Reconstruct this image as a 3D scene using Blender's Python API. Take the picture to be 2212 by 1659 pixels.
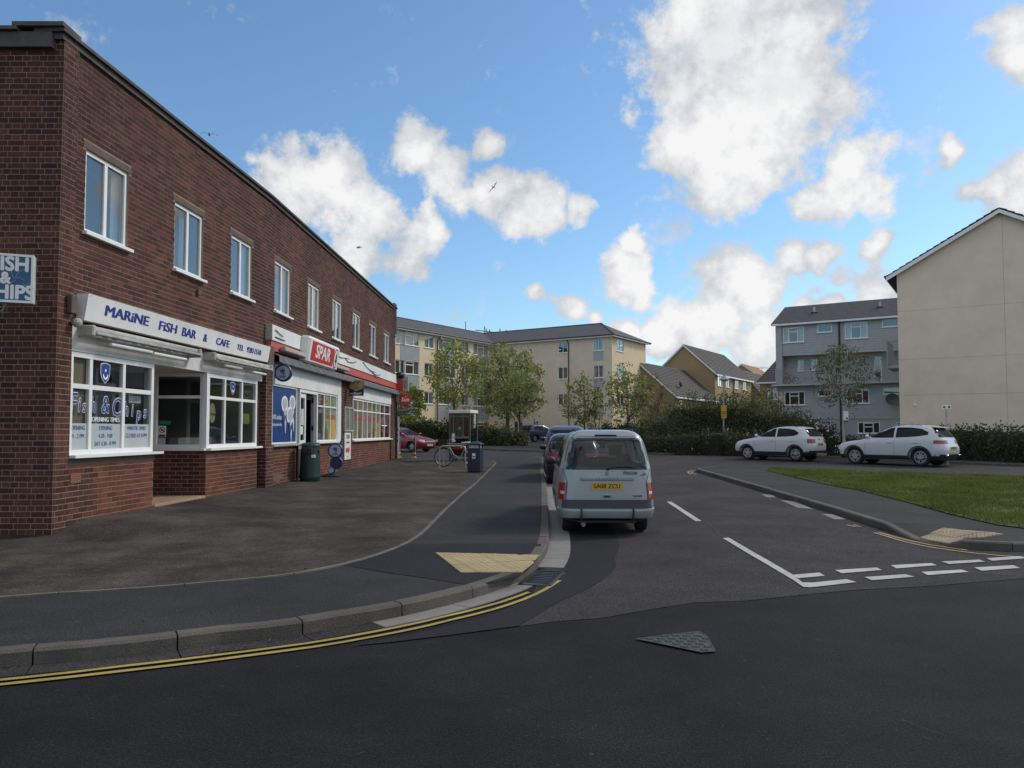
import bpy, bmesh, math, random
from mathutils import Vector, Matrix
import numpy as np
random.seed(7); rng = np.random.default_rng(7)
scene = bpy.context.scene
for o in list(bpy.data.objects): bpy.data.objects.remove(o)
R = math.radians; PI = math.pi
COL = scene.collection

# ---------------------------------------------------------------- camera
EYE = 1.58; PITCH = R(2.6)
cam = bpy.data.cameras.new('camera'); camo = bpy.data.objects.new('camera', cam); COL.objects.link(camo)
camo.location = (0, 0, EYE); camo.rotation_euler = (R(90)+PITCH, 0, 0)
cam.sensor_fit = 'HORIZONTAL'; cam.sensor_width = 36; cam.lens = 36*1660/2212
cam.shift_y = .01227; cam.clip_start = .1; cam.clip_end = 3000
scene.camera = camo
scene.render.resolution_x = 1024; scene.render.resolution_y = 768

# ---------------------------------------------------------------- world, sun, exposure
SUN_EL, SUN_AZ = R(40), R(64)          # azimuth clockwise from +Y (straight ahead), towards the right
SUN_DIR = Vector((math.sin(SUN_AZ)*math.cos(SUN_EL), math.cos(SUN_AZ)*math.cos(SUN_EL), math.sin(SUN_EL)))
world = bpy.data.worlds.new('World'); scene.world = world; world.use_nodes = True
sun = bpy.data.lights.new('sun', 'SUN'); suno = bpy.data.objects.new('sun', sun); COL.objects.link(suno)
sun.energy = 1.0; sun.angle = R(10); sun.color = (1, .93, .82)
suno.rotation_euler = (-SUN_DIR).to_track_quat('-Z', 'Y').to_euler()
suno.location = SUN_DIR*50
scene.view_settings.view_transform = 'Standard'; scene.view_settings.look = 'None'
scene.view_settings.exposure = 0.95; scene.view_settings.gamma = 1

# survey helper: sight line from the camera station through a point noted on the photograph (2212 x 1659 plan)
def sight(u, v):
    x = (u-1106)/1660; y = (829.5-v)/1660+.01635
    return Vector((x, math.cos(PITCH)-y*math.sin(PITCH), math.sin(PITCH)+y*math.cos(PITCH)))
def gz(Y): return .009*max(0., Y-10)      # the street climbs very gently from Y = 10 m
def G(u, v, dz=0.):
    d = sight(u, v); Y = 20.
    for _ in range(50):
        t = (gz(Y)+dz-EYE)/d.z; Y = t*d.y
    return (t*d.x, Y)
def at(u, v, Y):
    d = sight(u, v); t = Y/d.y
    return Vector((t*d.x, Y, EYE+t*d.z))

def sky_nodes():
    nt = world.node_tree; nt.nodes.clear(); N = nt.nodes.new; L = nt.links.new
    def val(x):
        return x
    def math_(op, a, b=None, c=None, clamp=False):
        n = N('ShaderNodeMath'); n.operation = op; n.use_clamp = clamp
        for i, q in enumerate((a, b, c)):
            if q is None: continue
            if isinstance(q, (int, float)): n.inputs[i].default_value = q
            else: L(q, n.inputs[i])
        return n.outputs[0]
    def vmath(op, a, b):
        n = N('ShaderNodeVectorMath'); n.operation = op
        for i, q in enumerate((a, b)):
            if isinstance(q, (tuple, Vector)): n.inputs[i].default_value = tuple(q)
            else: L(q, n.inputs[i])
        return n
    def mrange(x, a, b, c, d, smooth=True):
        n = N('ShaderNodeMapRange'); n.interpolation_type = 'SMOOTHSTEP' if smooth else 'LINEAR'; n.clamp = True
        L(x, n.inputs[0])
        for i, q in enumerate((a, b, c, d)): n.inputs[i+1].default_value = q
        return n.outputs[0]
    tc = N('ShaderNodeTexCoord'); dirv = vmath('NORMALIZE', tc.outputs['Generated'], (0, 0, 0)).outputs[0]
    sky = N('ShaderNodeTexSky'); sky.sky_type = 'NISHITA'; sky.sun_disc = False
    sky.sun_elevation = SUN_EL; sky.sun_rotation = SUN_AZ; sky.air_density = 1.05; sky.dust_density = .55; sky.ozone_density = 2.6; sky.altitude = 10
    def noise(scale, detail, rough, vec=dirv, off=(0, 0, 0), dist=0.):
        m = vmath('ADD', vec, off); n = N('ShaderNodeTexNoise'); n.inputs['Scale'].default_value = scale
        n.inputs['Detail'].default_value = detail; n.inputs['Roughness'].default_value = rough; n.inputs['Distortion'].default_value = dist
        L(m.outputs[0], n.inputs['Vector']); return n.outputs['Fac']
    # cumulus heaps: (u, v, radius) -> sky directions
    heaps = [(1545,80,.135),(1670,70,.105),(1420,190,.065),(1660,180,.11),(1540,260,.10),(1620,350,.07),(1460,320,.05),(1545,405,.05),(1770,140,.05),
             (1845,375,.052),(1790,420,.038),
             (640,395,.06),(715,395,.065),(775,475,.055),(880,535,.05),(760,545,.045),(570,345,.025),(925,495,.03),
             (905,330,.045),(970,385,.052),(1045,295,.024),(1080,410,.036),(1155,455,.045),(1240,450,.026),
             (1355,580,.043),(1395,625,.024),(1375,515,.018),
             (1185,640,.020),(1245,670,.024),(1295,690,.016),
             (1585,600,.045),(1630,650,.05),(1530,710,.06),(1450,725,.038),(1650,735,.06),(1725,555,.036),(1795,562,.024),(1370,715,.028),
             (1880,545,.022),(1870,635,.045),(1785,668,.03),
             (2200,80,.05),(2205,410,.052),(2130,400,.02),(2040,335,.016)]
    field = None
    wob = N('ShaderNodeTexNoise'); wob.inputs['Scale'].default_value = 13; wob.inputs['Detail'].default_value = 5; L(dirv, wob.inputs['Vector'])
    wv = vmath('MULTIPLY', vmath('SUBTRACT', wob.outputs['Color'], (.5, .5, .5)).outputs[0], (.095, .095, .075)).outputs[0]
    dw = vmath('ADD', dirv, wv).outputs[0]
    for u, v, r in heaps:
        d = sight(u, v).normalized()
        dist = vmath('DISTANCE', dw, d).outputs['Value']
        b = mrange(dist, 0, r*1.5, 1, 0)
        field = b if field is None else math_('SMOOTH_MAX', field, b, .12)
    # unseen broken cumulus over the rest of the sky, cover raised for fill light
    lx = N('ShaderNodeSeparateXYZ'); L(dirv, lx.inputs[0])
    oth = mrange(noise(3.2, 2, .5, off=(4.2, 1.7, 0)), .38, .56, 0, 1)
    ahead = sight(1106, 560).normalized()
    away = mrange(vmath('DISTANCE', dirv, ahead).outputs['Value'], .72, .95, 0, 1)
    field = math_('MAXIMUM', field, math_('MULTIPLY', oth, away))
    n1 = noise(11, 7, .62); n2 = noise(34, 5, .65)
    nn = math_('ADD', math_('MULTIPLY', math_('SUBTRACT', n1, .5), 1.9), math_('MULTIPLY', math_('SUBTRACT', n2, .5), 1.0))
    dens = math_('ADD', field, nn)
    mask = mrange(dens, .24, .64, 0, 1)
    mask = math_('MULTIPLY', mask, mrange(field, .0, .16, 0, 1))
    # light and dark heaps: sunlit rims and tops, greyer thick bases
    shade = math_('ADD', math_('MULTIPLY', mrange(noise(7, 6, .6, off=(.05, .02, -.06)), .3, .7, 0, 1), .55), math_('MULTIPLY', mrange(dens, .45, 1.15, 0, 1), .45))
    cr = N('ShaderNodeValToRGB'); cr.color_ramp.elements[0].position = .12; cr.color_ramp.elements[0].color = (.60, .64, .69, 1)
    cr.color_ramp.elements[1].position = .7; cr.color_ramp.elements[1].color = (1, 1, 1, 1); L(shade, cr.inputs[0])
    bg1 = N('ShaderNodeBackground'); bg1.inputs[1].default_value = SKY_STRENGTH
    hz = N('ShaderNodeMix'); hz.data_type = 'RGBA'; hz.blend_type = 'MULTIPLY'; hz.inputs[0].default_value = 1; hz.inputs[7].default_value = (.80, .97, 1.04, 1)
    L(sky.outputs[0], hz.inputs[6]); L(hz.outputs[2], bg1.inputs[0])
    bg2 = N('ShaderNodeBackground'); bg2.inputs[1].default_value = CLOUD_STRENGTH; L(cr.outputs[0], bg2.inputs[0])
    mx = N('ShaderNodeMixShader'); L(mask, mx.inputs[0]); L(bg1.outputs[0], mx.inputs[1]); L(bg2.outputs[0], mx.inputs[2])
    out = N('ShaderNodeOutputWorld'); L(mx.outputs[0], out.inputs[0])
SKY_STRENGTH = .078; CLOUD_STRENGTH = .48
sky_nodes(); world.cycles.sampling_method = 'MANUAL'; world.cycles.sample_map_resolution = 256

# ---------------------------------------------------------------- materials
MATS = {}
def pm(name, col, rough=.7, var=.12, scale=4., bump=0., bscale=60., metal=0., spec=.5, coat=0., speck=0., sscale=250., col2=None, stain=0., fleck=0.):
    """principled material with cloudy colour variation, optional fine specks, stains and relief (all in world space)"""
    if name in MATS: return MATS[name]
    m = bpy.data.materials.new(name); m.use_nodes = True; nt = m.node_tree; b = nt.nodes['Principled BSDF']; N = nt.nodes.new; L = nt.links.new
    b.inputs['Roughness'].default_value = rough; b.inputs['Metallic'].default_value = metal
    b.inputs['Specular IOR Level'].default_value = spec; b.inputs['Coat Weight'].default_value = coat
    g = N('ShaderNodeNewGeometry')
    c1 = tuple(max(0, x*(1-var)) for x in col)+(1,); c2 = tuple(min(1, x*(1+var)) for x in (col2 or col))+(1,)
    n = N('ShaderNodeTexNoise'); n.inputs['Scale'].default_value = scale; n.inputs['Detail'].default_value = 6; n.inputs['Roughness'].default_value = .65
    L(g.outputs['Position'], n.inputs['Vector'])
    cr = N('ShaderNodeValToRGB'); cr.color_ramp.elements[0].position = .3; cr.color_ramp.elements[1].position = .7
    cr.color_ramp.elements[0].color = c1; cr.color_ramp.elements[1].color = c2; L(n.outputs['Fac'], cr.inputs[0]); cur = cr.outputs[0]
    def mul(cur, fac_out, lo, hi, p0=.35, p1=.65):
        r = N('ShaderNodeMapRange'); L(fac_out, r.inputs[0])
        for i, q in enumerate((p0, p1, lo, hi)): r.inputs[i+1].default_value = q
        x = N('ShaderNodeMix'); x.data_type = 'RGBA'; x.blend_type = 'MULTIPLY'; x.inputs[0].default_value = 1
        L(cur, x.inputs[6]); L(r.outputs[0], x.inputs[7]); return x.outputs[2]
    if speck:
        s = N('ShaderNodeTexNoise'); s.inputs['Scale'].default_value = sscale; s.inputs['Detail'].default_value = 3; L(g.outputs['Position'], s.inputs['Vector'])
        cur = mul(cur, s.outputs['Fac'], 1-speck, 1+speck)
    if stain:
        s = N('ShaderNodeTexNoise'); s.inputs['Scale'].default_value = .7; s.inputs['Detail'].default_value = 8; s.inputs['Roughness'].default_value = .7; L(g.outputs['Position'], s.inputs['Vector'])
        cur = mul(cur, s.outputs['Fac'], 1-stain, 1+stain*.4, .35, .6)
    if fleck:
        for fs, p0, p1, k in ((110, .60, .72, fleck), (17, .70, .76, fleck*.5)):
            s = N('ShaderNodeTexNoise'); s.inputs['Scale'].default_value = fs; s.inputs['Detail'].default_value = 1; L(g.outputs['Position'], s.inputs['Vector'])
            cur = mul(cur, s.outputs['Fac'], 1, 1+k, p0, p1)
    L(cur, b.inputs['Base Color'])
    if bump:
        s = N('ShaderNodeTexNoise'); s.inputs['Scale'].default_value = bscale; s.inputs['Detail'].default_value = 4; L(g.outputs['Position'], s.inputs['Vector'])
        bp = N('ShaderNodeBump'); bp.inputs['Strength'].default_value = bump; bp.inputs['Distance'].default_value = .02; L(s.outputs['Fac'], bp.inputs['Height']); L(bp.outputs[0], b.inputs['Normal'])
    MATS[name] = m; return m
def brick_mat(name, island, lo, hi, mid):
    m = bpy.data.materials.new(name); m.use_nodes = True; nt = m.node_tree; b = nt.nodes['Principled BSDF']; N = nt.nodes.new; L = nt.links.new
    b.inputs['Roughness'].default_value = .85; b.inputs['Specular IOR Level'].default_value = .25
    g = N('ShaderNodeNewGeometry'); src = g.outputs['Random Per Island']
    if not island: src = N('ShaderNodeObjectInfo').outputs['Random']
    cr = N('ShaderNodeValToRGB'); cr.color_ramp.elements[0].color = lo+(1,); cr.color_ramp.elements[1].color = hi+(1,)
    e = cr.color_ramp.elements.new(.5); e.color = mid+(1,); L(src, cr.inputs[0])
    n = N('ShaderNodeTexNoise'); n.inputs['Scale'].default_value = .55; n.inputs['Detail'].default_value = 7; n.inputs['Roughness'].default_value = .6; L(g.outputs['Position'], n.inputs['Vector'])
    n2 = N('ShaderNodeTexNoise'); n2.inputs['Scale'].default_value = 45; n2.inputs['Detail'].default_value = 4; L(g.outputs['Position'], n2.inputs['Vector'])
    ad = N('ShaderNodeMath'); ad.operation = 'MULTIPLY'; L(n.outputs['Fac'], ad.inputs[0]); L(n2.outputs['Fac'], ad.inputs[1])
    r = N('ShaderNodeMapRange'); L(ad.outputs[0], r.inputs[0]); r.inputs[1].default_value = .13; r.inputs[2].default_value = .36; r.inputs[3].default_value = .55; r.inputs[4].default_value = 1.38
    x = N('ShaderNodeMix'); x.data_type = 'RGBA'; x.blend_type = 'MULTIPLY'; x.inputs[0].default_value = 1; L(cr.outputs[0], x.inputs[6]); L(r.outputs[0], x.inputs[7])
    L(x.outputs[2], b.inputs['Base Color'])
    bp = N('ShaderNodeBump'); bp.inputs['Strength'].default_value = .5; bp.inputs['Distance'].default_value = .01; L(n2.outputs['Fac'], bp.inputs['Height']); L(bp.outputs[0], b.inputs['Normal'])
    return m
def glass_mat(name, tint, body=.35, rough=.02, ior=1.7):
    """window glass: clear with a mirror coat; 'body' is how much of the dim room behind is veiled"""
    m = bpy.data.materials.new(name); m.use_nodes = True; nt = m.node_tree; nt.nodes.clear(); N = nt.nodes.new; L = nt.links.new
    t = N('ShaderNodeBsdfTransparent'); t.inputs[0].default_value = tuple(tint)+(1,)
    d = N('ShaderNodeBsdfPrincipled'); d.inputs['Base Color'].default_value = (.02, .024, .028, 1); d.inputs['Roughness'].default_value = rough
    mx = N('ShaderNodeMixShader'); mx.inputs[0].default_value = body; L(t.outputs[0], mx.inputs[1]); L(d.outputs[0], mx.inputs[2])
    gl = N('ShaderNodeBsdfGlossy'); gl.inputs['Roughness'].default_value = rough
    f0 = ((ior-1)/(ior+1))**2; fw = N('ShaderNodeLayerWeight'); fw.inputs[0].default_value = .5
    pw = N('ShaderNodeMath'); pw.operation = 'POWER'; L(fw.outputs['Facing'], pw.inputs[0]); pw.inputs[1].default_value = 4.6
    lw = N('ShaderNodeMath'); lw.operation = 'MULTIPLY_ADD'; L(pw.outputs[0], lw.inputs[0]); lw.inputs[1].default_value = 1-f0; lw.inputs[2].default_value = f0
    m2 = N('ShaderNodeMixShader'); L(lw.outputs[0], m2.inputs[0]); L(mx.outputs[0], m2.inputs[1]); L(gl.outputs[0], m2.inputs[2])
    o = N('ShaderNodeOutputMaterial'); L(m2.outputs[0], o.inputs[0]); MATS[name] = m; return m
def leaf_mat(name, c1, c2):
    m = bpy.data.materials.new(name); m.use_nodes = True; nt = m.node_tree; b = nt.nodes['Principled BSDF']; N = nt.nodes.new; L = nt.links.new
    g = N('ShaderNodeNewGeometry'); cr = N('ShaderNodeValToRGB'); cr.color_ramp.elements[0].color = c1+(1,); cr.color_ramp.elements[1].color = c2+(1,)
    n = N('ShaderNodeTexNoise'); n.inputs['Scale'].default_value = 1.3; n.inputs['Detail'].default_value = 3; L(g.outputs['Position'], n.inputs['Vector'])
    a = N('ShaderNodeMath'); a.operation = 'MULTIPLY_ADD'; L(g.outputs['Random Per Island'], a.inputs[0]); a.inputs[1].default_value = .6; 
    s = N('ShaderNodeMath'); s.operation = 'MULTIPLY_ADD'; L(n.outputs['Fac'], s.inputs[0]); s.inputs[1].default_value = 1.2; s.inputs[2].default_value = -.35; L(s.outputs[0], a.inputs[2])
    L(a.outputs[0], cr.inputs[0]); L(cr.outputs[0], b.inputs['Base Color']); b.inputs['Roughness'].default_value = .55; b.inputs['Specular IOR Level'].default_value = .3
    tr = N('ShaderNodeBsdfTranslucent'); L(cr.outputs[0], tr.inputs[0]); mx = N('ShaderNodeMixShader'); mx.inputs[0].default_value = .3
    L(b.outputs[0], mx.inputs[1]); L(tr.outputs[0], mx.inputs[2]); L(mx.outputs[0], nt.nodes['Material Output'].inputs[0]); MATS[name] = m; return m

M = {}
M['brick'] = brick_mat('shop brick', True, (.052, .021, .015), (.120, .047, .031), (.081, .032, .022))
M['brick1'] = brick_mat('shop brick single', False, (.050, .020, .015), (.112, .044, .029), (.076, .030, .021))
M['brick_low'] = brick_mat('stall riser brick', True, (.095, .034, .022), (.175, .066, .040), (.130, .047, .029))
M['brick_tan'] = pm('tan brick', (.36, .25, .13), .85, .15, 9, .2, 40, speck=.15, sscale=14)
M['mortar'] = pm('mortar', (.27, .20, .165), .95, .2, 3, .3, 90)
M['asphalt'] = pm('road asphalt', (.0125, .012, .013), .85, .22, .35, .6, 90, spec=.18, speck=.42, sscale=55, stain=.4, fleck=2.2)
M['asphalt_old'] = pm('worn chip asphalt', (.046, .041, .0415), .87, .16, .5, .9, 75, spec=.18, speck=.42, sscale=62, stain=.3, fleck=1.6)
M['asphalt_patch'] = pm('dark patch asphalt', (.017, .017, .019), .8, .15, .8, .4, 150, speck=.3, sscale=90, spec=.2, fleck=1.5)
M['footway'] = pm('footway asphalt', (.034, .0325, .033), .85, .16, .6, .5, 90, speck=.32, sscale=55, spec=.2, stain=.25, fleck=1.4)
M['forecourt'] = pm('forecourt asphalt', (.047, .041, .0355), .88, .34, 1.1, .6, 70, speck=.38, sscale=48, spec=.15, stain=.42, fleck=1.5, col2=(.064, .055, .046))
M['concrete'] = pm('kerb concrete', (.10, .088, .074), .9, .2, 3, .5, 70, speck=.15, sscale=120, stain=.25)
M['channel'] = pm('pale channel concrete', (.21, .20, .185), .9, .12, 3, .3, 90, speck=.12, sscale=150, stain=.15)
M['edging'] = pm('edging concrete', (.14, .125, .10), .9, .25, 4, .3, 60, stain=.3)
M['tactile'] = pm('buff tactile slab', (.40, .305, .165), .9, .12, 4, .3, 100, speck=.12, sscale=160, stain=.15)
M['tactile2'] = pm('worn buff tactile slab', (.30, .235, .15), .9, .14, 4, .3, 100, speck=.15, sscale=160, stain=.2)
M['white_paint'] = pm('white road paint', (.44, .425, .40), .75, .12, 6, .3, 120, speck=.18, sscale=90, stain=.2)
M['yellow_paint'] = pm('yellow road paint', (.36, .265, .065), .75, .15, 6, .3, 120, speck=.2, sscale=90, stain=.22)
M['yellow_old'] = pm('faded yellow road paint', (.36, .29, .13), .8, .2, 6, .3, 120, speck=.25, sscale=90)
M['iron'] = pm('cast iron', (.055, .055, .058), .55, .2, 12, .3, 90, metal=.6)
M['iron_light'] = pm('worn cover iron', (.06, .06, .062), .6, .2, 12, .3, 90, metal=.2)
M['upvc'] = pm('white upvc', (.80, .80, .78), .4, .05, 3)
M['white_board'] = pm('white fascia board', (.76, .755, .74), .5, .06, 2, stain=.1)
M['render_white'] = pm('painted render', (.62, .60, .56), .8, .12, 2.5, .2, 60, stain=.2)
M['old_white'] = pm('weathered white metal', (.40, .39, .36), .6, .25, 6, .2, 50, stain=.35)
M['lead'] = pm('lead flashing', (.15, .155, .165), .6, .25, 5, .4, 25, metal=.2)
M['lintel'] = pm('concrete lintel', (.12, .09, .066), .9, .2, 5, .3, 60)
M['coping'] = pm('dark coping', (.085, .075, .07), .9, .3, 4, .4, 40)
M['red_fascia'] = pm('red fascia vinyl', (.50, .085, .065), .5, .08, 2)
M['red_sign'] = pm('red sign face', (.55, .025, .03), .35, .05, 2)
M['red_dark'] = pm('dark red vinyl', (.28, .015, .025), .35, .08, 2)
M['blue_sign'] = pm('blue sign face', (.008, .085, .20), .35, .15, 3)
M['blue_text'] = pm('blue lettering', (.02, .045, .27), .4, .05, 3)
M['blue_vinyl'] = pm('deep blue vinyl', (.012, .045, .20), .35, .12, 1.2)
M['navy_plastic'] = pm('navy plastic', (.03, .035, .12), .4, .1, 5)
M['lot_face'] = pm('lottery disc face', (.42, .46, .58), .35, .06, 3)
M['black'] = pm('black plastic', (.012, .012, .013), .5, .1, 6)
M['rubber'] = pm('tyre rubber', (.014, .014, .015), .8, .15, 12, .2, 80)
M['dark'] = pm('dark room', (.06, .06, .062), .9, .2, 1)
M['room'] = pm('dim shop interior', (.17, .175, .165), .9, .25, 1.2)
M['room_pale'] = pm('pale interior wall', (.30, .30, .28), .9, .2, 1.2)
M['blind'] = pm('tan blind', (.30, .235, .15), .8, .08, 3)
M['film'] = pm('frosted film', (.42, .47, .48), .5, .05, 3)
M['curtain'] = pm('net curtain', (.50, .51, .52), .9, .12, 6)
M['curtain_grey'] = pm('grey curtain', (.16, .155, .15), .9, .2, 6)
M['steel'] = pm('galvanised steel', (.42, .42, .41), .4, .12, 9, metal=.8)
M['steel_dull'] = pm('dull metal', (.30, .30, .29), .5, .15, 9, metal=.5)
M['chrome'] = pm('chrome', (.6, .6, .6), .15, .05, 5, metal=1)
M['green_bin'] = pm('dark green bin plastic', (.012, .038, .034), .45, .15, 5, .1, 60)
M['bin_blue'] = pm('dark blue bin plastic', (.022, .03, .06), .45, .12, 5, .1, 60)
M['beige'] = pm('beige render', (.74, .60, .40), .9, .04, .8, .15, 40, stain=.04)
M['beige_grey'] = pm('greyed beige render', (.76, .625, .48), .9, .04, .7, .15, 40, stain=.05)
M['clad_grey'] = pm('grey cladding', (.40, .42, .41), .7, .08, 2, .1, 30)
M['clad_pale'] = pm('pale grey cladding', (.32, .35, .345), .7, .08, 2, .1, 30)
M['wall_white'] = pm('pale painted wall', (.42, .41, .40), .8, .1, 1.5)
M['roof_grey'] = pm('grey roof tile', (.075, .072, .078), .85, .22, 3, .3, 30, speck=.2, sscale=18)
M['roof_brown'] = pm('brown roof tile', (.08, .072, .066), .85, .2, 3, .3, 30, speck=.2, sscale=18)
M['roof_orange'] = pm('orange roof tile', (.42, .22, .085), .85, .15, 3, .3, 30)
M['pipe'] = pm('black downpipe', (.025, .024, .024), .5, .1, 4)
M['bark'] = pm('bark', (.10, .082, .062), .95, .3, 8, .6, 30)
M['birch'] = pm('birch bark', (.52, .50, .46), .9, .3, 9, .4, 20, stain=.25)
M['timber'] = pm('weathered timber', (.20, .185, .14), .9, .2, 7, .4, 40)
M['soil'] = pm('soil', (.05, .042, .03), .95, .25, 2, .5, 40)
M['leaf_a'] = leaf_mat('fresh maple leaf', (.13, .17, .03), (.38, .40, .10))
M['leaf_b'] = leaf_mat('grey green leaf', (.12, .155, .045), (.35, .37, .12))
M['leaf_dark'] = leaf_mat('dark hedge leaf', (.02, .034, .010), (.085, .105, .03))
M['leaf_mid'] = leaf_mat('shrub leaf', (.04, .058, .018), (.125, .145, .05))
M['leaf_brown'] = leaf_mat('brown twig leaf', (.10, .075, .03), (.20, .15, .06))
M['leaf_birch'] = leaf_mat('birch leaf', (.075, .10, .035), (.21, .225, .085))
M['blossom'] = pm('white blossom', (.62, .60, .55), .8, .1, 8)
M['grass'] = leaf_mat('grass blade', (.040, .065, .012), (.20, .22, .045))
M['turf'] = pm('turf', (.055, .075, .018), .95, .3, 1.6, .5, 40, stain=.25)
M['glass'] = glass_mat('window glass', (.92, .95, .96), .06, ior=1.95)
M['glass_shop'] = glass_mat('shop window glass', (.93, .95, .95), .05, ior=1.85)
M['glass_car'] = glass_mat('car glass', (.62, .70, .72), .08, ior=1.5)
M['gull'] = pm('gull feather', (.30, .30, .31), .8, .2, 20)

# ---------------------------------------------------------------- mesh helpers
class MB:
    def __init__(s): s.v = []; s.f = []; s.xf = None
    def add(s, vs, fs):
        n = len(s.v)
        for q in vs:
            q = Vector(q); s.v.append(s.xf(q) if s.xf else q)
        s.f += [tuple(n+i for i in f) for f in fs]; return s
    def box(s, x0, x1, y0, y1, z0, z1):
        return s.add([(x0,y0,z0),(x1,y0,z0),(x1,y1,z0),(x0,y1,z0),(x0,y0,z1),(x1,y0,z1),(x1,y1,z1),(x0,y1,z1)],
                     [(0,3,2,1),(4,5,6,7),(0,1,5,4),(1,2,6,5),(2,3,7,6),(3,0,4,7)])
    def bbox(s, x0, x1, y0, y1, z0, z1, b=.01):
        """box with chamfered edges"""
        bm = bmesh.new(); bmesh.ops.create_cube(bm, size=1)
        for w in bm.verts: w.co = Vector(((x0+x1)/2+w.co.x*(x1-x0), (y0+y1)/2+w.co.y*(y1-y0), (z0+z1)/2+w.co.z*(z1-z0)))
        bmesh.ops.bevel(bm, geom=bm.edges[:], offset=b, segments=1, affect='EDGES'); s.addbm(bm); return s
    def addbm(s, bm):
        bm.verts.index_update(); s.add([w.co.copy() for w in bm.verts], [[w.index for w in f.verts] for f in bm.faces]); bm.free(); return s
    def quad(s, a, b, c, d): return s.add([a, b, c, d], [(0, 1, 2, 3)])
    def poly(s, pts): return s.add(pts, [tuple(range(len(pts)))])
    def prism(s, pts, ax, a, b):
        """extrude a 2D outline along axis ax from a to b"""
        def mk(p, t): return {'x': (t, p[0], p[1]), 'y': (p[0], t, p[1]), 'z': (p[0], p[1], t)}[ax]
        n = len(pts); vs = [mk(p, a) for p in pts]+[mk(p, b) for p in pts]
        return s.add(vs, [tuple(range(n))[::-1], tuple(range(n, 2*n))]+[(i, (i+1) % n, n+(i+1) % n, n+i) for i in range(n)])
    def tube(s, pts, r, n=8, cap=True):
        pts = [Vector(p) for p in pts]; rs = r if isinstance(r, (list, tuple)) else [r]*len(pts); vs = []; up = None
        for i, p in enumerate(pts):
            t = (pts[min(i+1, len(pts)-1)]-pts[max(i-1, 0)]).normalized()
            if up is None: up = t.orthogonal().normalized()
            a = (up-t*up.dot(t)); a = a.normalized() if a.length > 1e-5 else t.orthogonal().normalized(); up = a; b = t.cross(a)
            for k in range(n):
                an = 2*PI*k/n; vs.append(p+(a*math.cos(an)+b*math.sin(an))*rs[i])
        fs = [(i*n+k, i*n+(k+1) % n, (i+1)*n+(k+1) % n, (i+1)*n+k) for i in range(len(pts)-1) for k in range(n)]
        if cap: fs += [tuple(range(n))[::-1], tuple((len(pts)-1)*n+k for k in range(n))]
        return s.add(vs, fs)
    def lathe(s, prof, n=20, c=(0, 0, 0), ax='z', cap=True):
        """prof: list of (radius, height)"""
        c = Vector(c); vs = []
        for r, h in prof:
            for k in range(n):
                a = 2*PI*k/n; x, y = r*math.cos(a), r*math.sin(a)
                vs.append(c+Vector({'z': (x, y, h), 'y': (x, h, y), 'x': (h, x, y)}[ax]))
        fs = [(i*n+k, i*n+(k+1) % n, (i+1)*n+(k+1) % n, (i+1)*n+k) for i in range(len(prof)-1) for k in range(n)]
        if cap: fs += [tuple(range(n)), tuple((len(prof)-1)*n+k for k in range(n))]
        return s.add(vs, fs)
    def ball(s, c, rx, ry, rz, n=12, m=8):
        prof = [(math.sin(PI*i/m), -math.cos(PI*i/m)) for i in range(m+1)]
        vs = []; c = Vector(c)
        for r, h in prof:
            for k in range(n): vs.append(c+Vector((rx*r*math.cos(2*PI*k/n), ry*r*math.sin(2*PI*k/n), rz*h)))
        return s.add(vs, [(i*n+k, i*n+(k+1) % n, (i+1)*n+(k+1) % n, (i+1)*n+k) for i in range(m) for k in range(n)])

class Frame:
    """upright facade frame: s along the wall, d outwards, z up"""
    def __init__(f, o, dr, flip=False):
        f.o = Vector((o[0], o[1], 0)); f.d = Vector((dr[0], dr[1], 0)).normalized(); f.n = Vector((f.d.y, -f.d.x, 0))*(-1 if flip else 1)
    def __call__(f, q): return f.o+f.d*q[0]+f.n*q[1]+Vector((0, 0, q[2]))
    def mb(f): m = MB(); m.xf = f; return m
    def mat(f, s, d, z):
        """matrix for lettering: x along the wall, y up, facing outwards"""
        x = f.d; y = Vector((0, 0, 1)); zz = x.cross(y)
        sgn = 1 if zz.dot(f.n) > 0 else -1
        x = x*sgn; p = f((s, d, z)); m = Matrix.Identity(4)
        for i in range(3): m[i][0] = x[i]; m[i][1] = y[i]; m[i][2] = f.n[i]; m[i][3] = p[i]
        return m

ROOT = {}
def mesh_of(mb, name, M4=None, smooth=False, recalc=True):
    me = bpy.data.meshes.new(name); vs = [tuple((M4 @ q) if M4 else q) for q in mb.v]
    me.from_pydata(vs, [], mb.f)
    if recalc and len(mb.f) < 30000:
        bm = bmesh.new(); bm.from_mesh(me); bmesh.ops.recalc_face_normals(bm, faces=bm.faces); bm.to_mesh(me); bm.free()
    if smooth:
        me.polygons.foreach_set('use_smooth', [True]*len(me.polygons))
        if smooth != 'all': me.set_sharp_from_angle(angle=R(40))
    me.update(); return me
def setp(o, label=None, cat=None, group=None, kind=None):
    if label: o['label'] = label
    if cat: o['category'] = cat
    if group: o['group'] = group
    if kind: o['kind'] = kind
    return o
def thing(name, label, cat, loc=(0, 0, 0), rz=0., group=None, kind=None, scale=1.):
    o = bpy.data.objects.new(name, None); COL.objects.link(o); o.location = loc; o.rotation_euler = (0, 0, rz); o.scale = (scale,)*3
    o.empty_display_size = .2
    ROOT[o] = Matrix.Translation(loc) @ Matrix.Rotation(rz, 4, 'Z') @ Matrix.Scale(scale, 4)
    return setp(o, label, cat, group, kind)
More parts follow.
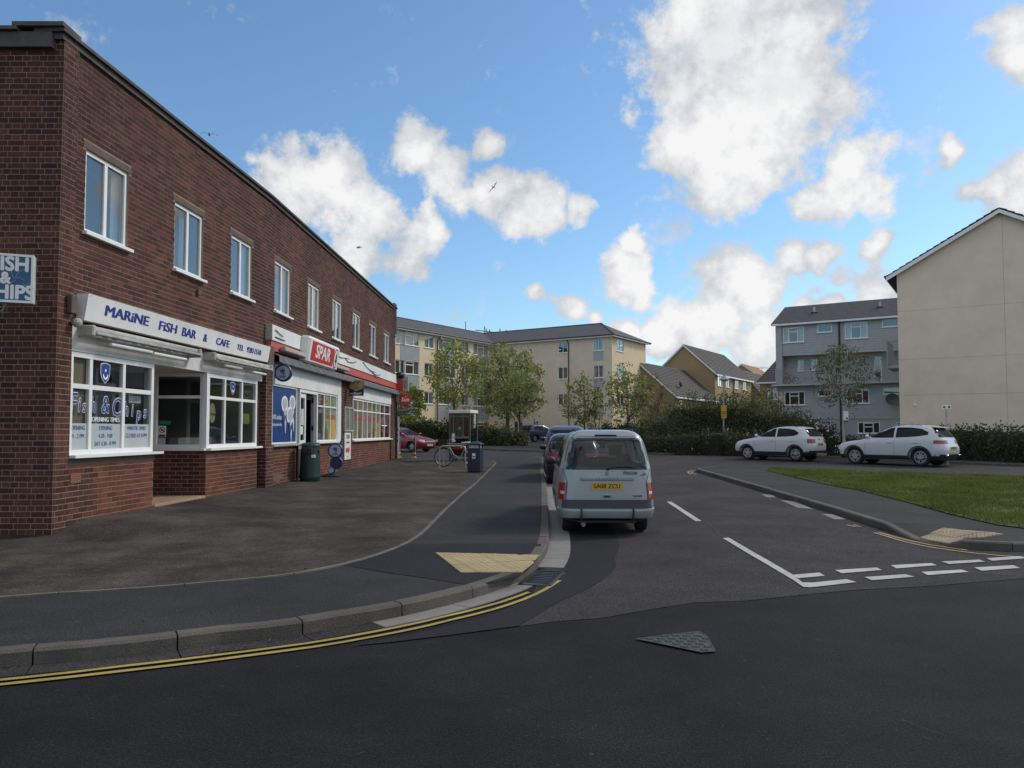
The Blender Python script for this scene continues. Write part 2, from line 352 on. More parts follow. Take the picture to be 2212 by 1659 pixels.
def part(name, mb, mat, parent, local=False, smooth=False, label=None, kind=None):
    """mesh object under a thing (or under a part of it); points are world points unless local"""
    root = ROOT[parent]; me = mesh_of(mb, name, None if local else root.inverted(), smooth)
    me.materials.append(M[mat] if isinstance(mat, str) else mat)
    o = bpy.data.objects.new(name, me); COL.objects.link(o); o.parent = parent; ROOT[o] = root
    return setp(o, label, None, None, kind)
def solo(name, mb, mat, label=None, cat=None, group=None, kind=None, smooth=False):
    """a thing that is one mesh; its origin at its base"""
    xs = [q.x for q in mb.v]; ys = [q.y for q in mb.v]; zs = [q.z for q in mb.v]
    base = Vector(((min(xs)+max(xs))/2, (min(ys)+max(ys))/2, min(zs)))
    me = mesh_of(mb, name, Matrix.Translation(-base), smooth); me.materials.append(M[mat] if isinstance(mat, str) else mat)
    o = bpy.data.objects.new(name, me); COL.objects.link(o); o.location = base; ROOT[o] = Matrix.Translation(base)
    return setp(o, label, cat, group, kind)
def text(string, size, mat, parent, m4, name='lettering', bold=0., xs=1., align='CENTER', depth=.004, local=False, shear=0., spacing=1., label=None):
    cu = bpy.data.curves.new(name, 'FONT'); cu.body = string; cu.size = size; cu.align_x = align; cu.align_y = 'CENTER'; cu.extrude = depth/2
    cu.shear = shear; cu.space_character = spacing; cu.resolution_u = 3
    ob = bpy.data.objects.new('tmp', cu); me = bpy.data.meshes.new_from_object(ob); bpy.data.objects.remove(ob); bpy.data.curves.remove(cu)
    if bold > 0:      # heavier strokes: the same letters laid again a hair to each side
        bm = bmesh.new(); k = 6 if bold >= .009 else 2
        for i in range(k):
            n0 = len(bm.verts); bm.from_mesh(me); bm.verts.ensure_lookup_table(); a = 2*PI*i/k
            for q in bm.verts[n0:]: q.co += Vector((bold*math.cos(a), bold*math.sin(a), -.0004*(i+1)))
        bm.from_mesh(me); bm.to_mesh(me); bm.free()
    root = ROOT[parent]; T = m4 @ Matrix.Diagonal((xs, 1, 1, 1))
    if not local: T = root.inverted() @ T
    me.transform(T); me.name = name; me.materials.clear(); me.materials.append(M[mat] if isinstance(mat, str) else mat)
    o = bpy.data.objects.new(name, me); COL.objects.link(o); o.parent = parent; ROOT[o] = root
    if label: o['label'] = label
    return o
def outline(pts2, m4, depth=.004):
    """flat cut-out plate from a 2D outline, placed by a lettering matrix"""
    mb = MB(); n = len(pts2); vs = [m4 @ Vector((x, y, 0)) for x, y in pts2]+[m4 @ Vector((x, y, depth)) for x, y in pts2]
    return mb.add(vs, [tuple(range(n))[::-1], tuple(range(n, 2*n))]+[(i, (i+1) % n, n+(i+1) % n, n+i) for i in range(n)])
def ellipse(cx, cy, rx, ry, n=28): return [(cx+rx*math.cos(2*PI*i/n), cy+ry*math.sin(2*PI*i/n)) for i in range(n)]
from mathutils.geometry import tessellate_polygon
# ================================================================ the ground
def sheet(name, poly, dz, mat, label=None, kind='structure', zf=None, cuts=(), parent=None):
    bm = bmesh.new(); bv = [bm.verts.new((x, y, 0)) for x, y in poly]
    for t in tessellate_polygon([[Vector((x, y, 0)) for x, y in poly]]):
        try: bm.faces.new([bv[i] for i in t])
        except ValueError: pass
    for co, no in [((0, 10, 0), (0, 1, 0))]+list(cuts):
        bmesh.ops.bisect_plane(bm, geom=bm.verts[:]+bm.edges[:]+bm.faces[:], plane_co=co, plane_no=no, dist=1e-5)
    for w in bm.verts: w.co.z = (zf(w.co.x, w.co.y) if zf else gz(w.co.y))+dz
    bmesh.ops.recalc_face_normals(bm, faces=bm.faces)
    for q in bm.faces:
        if q.normal.z < 0: q.normal_flip()
    me = bpy.data.meshes.new(name); bm.to_mesh(me); bm.free(); me.materials.append(M[mat])
    o = bpy.data.objects.new(name, me); COL.objects.link(o); ROOT[o] = Matrix.Identity(4)
    if parent:
        o.parent = parent; return o
    return setp(o, label, None, None, kind)
def g_(pts, dz=0.): return [G(u, v, dz) for u, v in pts]
def crR(x, y): return (1097.3+.504*x, 987.6+.504*y)
def cr8(x, y): return (.5705*x, 1042.4+.5705*y)

ground = sheet('ground', [(-400, -60), (400, -60), (400, 900), (-400, 900)], -.03, 'soil', 'earth and verges running out behind the houses')
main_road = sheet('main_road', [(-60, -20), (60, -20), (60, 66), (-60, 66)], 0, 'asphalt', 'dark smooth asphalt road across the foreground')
near = g_([(1118, 1354), (1200, 1346), (1300, 1333), (1400, 1318), (1500, 1305), (1610, 1296), (1720, 1287), (1850, 1277), (2000, 1265), (2212, 1250)])
near = [(x, y+.05*math.sin(i*2.1)) for i, (x, y) in enumerate(near)]
ex = near[-1]; near.append((ex[0]+20, ex[1]+4.5))
side_road = sheet('side_road', near+[(34, 16), (34, 64), (-30, 64), (-30, 38), (0.9, 38), (.9, 22), (.55, 12), (.45, 9.5)], .004, 'asphalt_old', 'worn pinkish grey asphalt side road with loose chippings')

kerbL = g_([(-160,1459),(0,1446),(88,1436),(231,1423.5),(365,1407.5),(496,1390),(610,1379),(722,1359),(816,1343.6),(901,1326),(970,1309),(1027,1293),(1078,1276),(1121,1258),(1152,1237),(1173,1212),(1184,1185),(1187,1145),(1184,1099.5),(1180,1052),(1175,1020)])
def extend(pts, n, step=1.5):
    (ax, ay), (bx, by) = pts[0], pts[1]; l = math.hypot(ax-bx, ay-by); ux, uy = (ax-bx)/l*step, (ay-by)/l*step
    return [(ax+ux*k, ay+uy*k) for k in range(n, 0, -1)]+pts
kerbL = extend(kerbL[:], 8)
tail = [(1.42, 33.0), (1.45, 36.2), (1.15, 37.6), (.3, 38.4), (-1.5, 38.9), (-4, 39.3), (-8, 40)]
kerbL += tail
def resample(pts, step):
    P = [Vector((x, y)) for x, y in pts]; out = [P[0].copy()]; acc = 0.
    # smooth with a Catmull-Rom pass first
    S = []
    for i in range(len(P)-1):
        p0, p1, p2, p3 = P[max(i-1, 0)], P[i], P[i+1], P[min(i+2, len(P)-1)]
        for k in range(12):
            t = k/12; S.append(.5*((2*p1)+(-p0+p2)*t+(2*p0-5*p1+4*p2-p3)*t*t+(-p0+3*p1-3*p2+p3)*t**3))
    S.append(P[-1]); out = [S[0]]; d = 0.
    for a, b in zip(S, S[1:]):
        L = (b-a).length
        while d+L >= step and L > 0:
            t = (step-d)/L; a = a+(b-a)*t; out.append(a.copy()); L = (b-a).length; d = 0.
        d += L
    return out
def offs(P, dist):
    out = []
    for i, p in enumerate(P):
        t = (P[min(i+1, len(P)-1)]-P[max(i-1, 0)]).normalized(); out.append(p+Vector((-t.y, t.x))*dist)
    return out
def kerb(name, label, pts, width, height, side, step=.3, per=3, drop=None, mat='concrete', zb=None):
    root = thing(name, label, None, (pts[0][0], pts[0][1], 0), kind='structure')
    P = resample(pts, step); Q = offs(P, width*side); Ch = offs(P, .022*side)
    for i in range(0, len(P)-1, per):
        j = min(i+per, len(P)-1); mb = MB(); rows = []
        hh = random.uniform(-.004, .004)
        for k in range(i, j+1):
            a, c, b = P[k].copy(), Ch[k].copy(), Q[k].copy()
            if k in (i, j):   # open the joint between stones
                t = (P[min(k+1, len(P)-1)]-P[max(k-1, 0)]).normalized()*(.006 if k == i else -.006); a += t; b += t; c += t
            h = height if drop is None else drop(k*step, height); z = gz(a.y)
            rows.append([(a.x, a.y, z-.05), (a.x, a.y, z+h-.02+hh), (c.x, c.y, z+h+hh), (b.x, b.y, z+h+hh), (b.x, b.y, z-.05)])
        n = 5; vs = [q for r_ in rows for q in r_]
        fs = [(r_*n+q, r_*n+q+1, (r_+1)*n+q+1, (r_+1)*n+q) for r_ in range(len(rows)-1) for q in range(n-1)]
        fs += [tuple(range(n)), tuple((len(rows)-1)*n+q for q in range(n))]
        mb.add(vs, fs); part('kerb_stone', mb, mat, root)
    return P, Q
dropL = lambda s, h: h
PL, QL = kerb('kerb', 'concrete kerb curving round the shop corner', kerbL, .13, .115, 1)
footL = [(q.x, q.y) for q in offs(PL, .125)]
foot_poly = footL+[(-30, 40), (-30, 5)]
footway = sheet('footway', foot_poly, .11, 'footway', 'dark asphalt footway following the kerb')
# forecourt in front of the shops rises a little to the shop fronts
C0 = Vector((-6.353, 10.613)); D1 = Vector((.0717, 1)).normalized(); KINK = C0+D1*7.62; D2 = Vector((.028, 1)).normalized(); END = KINK+D2*16.75
def sm(x): x = max(0., min(1., x)); return x*x*(3-2*x)
def zf_court(X, Y):
    a = max(0., .165-.009*max(0, Y-10.6))*sm((Y-10.3)/1.0)
    return .116+gz(Y)+a*sm((-X-3.2)/2.9)
edge = g_([(0,1292),(143,1282),(285,1273.5),(496,1256),(627.5,1242),(741.6,1220),(810,1201),(873,1176.5),(913,1150.8),(947,1116.6),(970,1094),(1000,1067),(1030,1042.4),(1055.6,1017),(1067.8,1005),(1070.4,999.7),(1064,995.4),(1054,993.8),(1020,993.4)], .11)
edge = extend(edge, 6)
E0 = resample(edge, .35)
court_poly = [(p.x, p.y) for p in E0]+[(-4.5, 36.4), (END.x+.05, END.y+1.0), (END.x+.05, END.y-.2), (KINK.x-.2, KINK.y), (C0.x-.9, C0.y+5.5), (C0.x-.9, C0.y+2), (C0.x-.2, C0.y+.3), (-30, C0.y+.3), (-30, 7)]
cuts = [((0, y, 0), (0, 1, 0)) for y in list(np.arange(10.3, 12, .25))+list(range(12, 36, 2))]+[((x, 0, 0), (1, 0, 0)) for x in np.arange(-6.4, -2.4, .45)]
forecourt = sheet('forecourt', court_poly, .002, 'forecourt', 'brownish worn asphalt forecourt before the shops', zf=zf_court, cuts=cuts)
# narrow concrete edging between forecourt and footway
rt = thing('edging_strip', 'narrow concrete edging strip between forecourt and footway', None, (E0[0].x, E0[0].y, 0), kind='structure')
Ea, Eb = offs(E0, .024), offs(E0, -.024)
for i in range(0, len(E0)-1, 3):
    j = min(i+3, len(E0)-1); mb = MB(); vs = []
    for k in range(i, j+1):
        tt = (E0[min(k+1, len(E0)-1)]-E0[max(k-1, 0)]).normalized()*(.006 if k == i else (-.006 if k == j else 0))
        for p in (Ea[k]+tt, Eb[k]+tt):
            z = gz(p.y)+.11; vs += [(p.x, p.y, z-.01), (p.x, p.y, z+.016)]
    fs = []
    for k in range(j-i):
        a = k*4; b = a+4; fs += [(a, a+1, b+1, b), (a+1, a+3, b+3, b+1), (a+3, a+2, b+2, b+3)]
    fs += [(0, 1, 3, 2), ((j-i)*4, (j-i)*4+1, (j-i)*4+3, (j-i)*4+2)]
    mb.add(vs, fs); part('edging_piece', mb, 'edging', rt)
# newer dark asphalt round the crossing point
sheet('footway_patch', g_([(741,1220),(812,1200.5),(876,1175),(1000,1174),(1120,1174),(1169,1175),(1164,1203),(1150,1222),(1121,1242),(1070,1257),(1008,1263),(930,1250),(830,1236)], .114), .114, 'asphalt_patch', 'black patch of newer asphalt round the tactile paving')

# channel of pale concrete along the kerb, gully grate, patches
PK = [p for p in PL]
def strip(P, a, b, i0, i1): 
    A, B = offs(P, a), offs(P, b); return [(q.x, q.y) for q in A[i0:i1]]+[(q.x, q.y) for q in B[i0:i1][::-1]]
def near_idx(P, pt): return min(range(len(P)), key=lambda i: (P[i]-Vector(pt)).length)
iA = near_idx(PL, G(767, 1352)); iG0 = near_idx(PL, G(1118, 1262)); iG1 = near_idx(PL, G(1163, 1229)); iB = near_idx(PL, G(1180, 1052)); iC = near_idx(PL, (1.4, 30))
def channel(name, label, i0, i1, w, mat, per=3, dz=.007):
    root = thing(name, label, None, (PL[i0].x, PL[i0].y, 0), kind='structure'); A, B = offs(PL, 0), offs(PL, -w)
    for i in range(i0, i1, per):
        j = min(i+per, i1); mb = MB(); vs = []
        for k in range(i, j+1):
            t = (PL[min(k+1, len(PL)-1)]-PL[max(k-1, 0)]).normalized()*(.005 if k == i else (-.005 if k == j else 0))
            for p in (A[k]+t, B[k]+t): vs += [(p.x, p.y, gz(p.y)+dz+random.uniform(0, .002)), (p.x, p.y, gz(p.y)-.02)]
        fs = []
        for k in range(j-i): a = k*4; b = a+4; fs += [(a, a+2, b+2, b), (a, a+1, b+1, b), (a+2, a+3, b+3, b+2)]
        fs += [(0, 1, 3, 2), ((j-i)*4, (j-i)*4+1, (j-i)*4+3, (j-i)*4+2)]
        mb.add(vs, fs); part('channel_block', mb, mat, root)
channel('drainage_channel', 'pale concrete channel blocks along the kerb before the drain', iA, iG0, .21, 'channel')
channel('drainage_channel', 'pale concrete channel curving beside the parked van', iG1, iC, .30, 'channel', per=2, dz=.0135)
channel('drainage_channel', 'grimy channel strip at the foot of the kerb left', 0, iA, .22, 'asphalt_old', dz=.005)
mid = PL[(iG0+iG1)//2]; tg = (PL[iG1]-PL[iG0]).normalized()
gr = thing('drain_grate', 'cast iron drain grate set in the kerb channel at the corner', 'drain', (mid.x, mid.y, 0), math.atan2(tg.y, tg.x))
mb = MB(); L2 = (PL[iG1]-PL[iG0]).length/2-.02
for a in ((-L2, L2, -.36, -.32), (-L2, L2, -.05, -.01), (-L2, -L2+.04, -.36, -.01), (L2-.04, L2, -.36, -.01)): mb.box(a[0], a[1], a[2], a[3], -.03, .014)
part('frame', mb, 'iron', gr, local=True)
for k in range(9):
    x = -L2+.05+k*(2*L2-.1)/8; part('bar', MB().box(x, x+.022, -.325, -.045, -.03, .011), 'iron', gr, local=True)
part('pit', MB().quad((-L2, -.36, .006), (L2, -.36, .006), (L2, -.01, .006), (-L2, -.01, .006)), 'black', gr, local=True)

sheet('road_patch', g_([(1190,1249),(1213,1229),(1222,1212),(1224,1190),(1218,1157),(1200,1110),(1300,1112),(1335,1160),(1338,1185),(1328,1205),(1331,1225),(1318,1240),(1300,1256),(1262,1277),(1210,1300),(1160,1330),(1120,1354),(1000,1370),(830,1391),(760,1397),(900,1370),(1050,1335),(1130,1302)]), .0085, 'asphalt_patch', 'darker asphalt repair curving out from the drain')
# crack lines round the repairs
mb = MB()
for pl in ([(1950,1559),(2010,1580),(2050,1594)], [(1490,1105),(1520,1125),(1560,1160)]):
    Pq = resample(g_(pl), .08)
    ww = [max(.0008, .003+random.uniform(-.0025, .003)) for _ in Pq]
    for k in range(len(Pq)-1):
        t = (Pq[k+1]-Pq[k]).normalized(); n_ = Vector((-t.y, t.x)); j1 = random.uniform(-.012, .012)
        if k == 0: prev = (Pq[0]-n_*ww[0], Pq[0]+n_*ww[0])
        cur = (Pq[k+1]-n_*ww[k+1]+n_*j1, Pq[k+1]+n_*ww[k+1]+n_*j1)
        mb.add([(p.x, p.y, gz(p.y)+.0105) for p in (prev[0], prev[1], cur[1], cur[0])], [(0, 1, 2, 3)]); prev = cur
solo('road_cracks', mb, 'black', 'dark cracks and joint lines across the asphalt', kind='stuff')

# painted markings
def ribbon(pts, w, i0=None):
    P = resample(pts, .25); A, B = offs(P, w/2), offs(P, -w/2)
    A = [a+Vector((random.uniform(-.004, .004), random.uniform(-.004, .004))) for a in A]; B = [a+Vector((random.uniform(-.004, .004), random.uniform(-.004, .004))) for a in B]
    return [(q.x, q.y) for q in A]+[(q.x, q.y) for q in B[::-1]]
def flat(name, polys, mat, label, dz=.012):
    mb = MB()
    for poly in polys:
        mb.poly([(x, y, 0) for x, y in poly])
    bm = bmesh.new(); me = mesh_of(mb, name); bm.from_mesh(me); bmesh.ops.triangulate(bm, faces=bm.faces, ngon_method='EAR_CLIP')
    bmesh.ops.bisect_plane(bm, geom=bm.verts[:]+bm.edges[:]+bm.faces[:], plane_co=(0, 10, 0), plane_no=(0, 1, 0), dist=1e-5)
    for w in bm.verts: w.co.z = gz(w.co.y)+dz
    for q in bm.faces:
        q.normal_update()
        if q.normal.z < 0: q.normal_flip()
    bm.to_mesh(me); bm.free(); me.materials.append(M[mat]); o = bpy.data.objects.new(name, me); COL.objects.link(o); return setp(o, label, None, None, 'structure')
yl_o = [cr8(x, y) for x, y in [(-60,777),(0,771),(250,744),(500,715),(750,686),(1000,653),(1200,626),(1400,591),(1560,560),(1700,527),(1800,503),(1900,475),(1980,448),(2040,421),(2090,393),(2125,368)]]
yl_i = [cr8(x, y) for x, y in [(-60,760),(0,754),(250,727),(500,697),(750,668),(1000,636),(1200,608),(1400,573),(1560,541),(1700,508),(1800,484),(1900,456),(1980,428),(2025,410)]]
flat('yellow_line', [ribbon(g_(yl_o), .05)], 'yellow_paint', 'outer of the double yellow lines round the shop corner')
flat('yellow_line', [ribbon(g_(yl_i), .05)], 'yellow_paint', 'inner of the double yellow lines round the shop corner')
flat('yellow_line', [ribbon(g_([cr8(2083, 371), cr8(2110, 367.5), cr8(2136, 364)]), .075)], 'yellow_paint', 'short yellow bar ending the lines at the drain', .0125)
def q4(l): return g_([crR(*p) for p in l])
flat('centre_line', [q4([(680,193),(700,193),(830,276),(804,277)])], 'white_paint', 'short white centre dash beside the van')
flat('centre_line', [q4([(921,350),(946,348),(1100,437),(1220,507),(1262,541),(1305,542),(1450,527),(1494,540),(1400,551),(1300,562),(1266,561),(1225,532),(1080,446)])], 'white_paint', 'white line turning a right angle into the give way line')
rowsA = [[(1215,509),(1335,499),(1358,513),(1245,523)], [(1402,488),(1580,477),(1603,488),(1430,502)], [(1640,467),(1815,458),(1838,467),(1665,481)], [(1857,451),(2020,443),(2045,452),(1890,462)], [(2050,437),(2190,428),(2240,436),(2075,448)]]
rowsB = [[(1527,518),(1705,506),(1742,517),(1560,532)], [(1772,496),(1945,486),(1975,496),(1800,510)], [(1998,477),(2165,467),(2195,479),(2030,491)], [(2225,462),(2390,453),(2420,464),(2255,475)]]
names = ['first', 'second', 'third', 'fourth', 'fifth']
for i, q in enumerate(rowsA): flat('give_way_dash', [q4(q)], 'white_paint', f'{names[i]} dash from the left in the upper give way row', .0124)
for i, q in enumerate(rowsB): flat('give_way_dash', [q4(q)], 'white_paint', f'{names[i]} separate dash in the lower give way row', .012)
flat('yellow_line', [ribbon(q4([(1452,293),(1500,303),(1530,309)]), .05), ribbon(q4([(1478,292),(1528,305)]), .04)], 'yellow_old', 'faded yellow bars by the right kerb')
flat('yellow_line', [ribbon(q4([(1570,326),(1640,347),(1700,365),(1790,385),(1850,395),(1970,411),(2090,423),(2215,434)]), .05)], 'yellow_old', 'faded outer yellow line by the right dropped kerb')
flat('yellow_line', [ribbon(q4([(1592,325),(1660,345),(1720,360),(1800,377),(1870,388),(1970,402)]), .05)], 'yellow_old', 'faded inner yellow line by the right dropped kerb')
flat('yellow_line', [ribbon(q4([(815,56),(790,58),(772,65),(785,73),(820,76)]), .06), ribbon(q4([(820,60),(797,62),(786,66),(798,71),(820,73)]), .05)], 'yellow_old', 'faded yellow lines curling round the far kerb end')
bk = lambda x, y: (823+.1736*x, 850.4+.1736*y)
flat('give_way_dash', [g_([bk(1712,818),(bk(1845,818)),(bk(1860,828)),(bk(1720,829))])], 'white_paint', 'far white dash left of the two beyond the parked cars')
flat('give_way_dash', [g_([bk(1850,826),(bk(2030,822)),(bk(2030,836)),(bk(1835,838))])], 'white_paint', 'far white dash right of the two beyond the parked cars')
flat('gutter_patch', [q4([(1085,160),(1130,162),(1150,173),(1110,173)]), q4([(1170,186),(1230,190),(1310,225),(1240,217)]), q4([(1345,245),(1390,246),(1450,268),(1400,268)])], 'channel', 'pale concrete patches in the gutter of the right kerb', .008)

# right-hand footway, kerb, grass
kr = [crR(*p) for p in [(812,64),(900,91),(1000,121),(1100,151),(1200,182),(1300,212),(1400,243),(1500,276),(1590,305),(1660,330),(1730,355),(1800,374),(1880,388),(1960,395),(2060,400),(2212,404)]]
kr = g_(kr); kr = kr+[(kr[-1][0]+3, kr[-1][1]+.35), (kr[-1][0]+16, kr[-1][1]+4.2)]
kr = [(kr[0][0]+1.2, kr[0][1]+2.0), (kr[0][0]+.25, kr[0][1]+.75)]+kr
KR = resample(kr, .3)
iD0 = near_idx(KR, G(*crR(1610, 312))); iD1 = near_idx(KR, G(*crR(1720, 352))); iD2 = near_idx(KR, G(*crR(1935, 394))); iD3 = near_idx(KR, G(*crR(2010, 398)))
def dropR(s, h):
    k = s/.3
    if k <= iD0 or k >= iD3: return h
    if k < iD1: return h-(h-.03)*(k-iD0)/max(1, iD1-iD0)
    if k < iD2: return .03
    return .03+(h-.03)*(k-iD2)/max(1, iD3-iD2)
PR, QR = kerb('kerb', 'concrete kerb of the grass corner with a dropped crossing', kr, .13, .115, 1, drop=dropR)
QRi = offs(PR, .125)
def zf_right(X, Y):
    p = Vector((X, Y)); k = min(range(len(QRi)), key=lambda i: (QRi[i]-p).length); dd = (QRi[k]-p).length
    h = dropR(k*.3, .115)-.005; return gz(Y)+h+(.11-h)*min(1, dd/1.1)
cutsR = [((x, 0, 0), (1, 0, 0)) for x in np.arange(5.6, 9.6, .2)]+[((0, y, 0), (0, 1, 0)) for y in np.arange(9, 13, .2)]
far_edge = [(34, 22), (28.0, 24.6)]+g_([(2212, 1030), (2050, 1024), (1900, 1018), (1760, 1012.5), (1656, 1011)])+[(8.3, 29.3)]
sheet('footway', [(q.x, q.y) for q in QRi]+[(34, 12)]+far_edge, 0, 'footway', 'grey asphalt footway round the grass corner', zf=zf_right, cuts=cutsR)
gp_low = g_([(1652,1015),(1690,1024),(1722,1032),(1808,1050.6),(1853,1058),(1954,1083),(2055,1111),(2155.7,1133.8),(2212,1141)], .12)
gp = gp_low+[(gp_low[-1][0]+4, gp_low[-1][1]-.6), (33, 12.5), (33, 21.5)]+[(28., 24.0)]+g_([(2212,1031.5),(2050,1025.5),(1900,1019.5),(1760,1014),(1690,1012)], .12)
grass_bed = sheet('grass_bed', gp, .125, 'turf', 'mown turf of the corner green')
def inside(poly, x, y):
    c = False; j = len(poly)-1
    for i in range(len(poly)):
        (x1, y1), (x2, y2) = poly[i], poly[j]
        if (y1 > y) != (y2 > y) and x < (x2-x1)*(y-y1)/(y2-y1)+x1: c = not c
        j = i
    return c
pts = []
while len(pts) < 115000:
    X = rng.uniform(6, 28, 6000); Y = rng.uniform(10.5, 27, 6000)
    for x, y in zip(X, Y):
        if abs(x/y-.6) < .45 and inside(gp, x, y): pts.append((x, y))
    if len(pts) > 115000: pts = pts[:115000]
P = np.array(pts); n = len(P); zb = .125+.009*np.maximum(0, P[:, 1]-10)
ang = rng.uniform(0, 2*PI, n); hh = rng.uniform(.03, .085, n)*(1+.5*np.sin(P[:, 0]*2.3)*np.sin(P[:, 1]*1.7)); ww = rng.uniform(.006, .013, n)
ln = rng.uniform(-.04, .04, (n, 2)); dx, dy = np.cos(ang)*ww, np.sin(ang)*ww
V = np.zeros((n, 3, 3)); V[:, 0] = np.c_[P[:, 0]-dx, P[:, 1]-dy, zb]; V[:, 1] = np.c_[P[:, 0]+dx, P[:, 1]+dy, zb]; V[:, 2] = np.c_[P[:, 0]+ln[:, 0], P[:, 1]+ln[:, 1], zb+hh]
def np_mesh(name, V, k, mat, label=None, kind=None, parent=None, cat=None):
    me = bpy.data.meshes.new(name); n = V.shape[0]; me.vertices.add(n*k); me.vertices.foreach_set('co', V.reshape(-1)); me.loops.add(n*k); me.loops.foreach_set('vertex_index', np.arange(n*k, dtype=np.int32))
    me.polygons.add(n); me.polygons.foreach_set('loop_start', np.arange(0, n*k, k, dtype=np.int32)); me.polygons.foreach_set('loop_total', np.full(n, k, dtype=np.int32)); me.update(calc_edges=True); me.validate()
    me.materials.append(M[mat] if isinstance(mat, str) else mat); o = bpy.data.objects.new(name, me); COL.objects.link(o)
    if parent is not None: o.parent = parent; ROOT[o] = ROOT[parent]
    return setp(o, label, cat, None, kind)
np_mesh('grass', V, 3, 'grass', 'short green grass of the corner verge', 'stuff')
ge = resample(gp_low[2:4], .9); 
rt = thing('edging_strip', 'thin concrete edging between grass and right footway', None, (ge[0].x, ge[0].y, 0), kind='structure')
for a, b in zip(ge, ge[1:]):
    t = (b-a).normalized(); n_ = Vector((-t.y, t.x))*.025; z = gz(a.y); mb = MB()
    vs = [(p.x, p.y, z+h) for h in (.08, .145) for p in (a-n_, b-n_-t*.01, b+n_-t*.01, a+n_)]
    mb.add(vs, [(4, 5, 6, 7), (0, 1, 5, 4), (1, 2, 6, 5), (2, 3, 7, 6), (3, 0, 4, 7)]); part('edging_piece', mb, 'edging', rt)

# tactile paving: slabs with blisters, cut to the crossing's outline
def clip(poly, a, b):
    """keep the part of a convex polygon left of the line a->b"""
    out = []
    f = lambda p: (b[0]-a[0])*(p[1]-a[1])-(b[1]-a[1])*(p[0]-a[0])
    for i in range(len(poly)):
        p, q = poly[i], poly[(i+1) % len(poly)]; fp, fq = f(p), f(q)
        if fp >= 0: out.append(p)
        if fp*fq < 0: t = fp/(fp-fq); out.append((p[0]+(q[0]-p[0])*t, p[1]+(q[1]-p[1])*t))
    return out
def tactile(label, outl, axis, zf, mats):
    area = sum(outl[i][0]*outl[(i+1) % len(outl)][1]-outl[(i+1) % len(outl)][0]*outl[i][1] for i in range(len(outl)))
    if area < 0: outl = outl[::-1]
    cx = sum(p[0] for p in outl)/len(outl); cy = sum(p[1] for p in outl)/len(outl); e1 = Vector(axis).normalized(); e2 = Vector((-e1.y, e1.x))
    root = thing('tactile_paving', label, None, (cx, cy, 0), kind='structure'); S = .4
    for i in range(-5, 6):
        for j in range(-5, 6):
            o = Vector((cx, cy))+e1*i*S+e2*j*S; sq = [tuple(o+e1*a+e2*b) for a, b in ((.004, .004), (S-.004, .004), (S-.004, S-.004), (.004, S-.004))]
            for k in range(len(outl)): 
                sq = clip(sq, outl[k], outl[(k+1) % len(outl)])
                if len(sq) < 3: break
            if len(sq) < 3: continue
            ar = abs(sum(sq[q][0]*sq[(q+1) % len(sq)][1]-sq[(q+1) % len(sq)][0]*sq[q][1] for q in range(len(sq))))/2
            if ar < .004: continue
            mb = MB(); n = len(sq); hz = random.uniform(0, .003)
            vs = [(x, y, zf(x, y)-.01) for x, y in sq]+[(x, y, zf(x, y)+.008+hz) for x, y in sq]
            mb.add(vs, [tuple(range(n, 2*n))]+[(q, (q+1) % n, n+(q+1) % n, n+q) for q in range(n)])
            for a in range(6):
                for b in range(6):
                    c = o+e1*(.033+a*.0667)+e2*(.033+b*.0667)
                    if not inside(sq, c.x, c.y): continue
                    z = zf(c.x, c.y)+.008+hz; m = 6
                    vs = [(c.x+.0125*math.cos(q*PI/3), c.y+.0125*math.sin(q*PI/3), z) for q in range(m)]+[(c.x+.007*math.cos(q*PI/3), c.y+.007*math.sin(q*PI/3), z+.0055) for q in range(m)]
                    mb.add(vs, [tuple(range(m, 2*m))]+[(q, (q+1) % m, m+(q+1) % m, m+q) for q in range(m)])
            part('slab', mb, random.choice(mats), root)
tl = g_([(941,1194.7),(1164,1200),(1152,1217),(1126,1237),(995.5,1237.5)], .115)
tactile('buff tactile paving slabs on the shop corner', tl, (G(1124, 1237, .11)[0]-G(1043, 1198, .11)[0], G(1124, 1237, .11)[1]-G(1043, 1198, .11)[1]), lambda x, y: gz(y)+.115, ['tactile', 'tactile', 'tactile'])
trr = g_([crR(*p) for p in [(1765,337),(1868,313),(2124,346),(2005,365),(1890,366),(1815,351)]], .07)
tactile('worn brownish tactile paving slabs on the right corner', trr, (1, .25), lambda x, y: zf_right(x, y)+.012, ['tactile2'])

# manhole cover
mp = g_([crR(*p) for p in [(555,240+539.6*.9931),(815,210+535.9)]])
def crM(x, y): return (1097.3+.504*x, 1261.9+.504*y)
mo = g_([crM(*p) for p in [(553,241),(815,209),(852,228),(887,293),(830,298)]]); mc = Vector((sum(p[0] for p in mo)/5, sum(p[1] for p in mo)/5))
mh = thing('manhole_cover', 'grey iron manhole cover with raised pattern in the main road', 'manhole cover', (mc.x, mc.y, 0))
def ring(poly, k): return [(mc.x+(x-mc.x)*k, mc.y+(y-mc.y)*k) for x, y in poly]
mb = MB(); o1, o2 = ring(mo, 1.05), ring(mo, .97); n = len(o1)
mb.add([(x, y, .0135) for x, y in o1]+[(x, y, .0135) for x, y in o2], [(i, (i+1) % n, n+(i+1) % n, n+i) for i in range(n)]); part('frame', mb, 'iron', mh)
part('plate', MB().poly([(x, y, .0105) for x, y in ring(mo, .985)]), 'iron_light', mh)
mb = MB(); inn = ring(mo, .93)
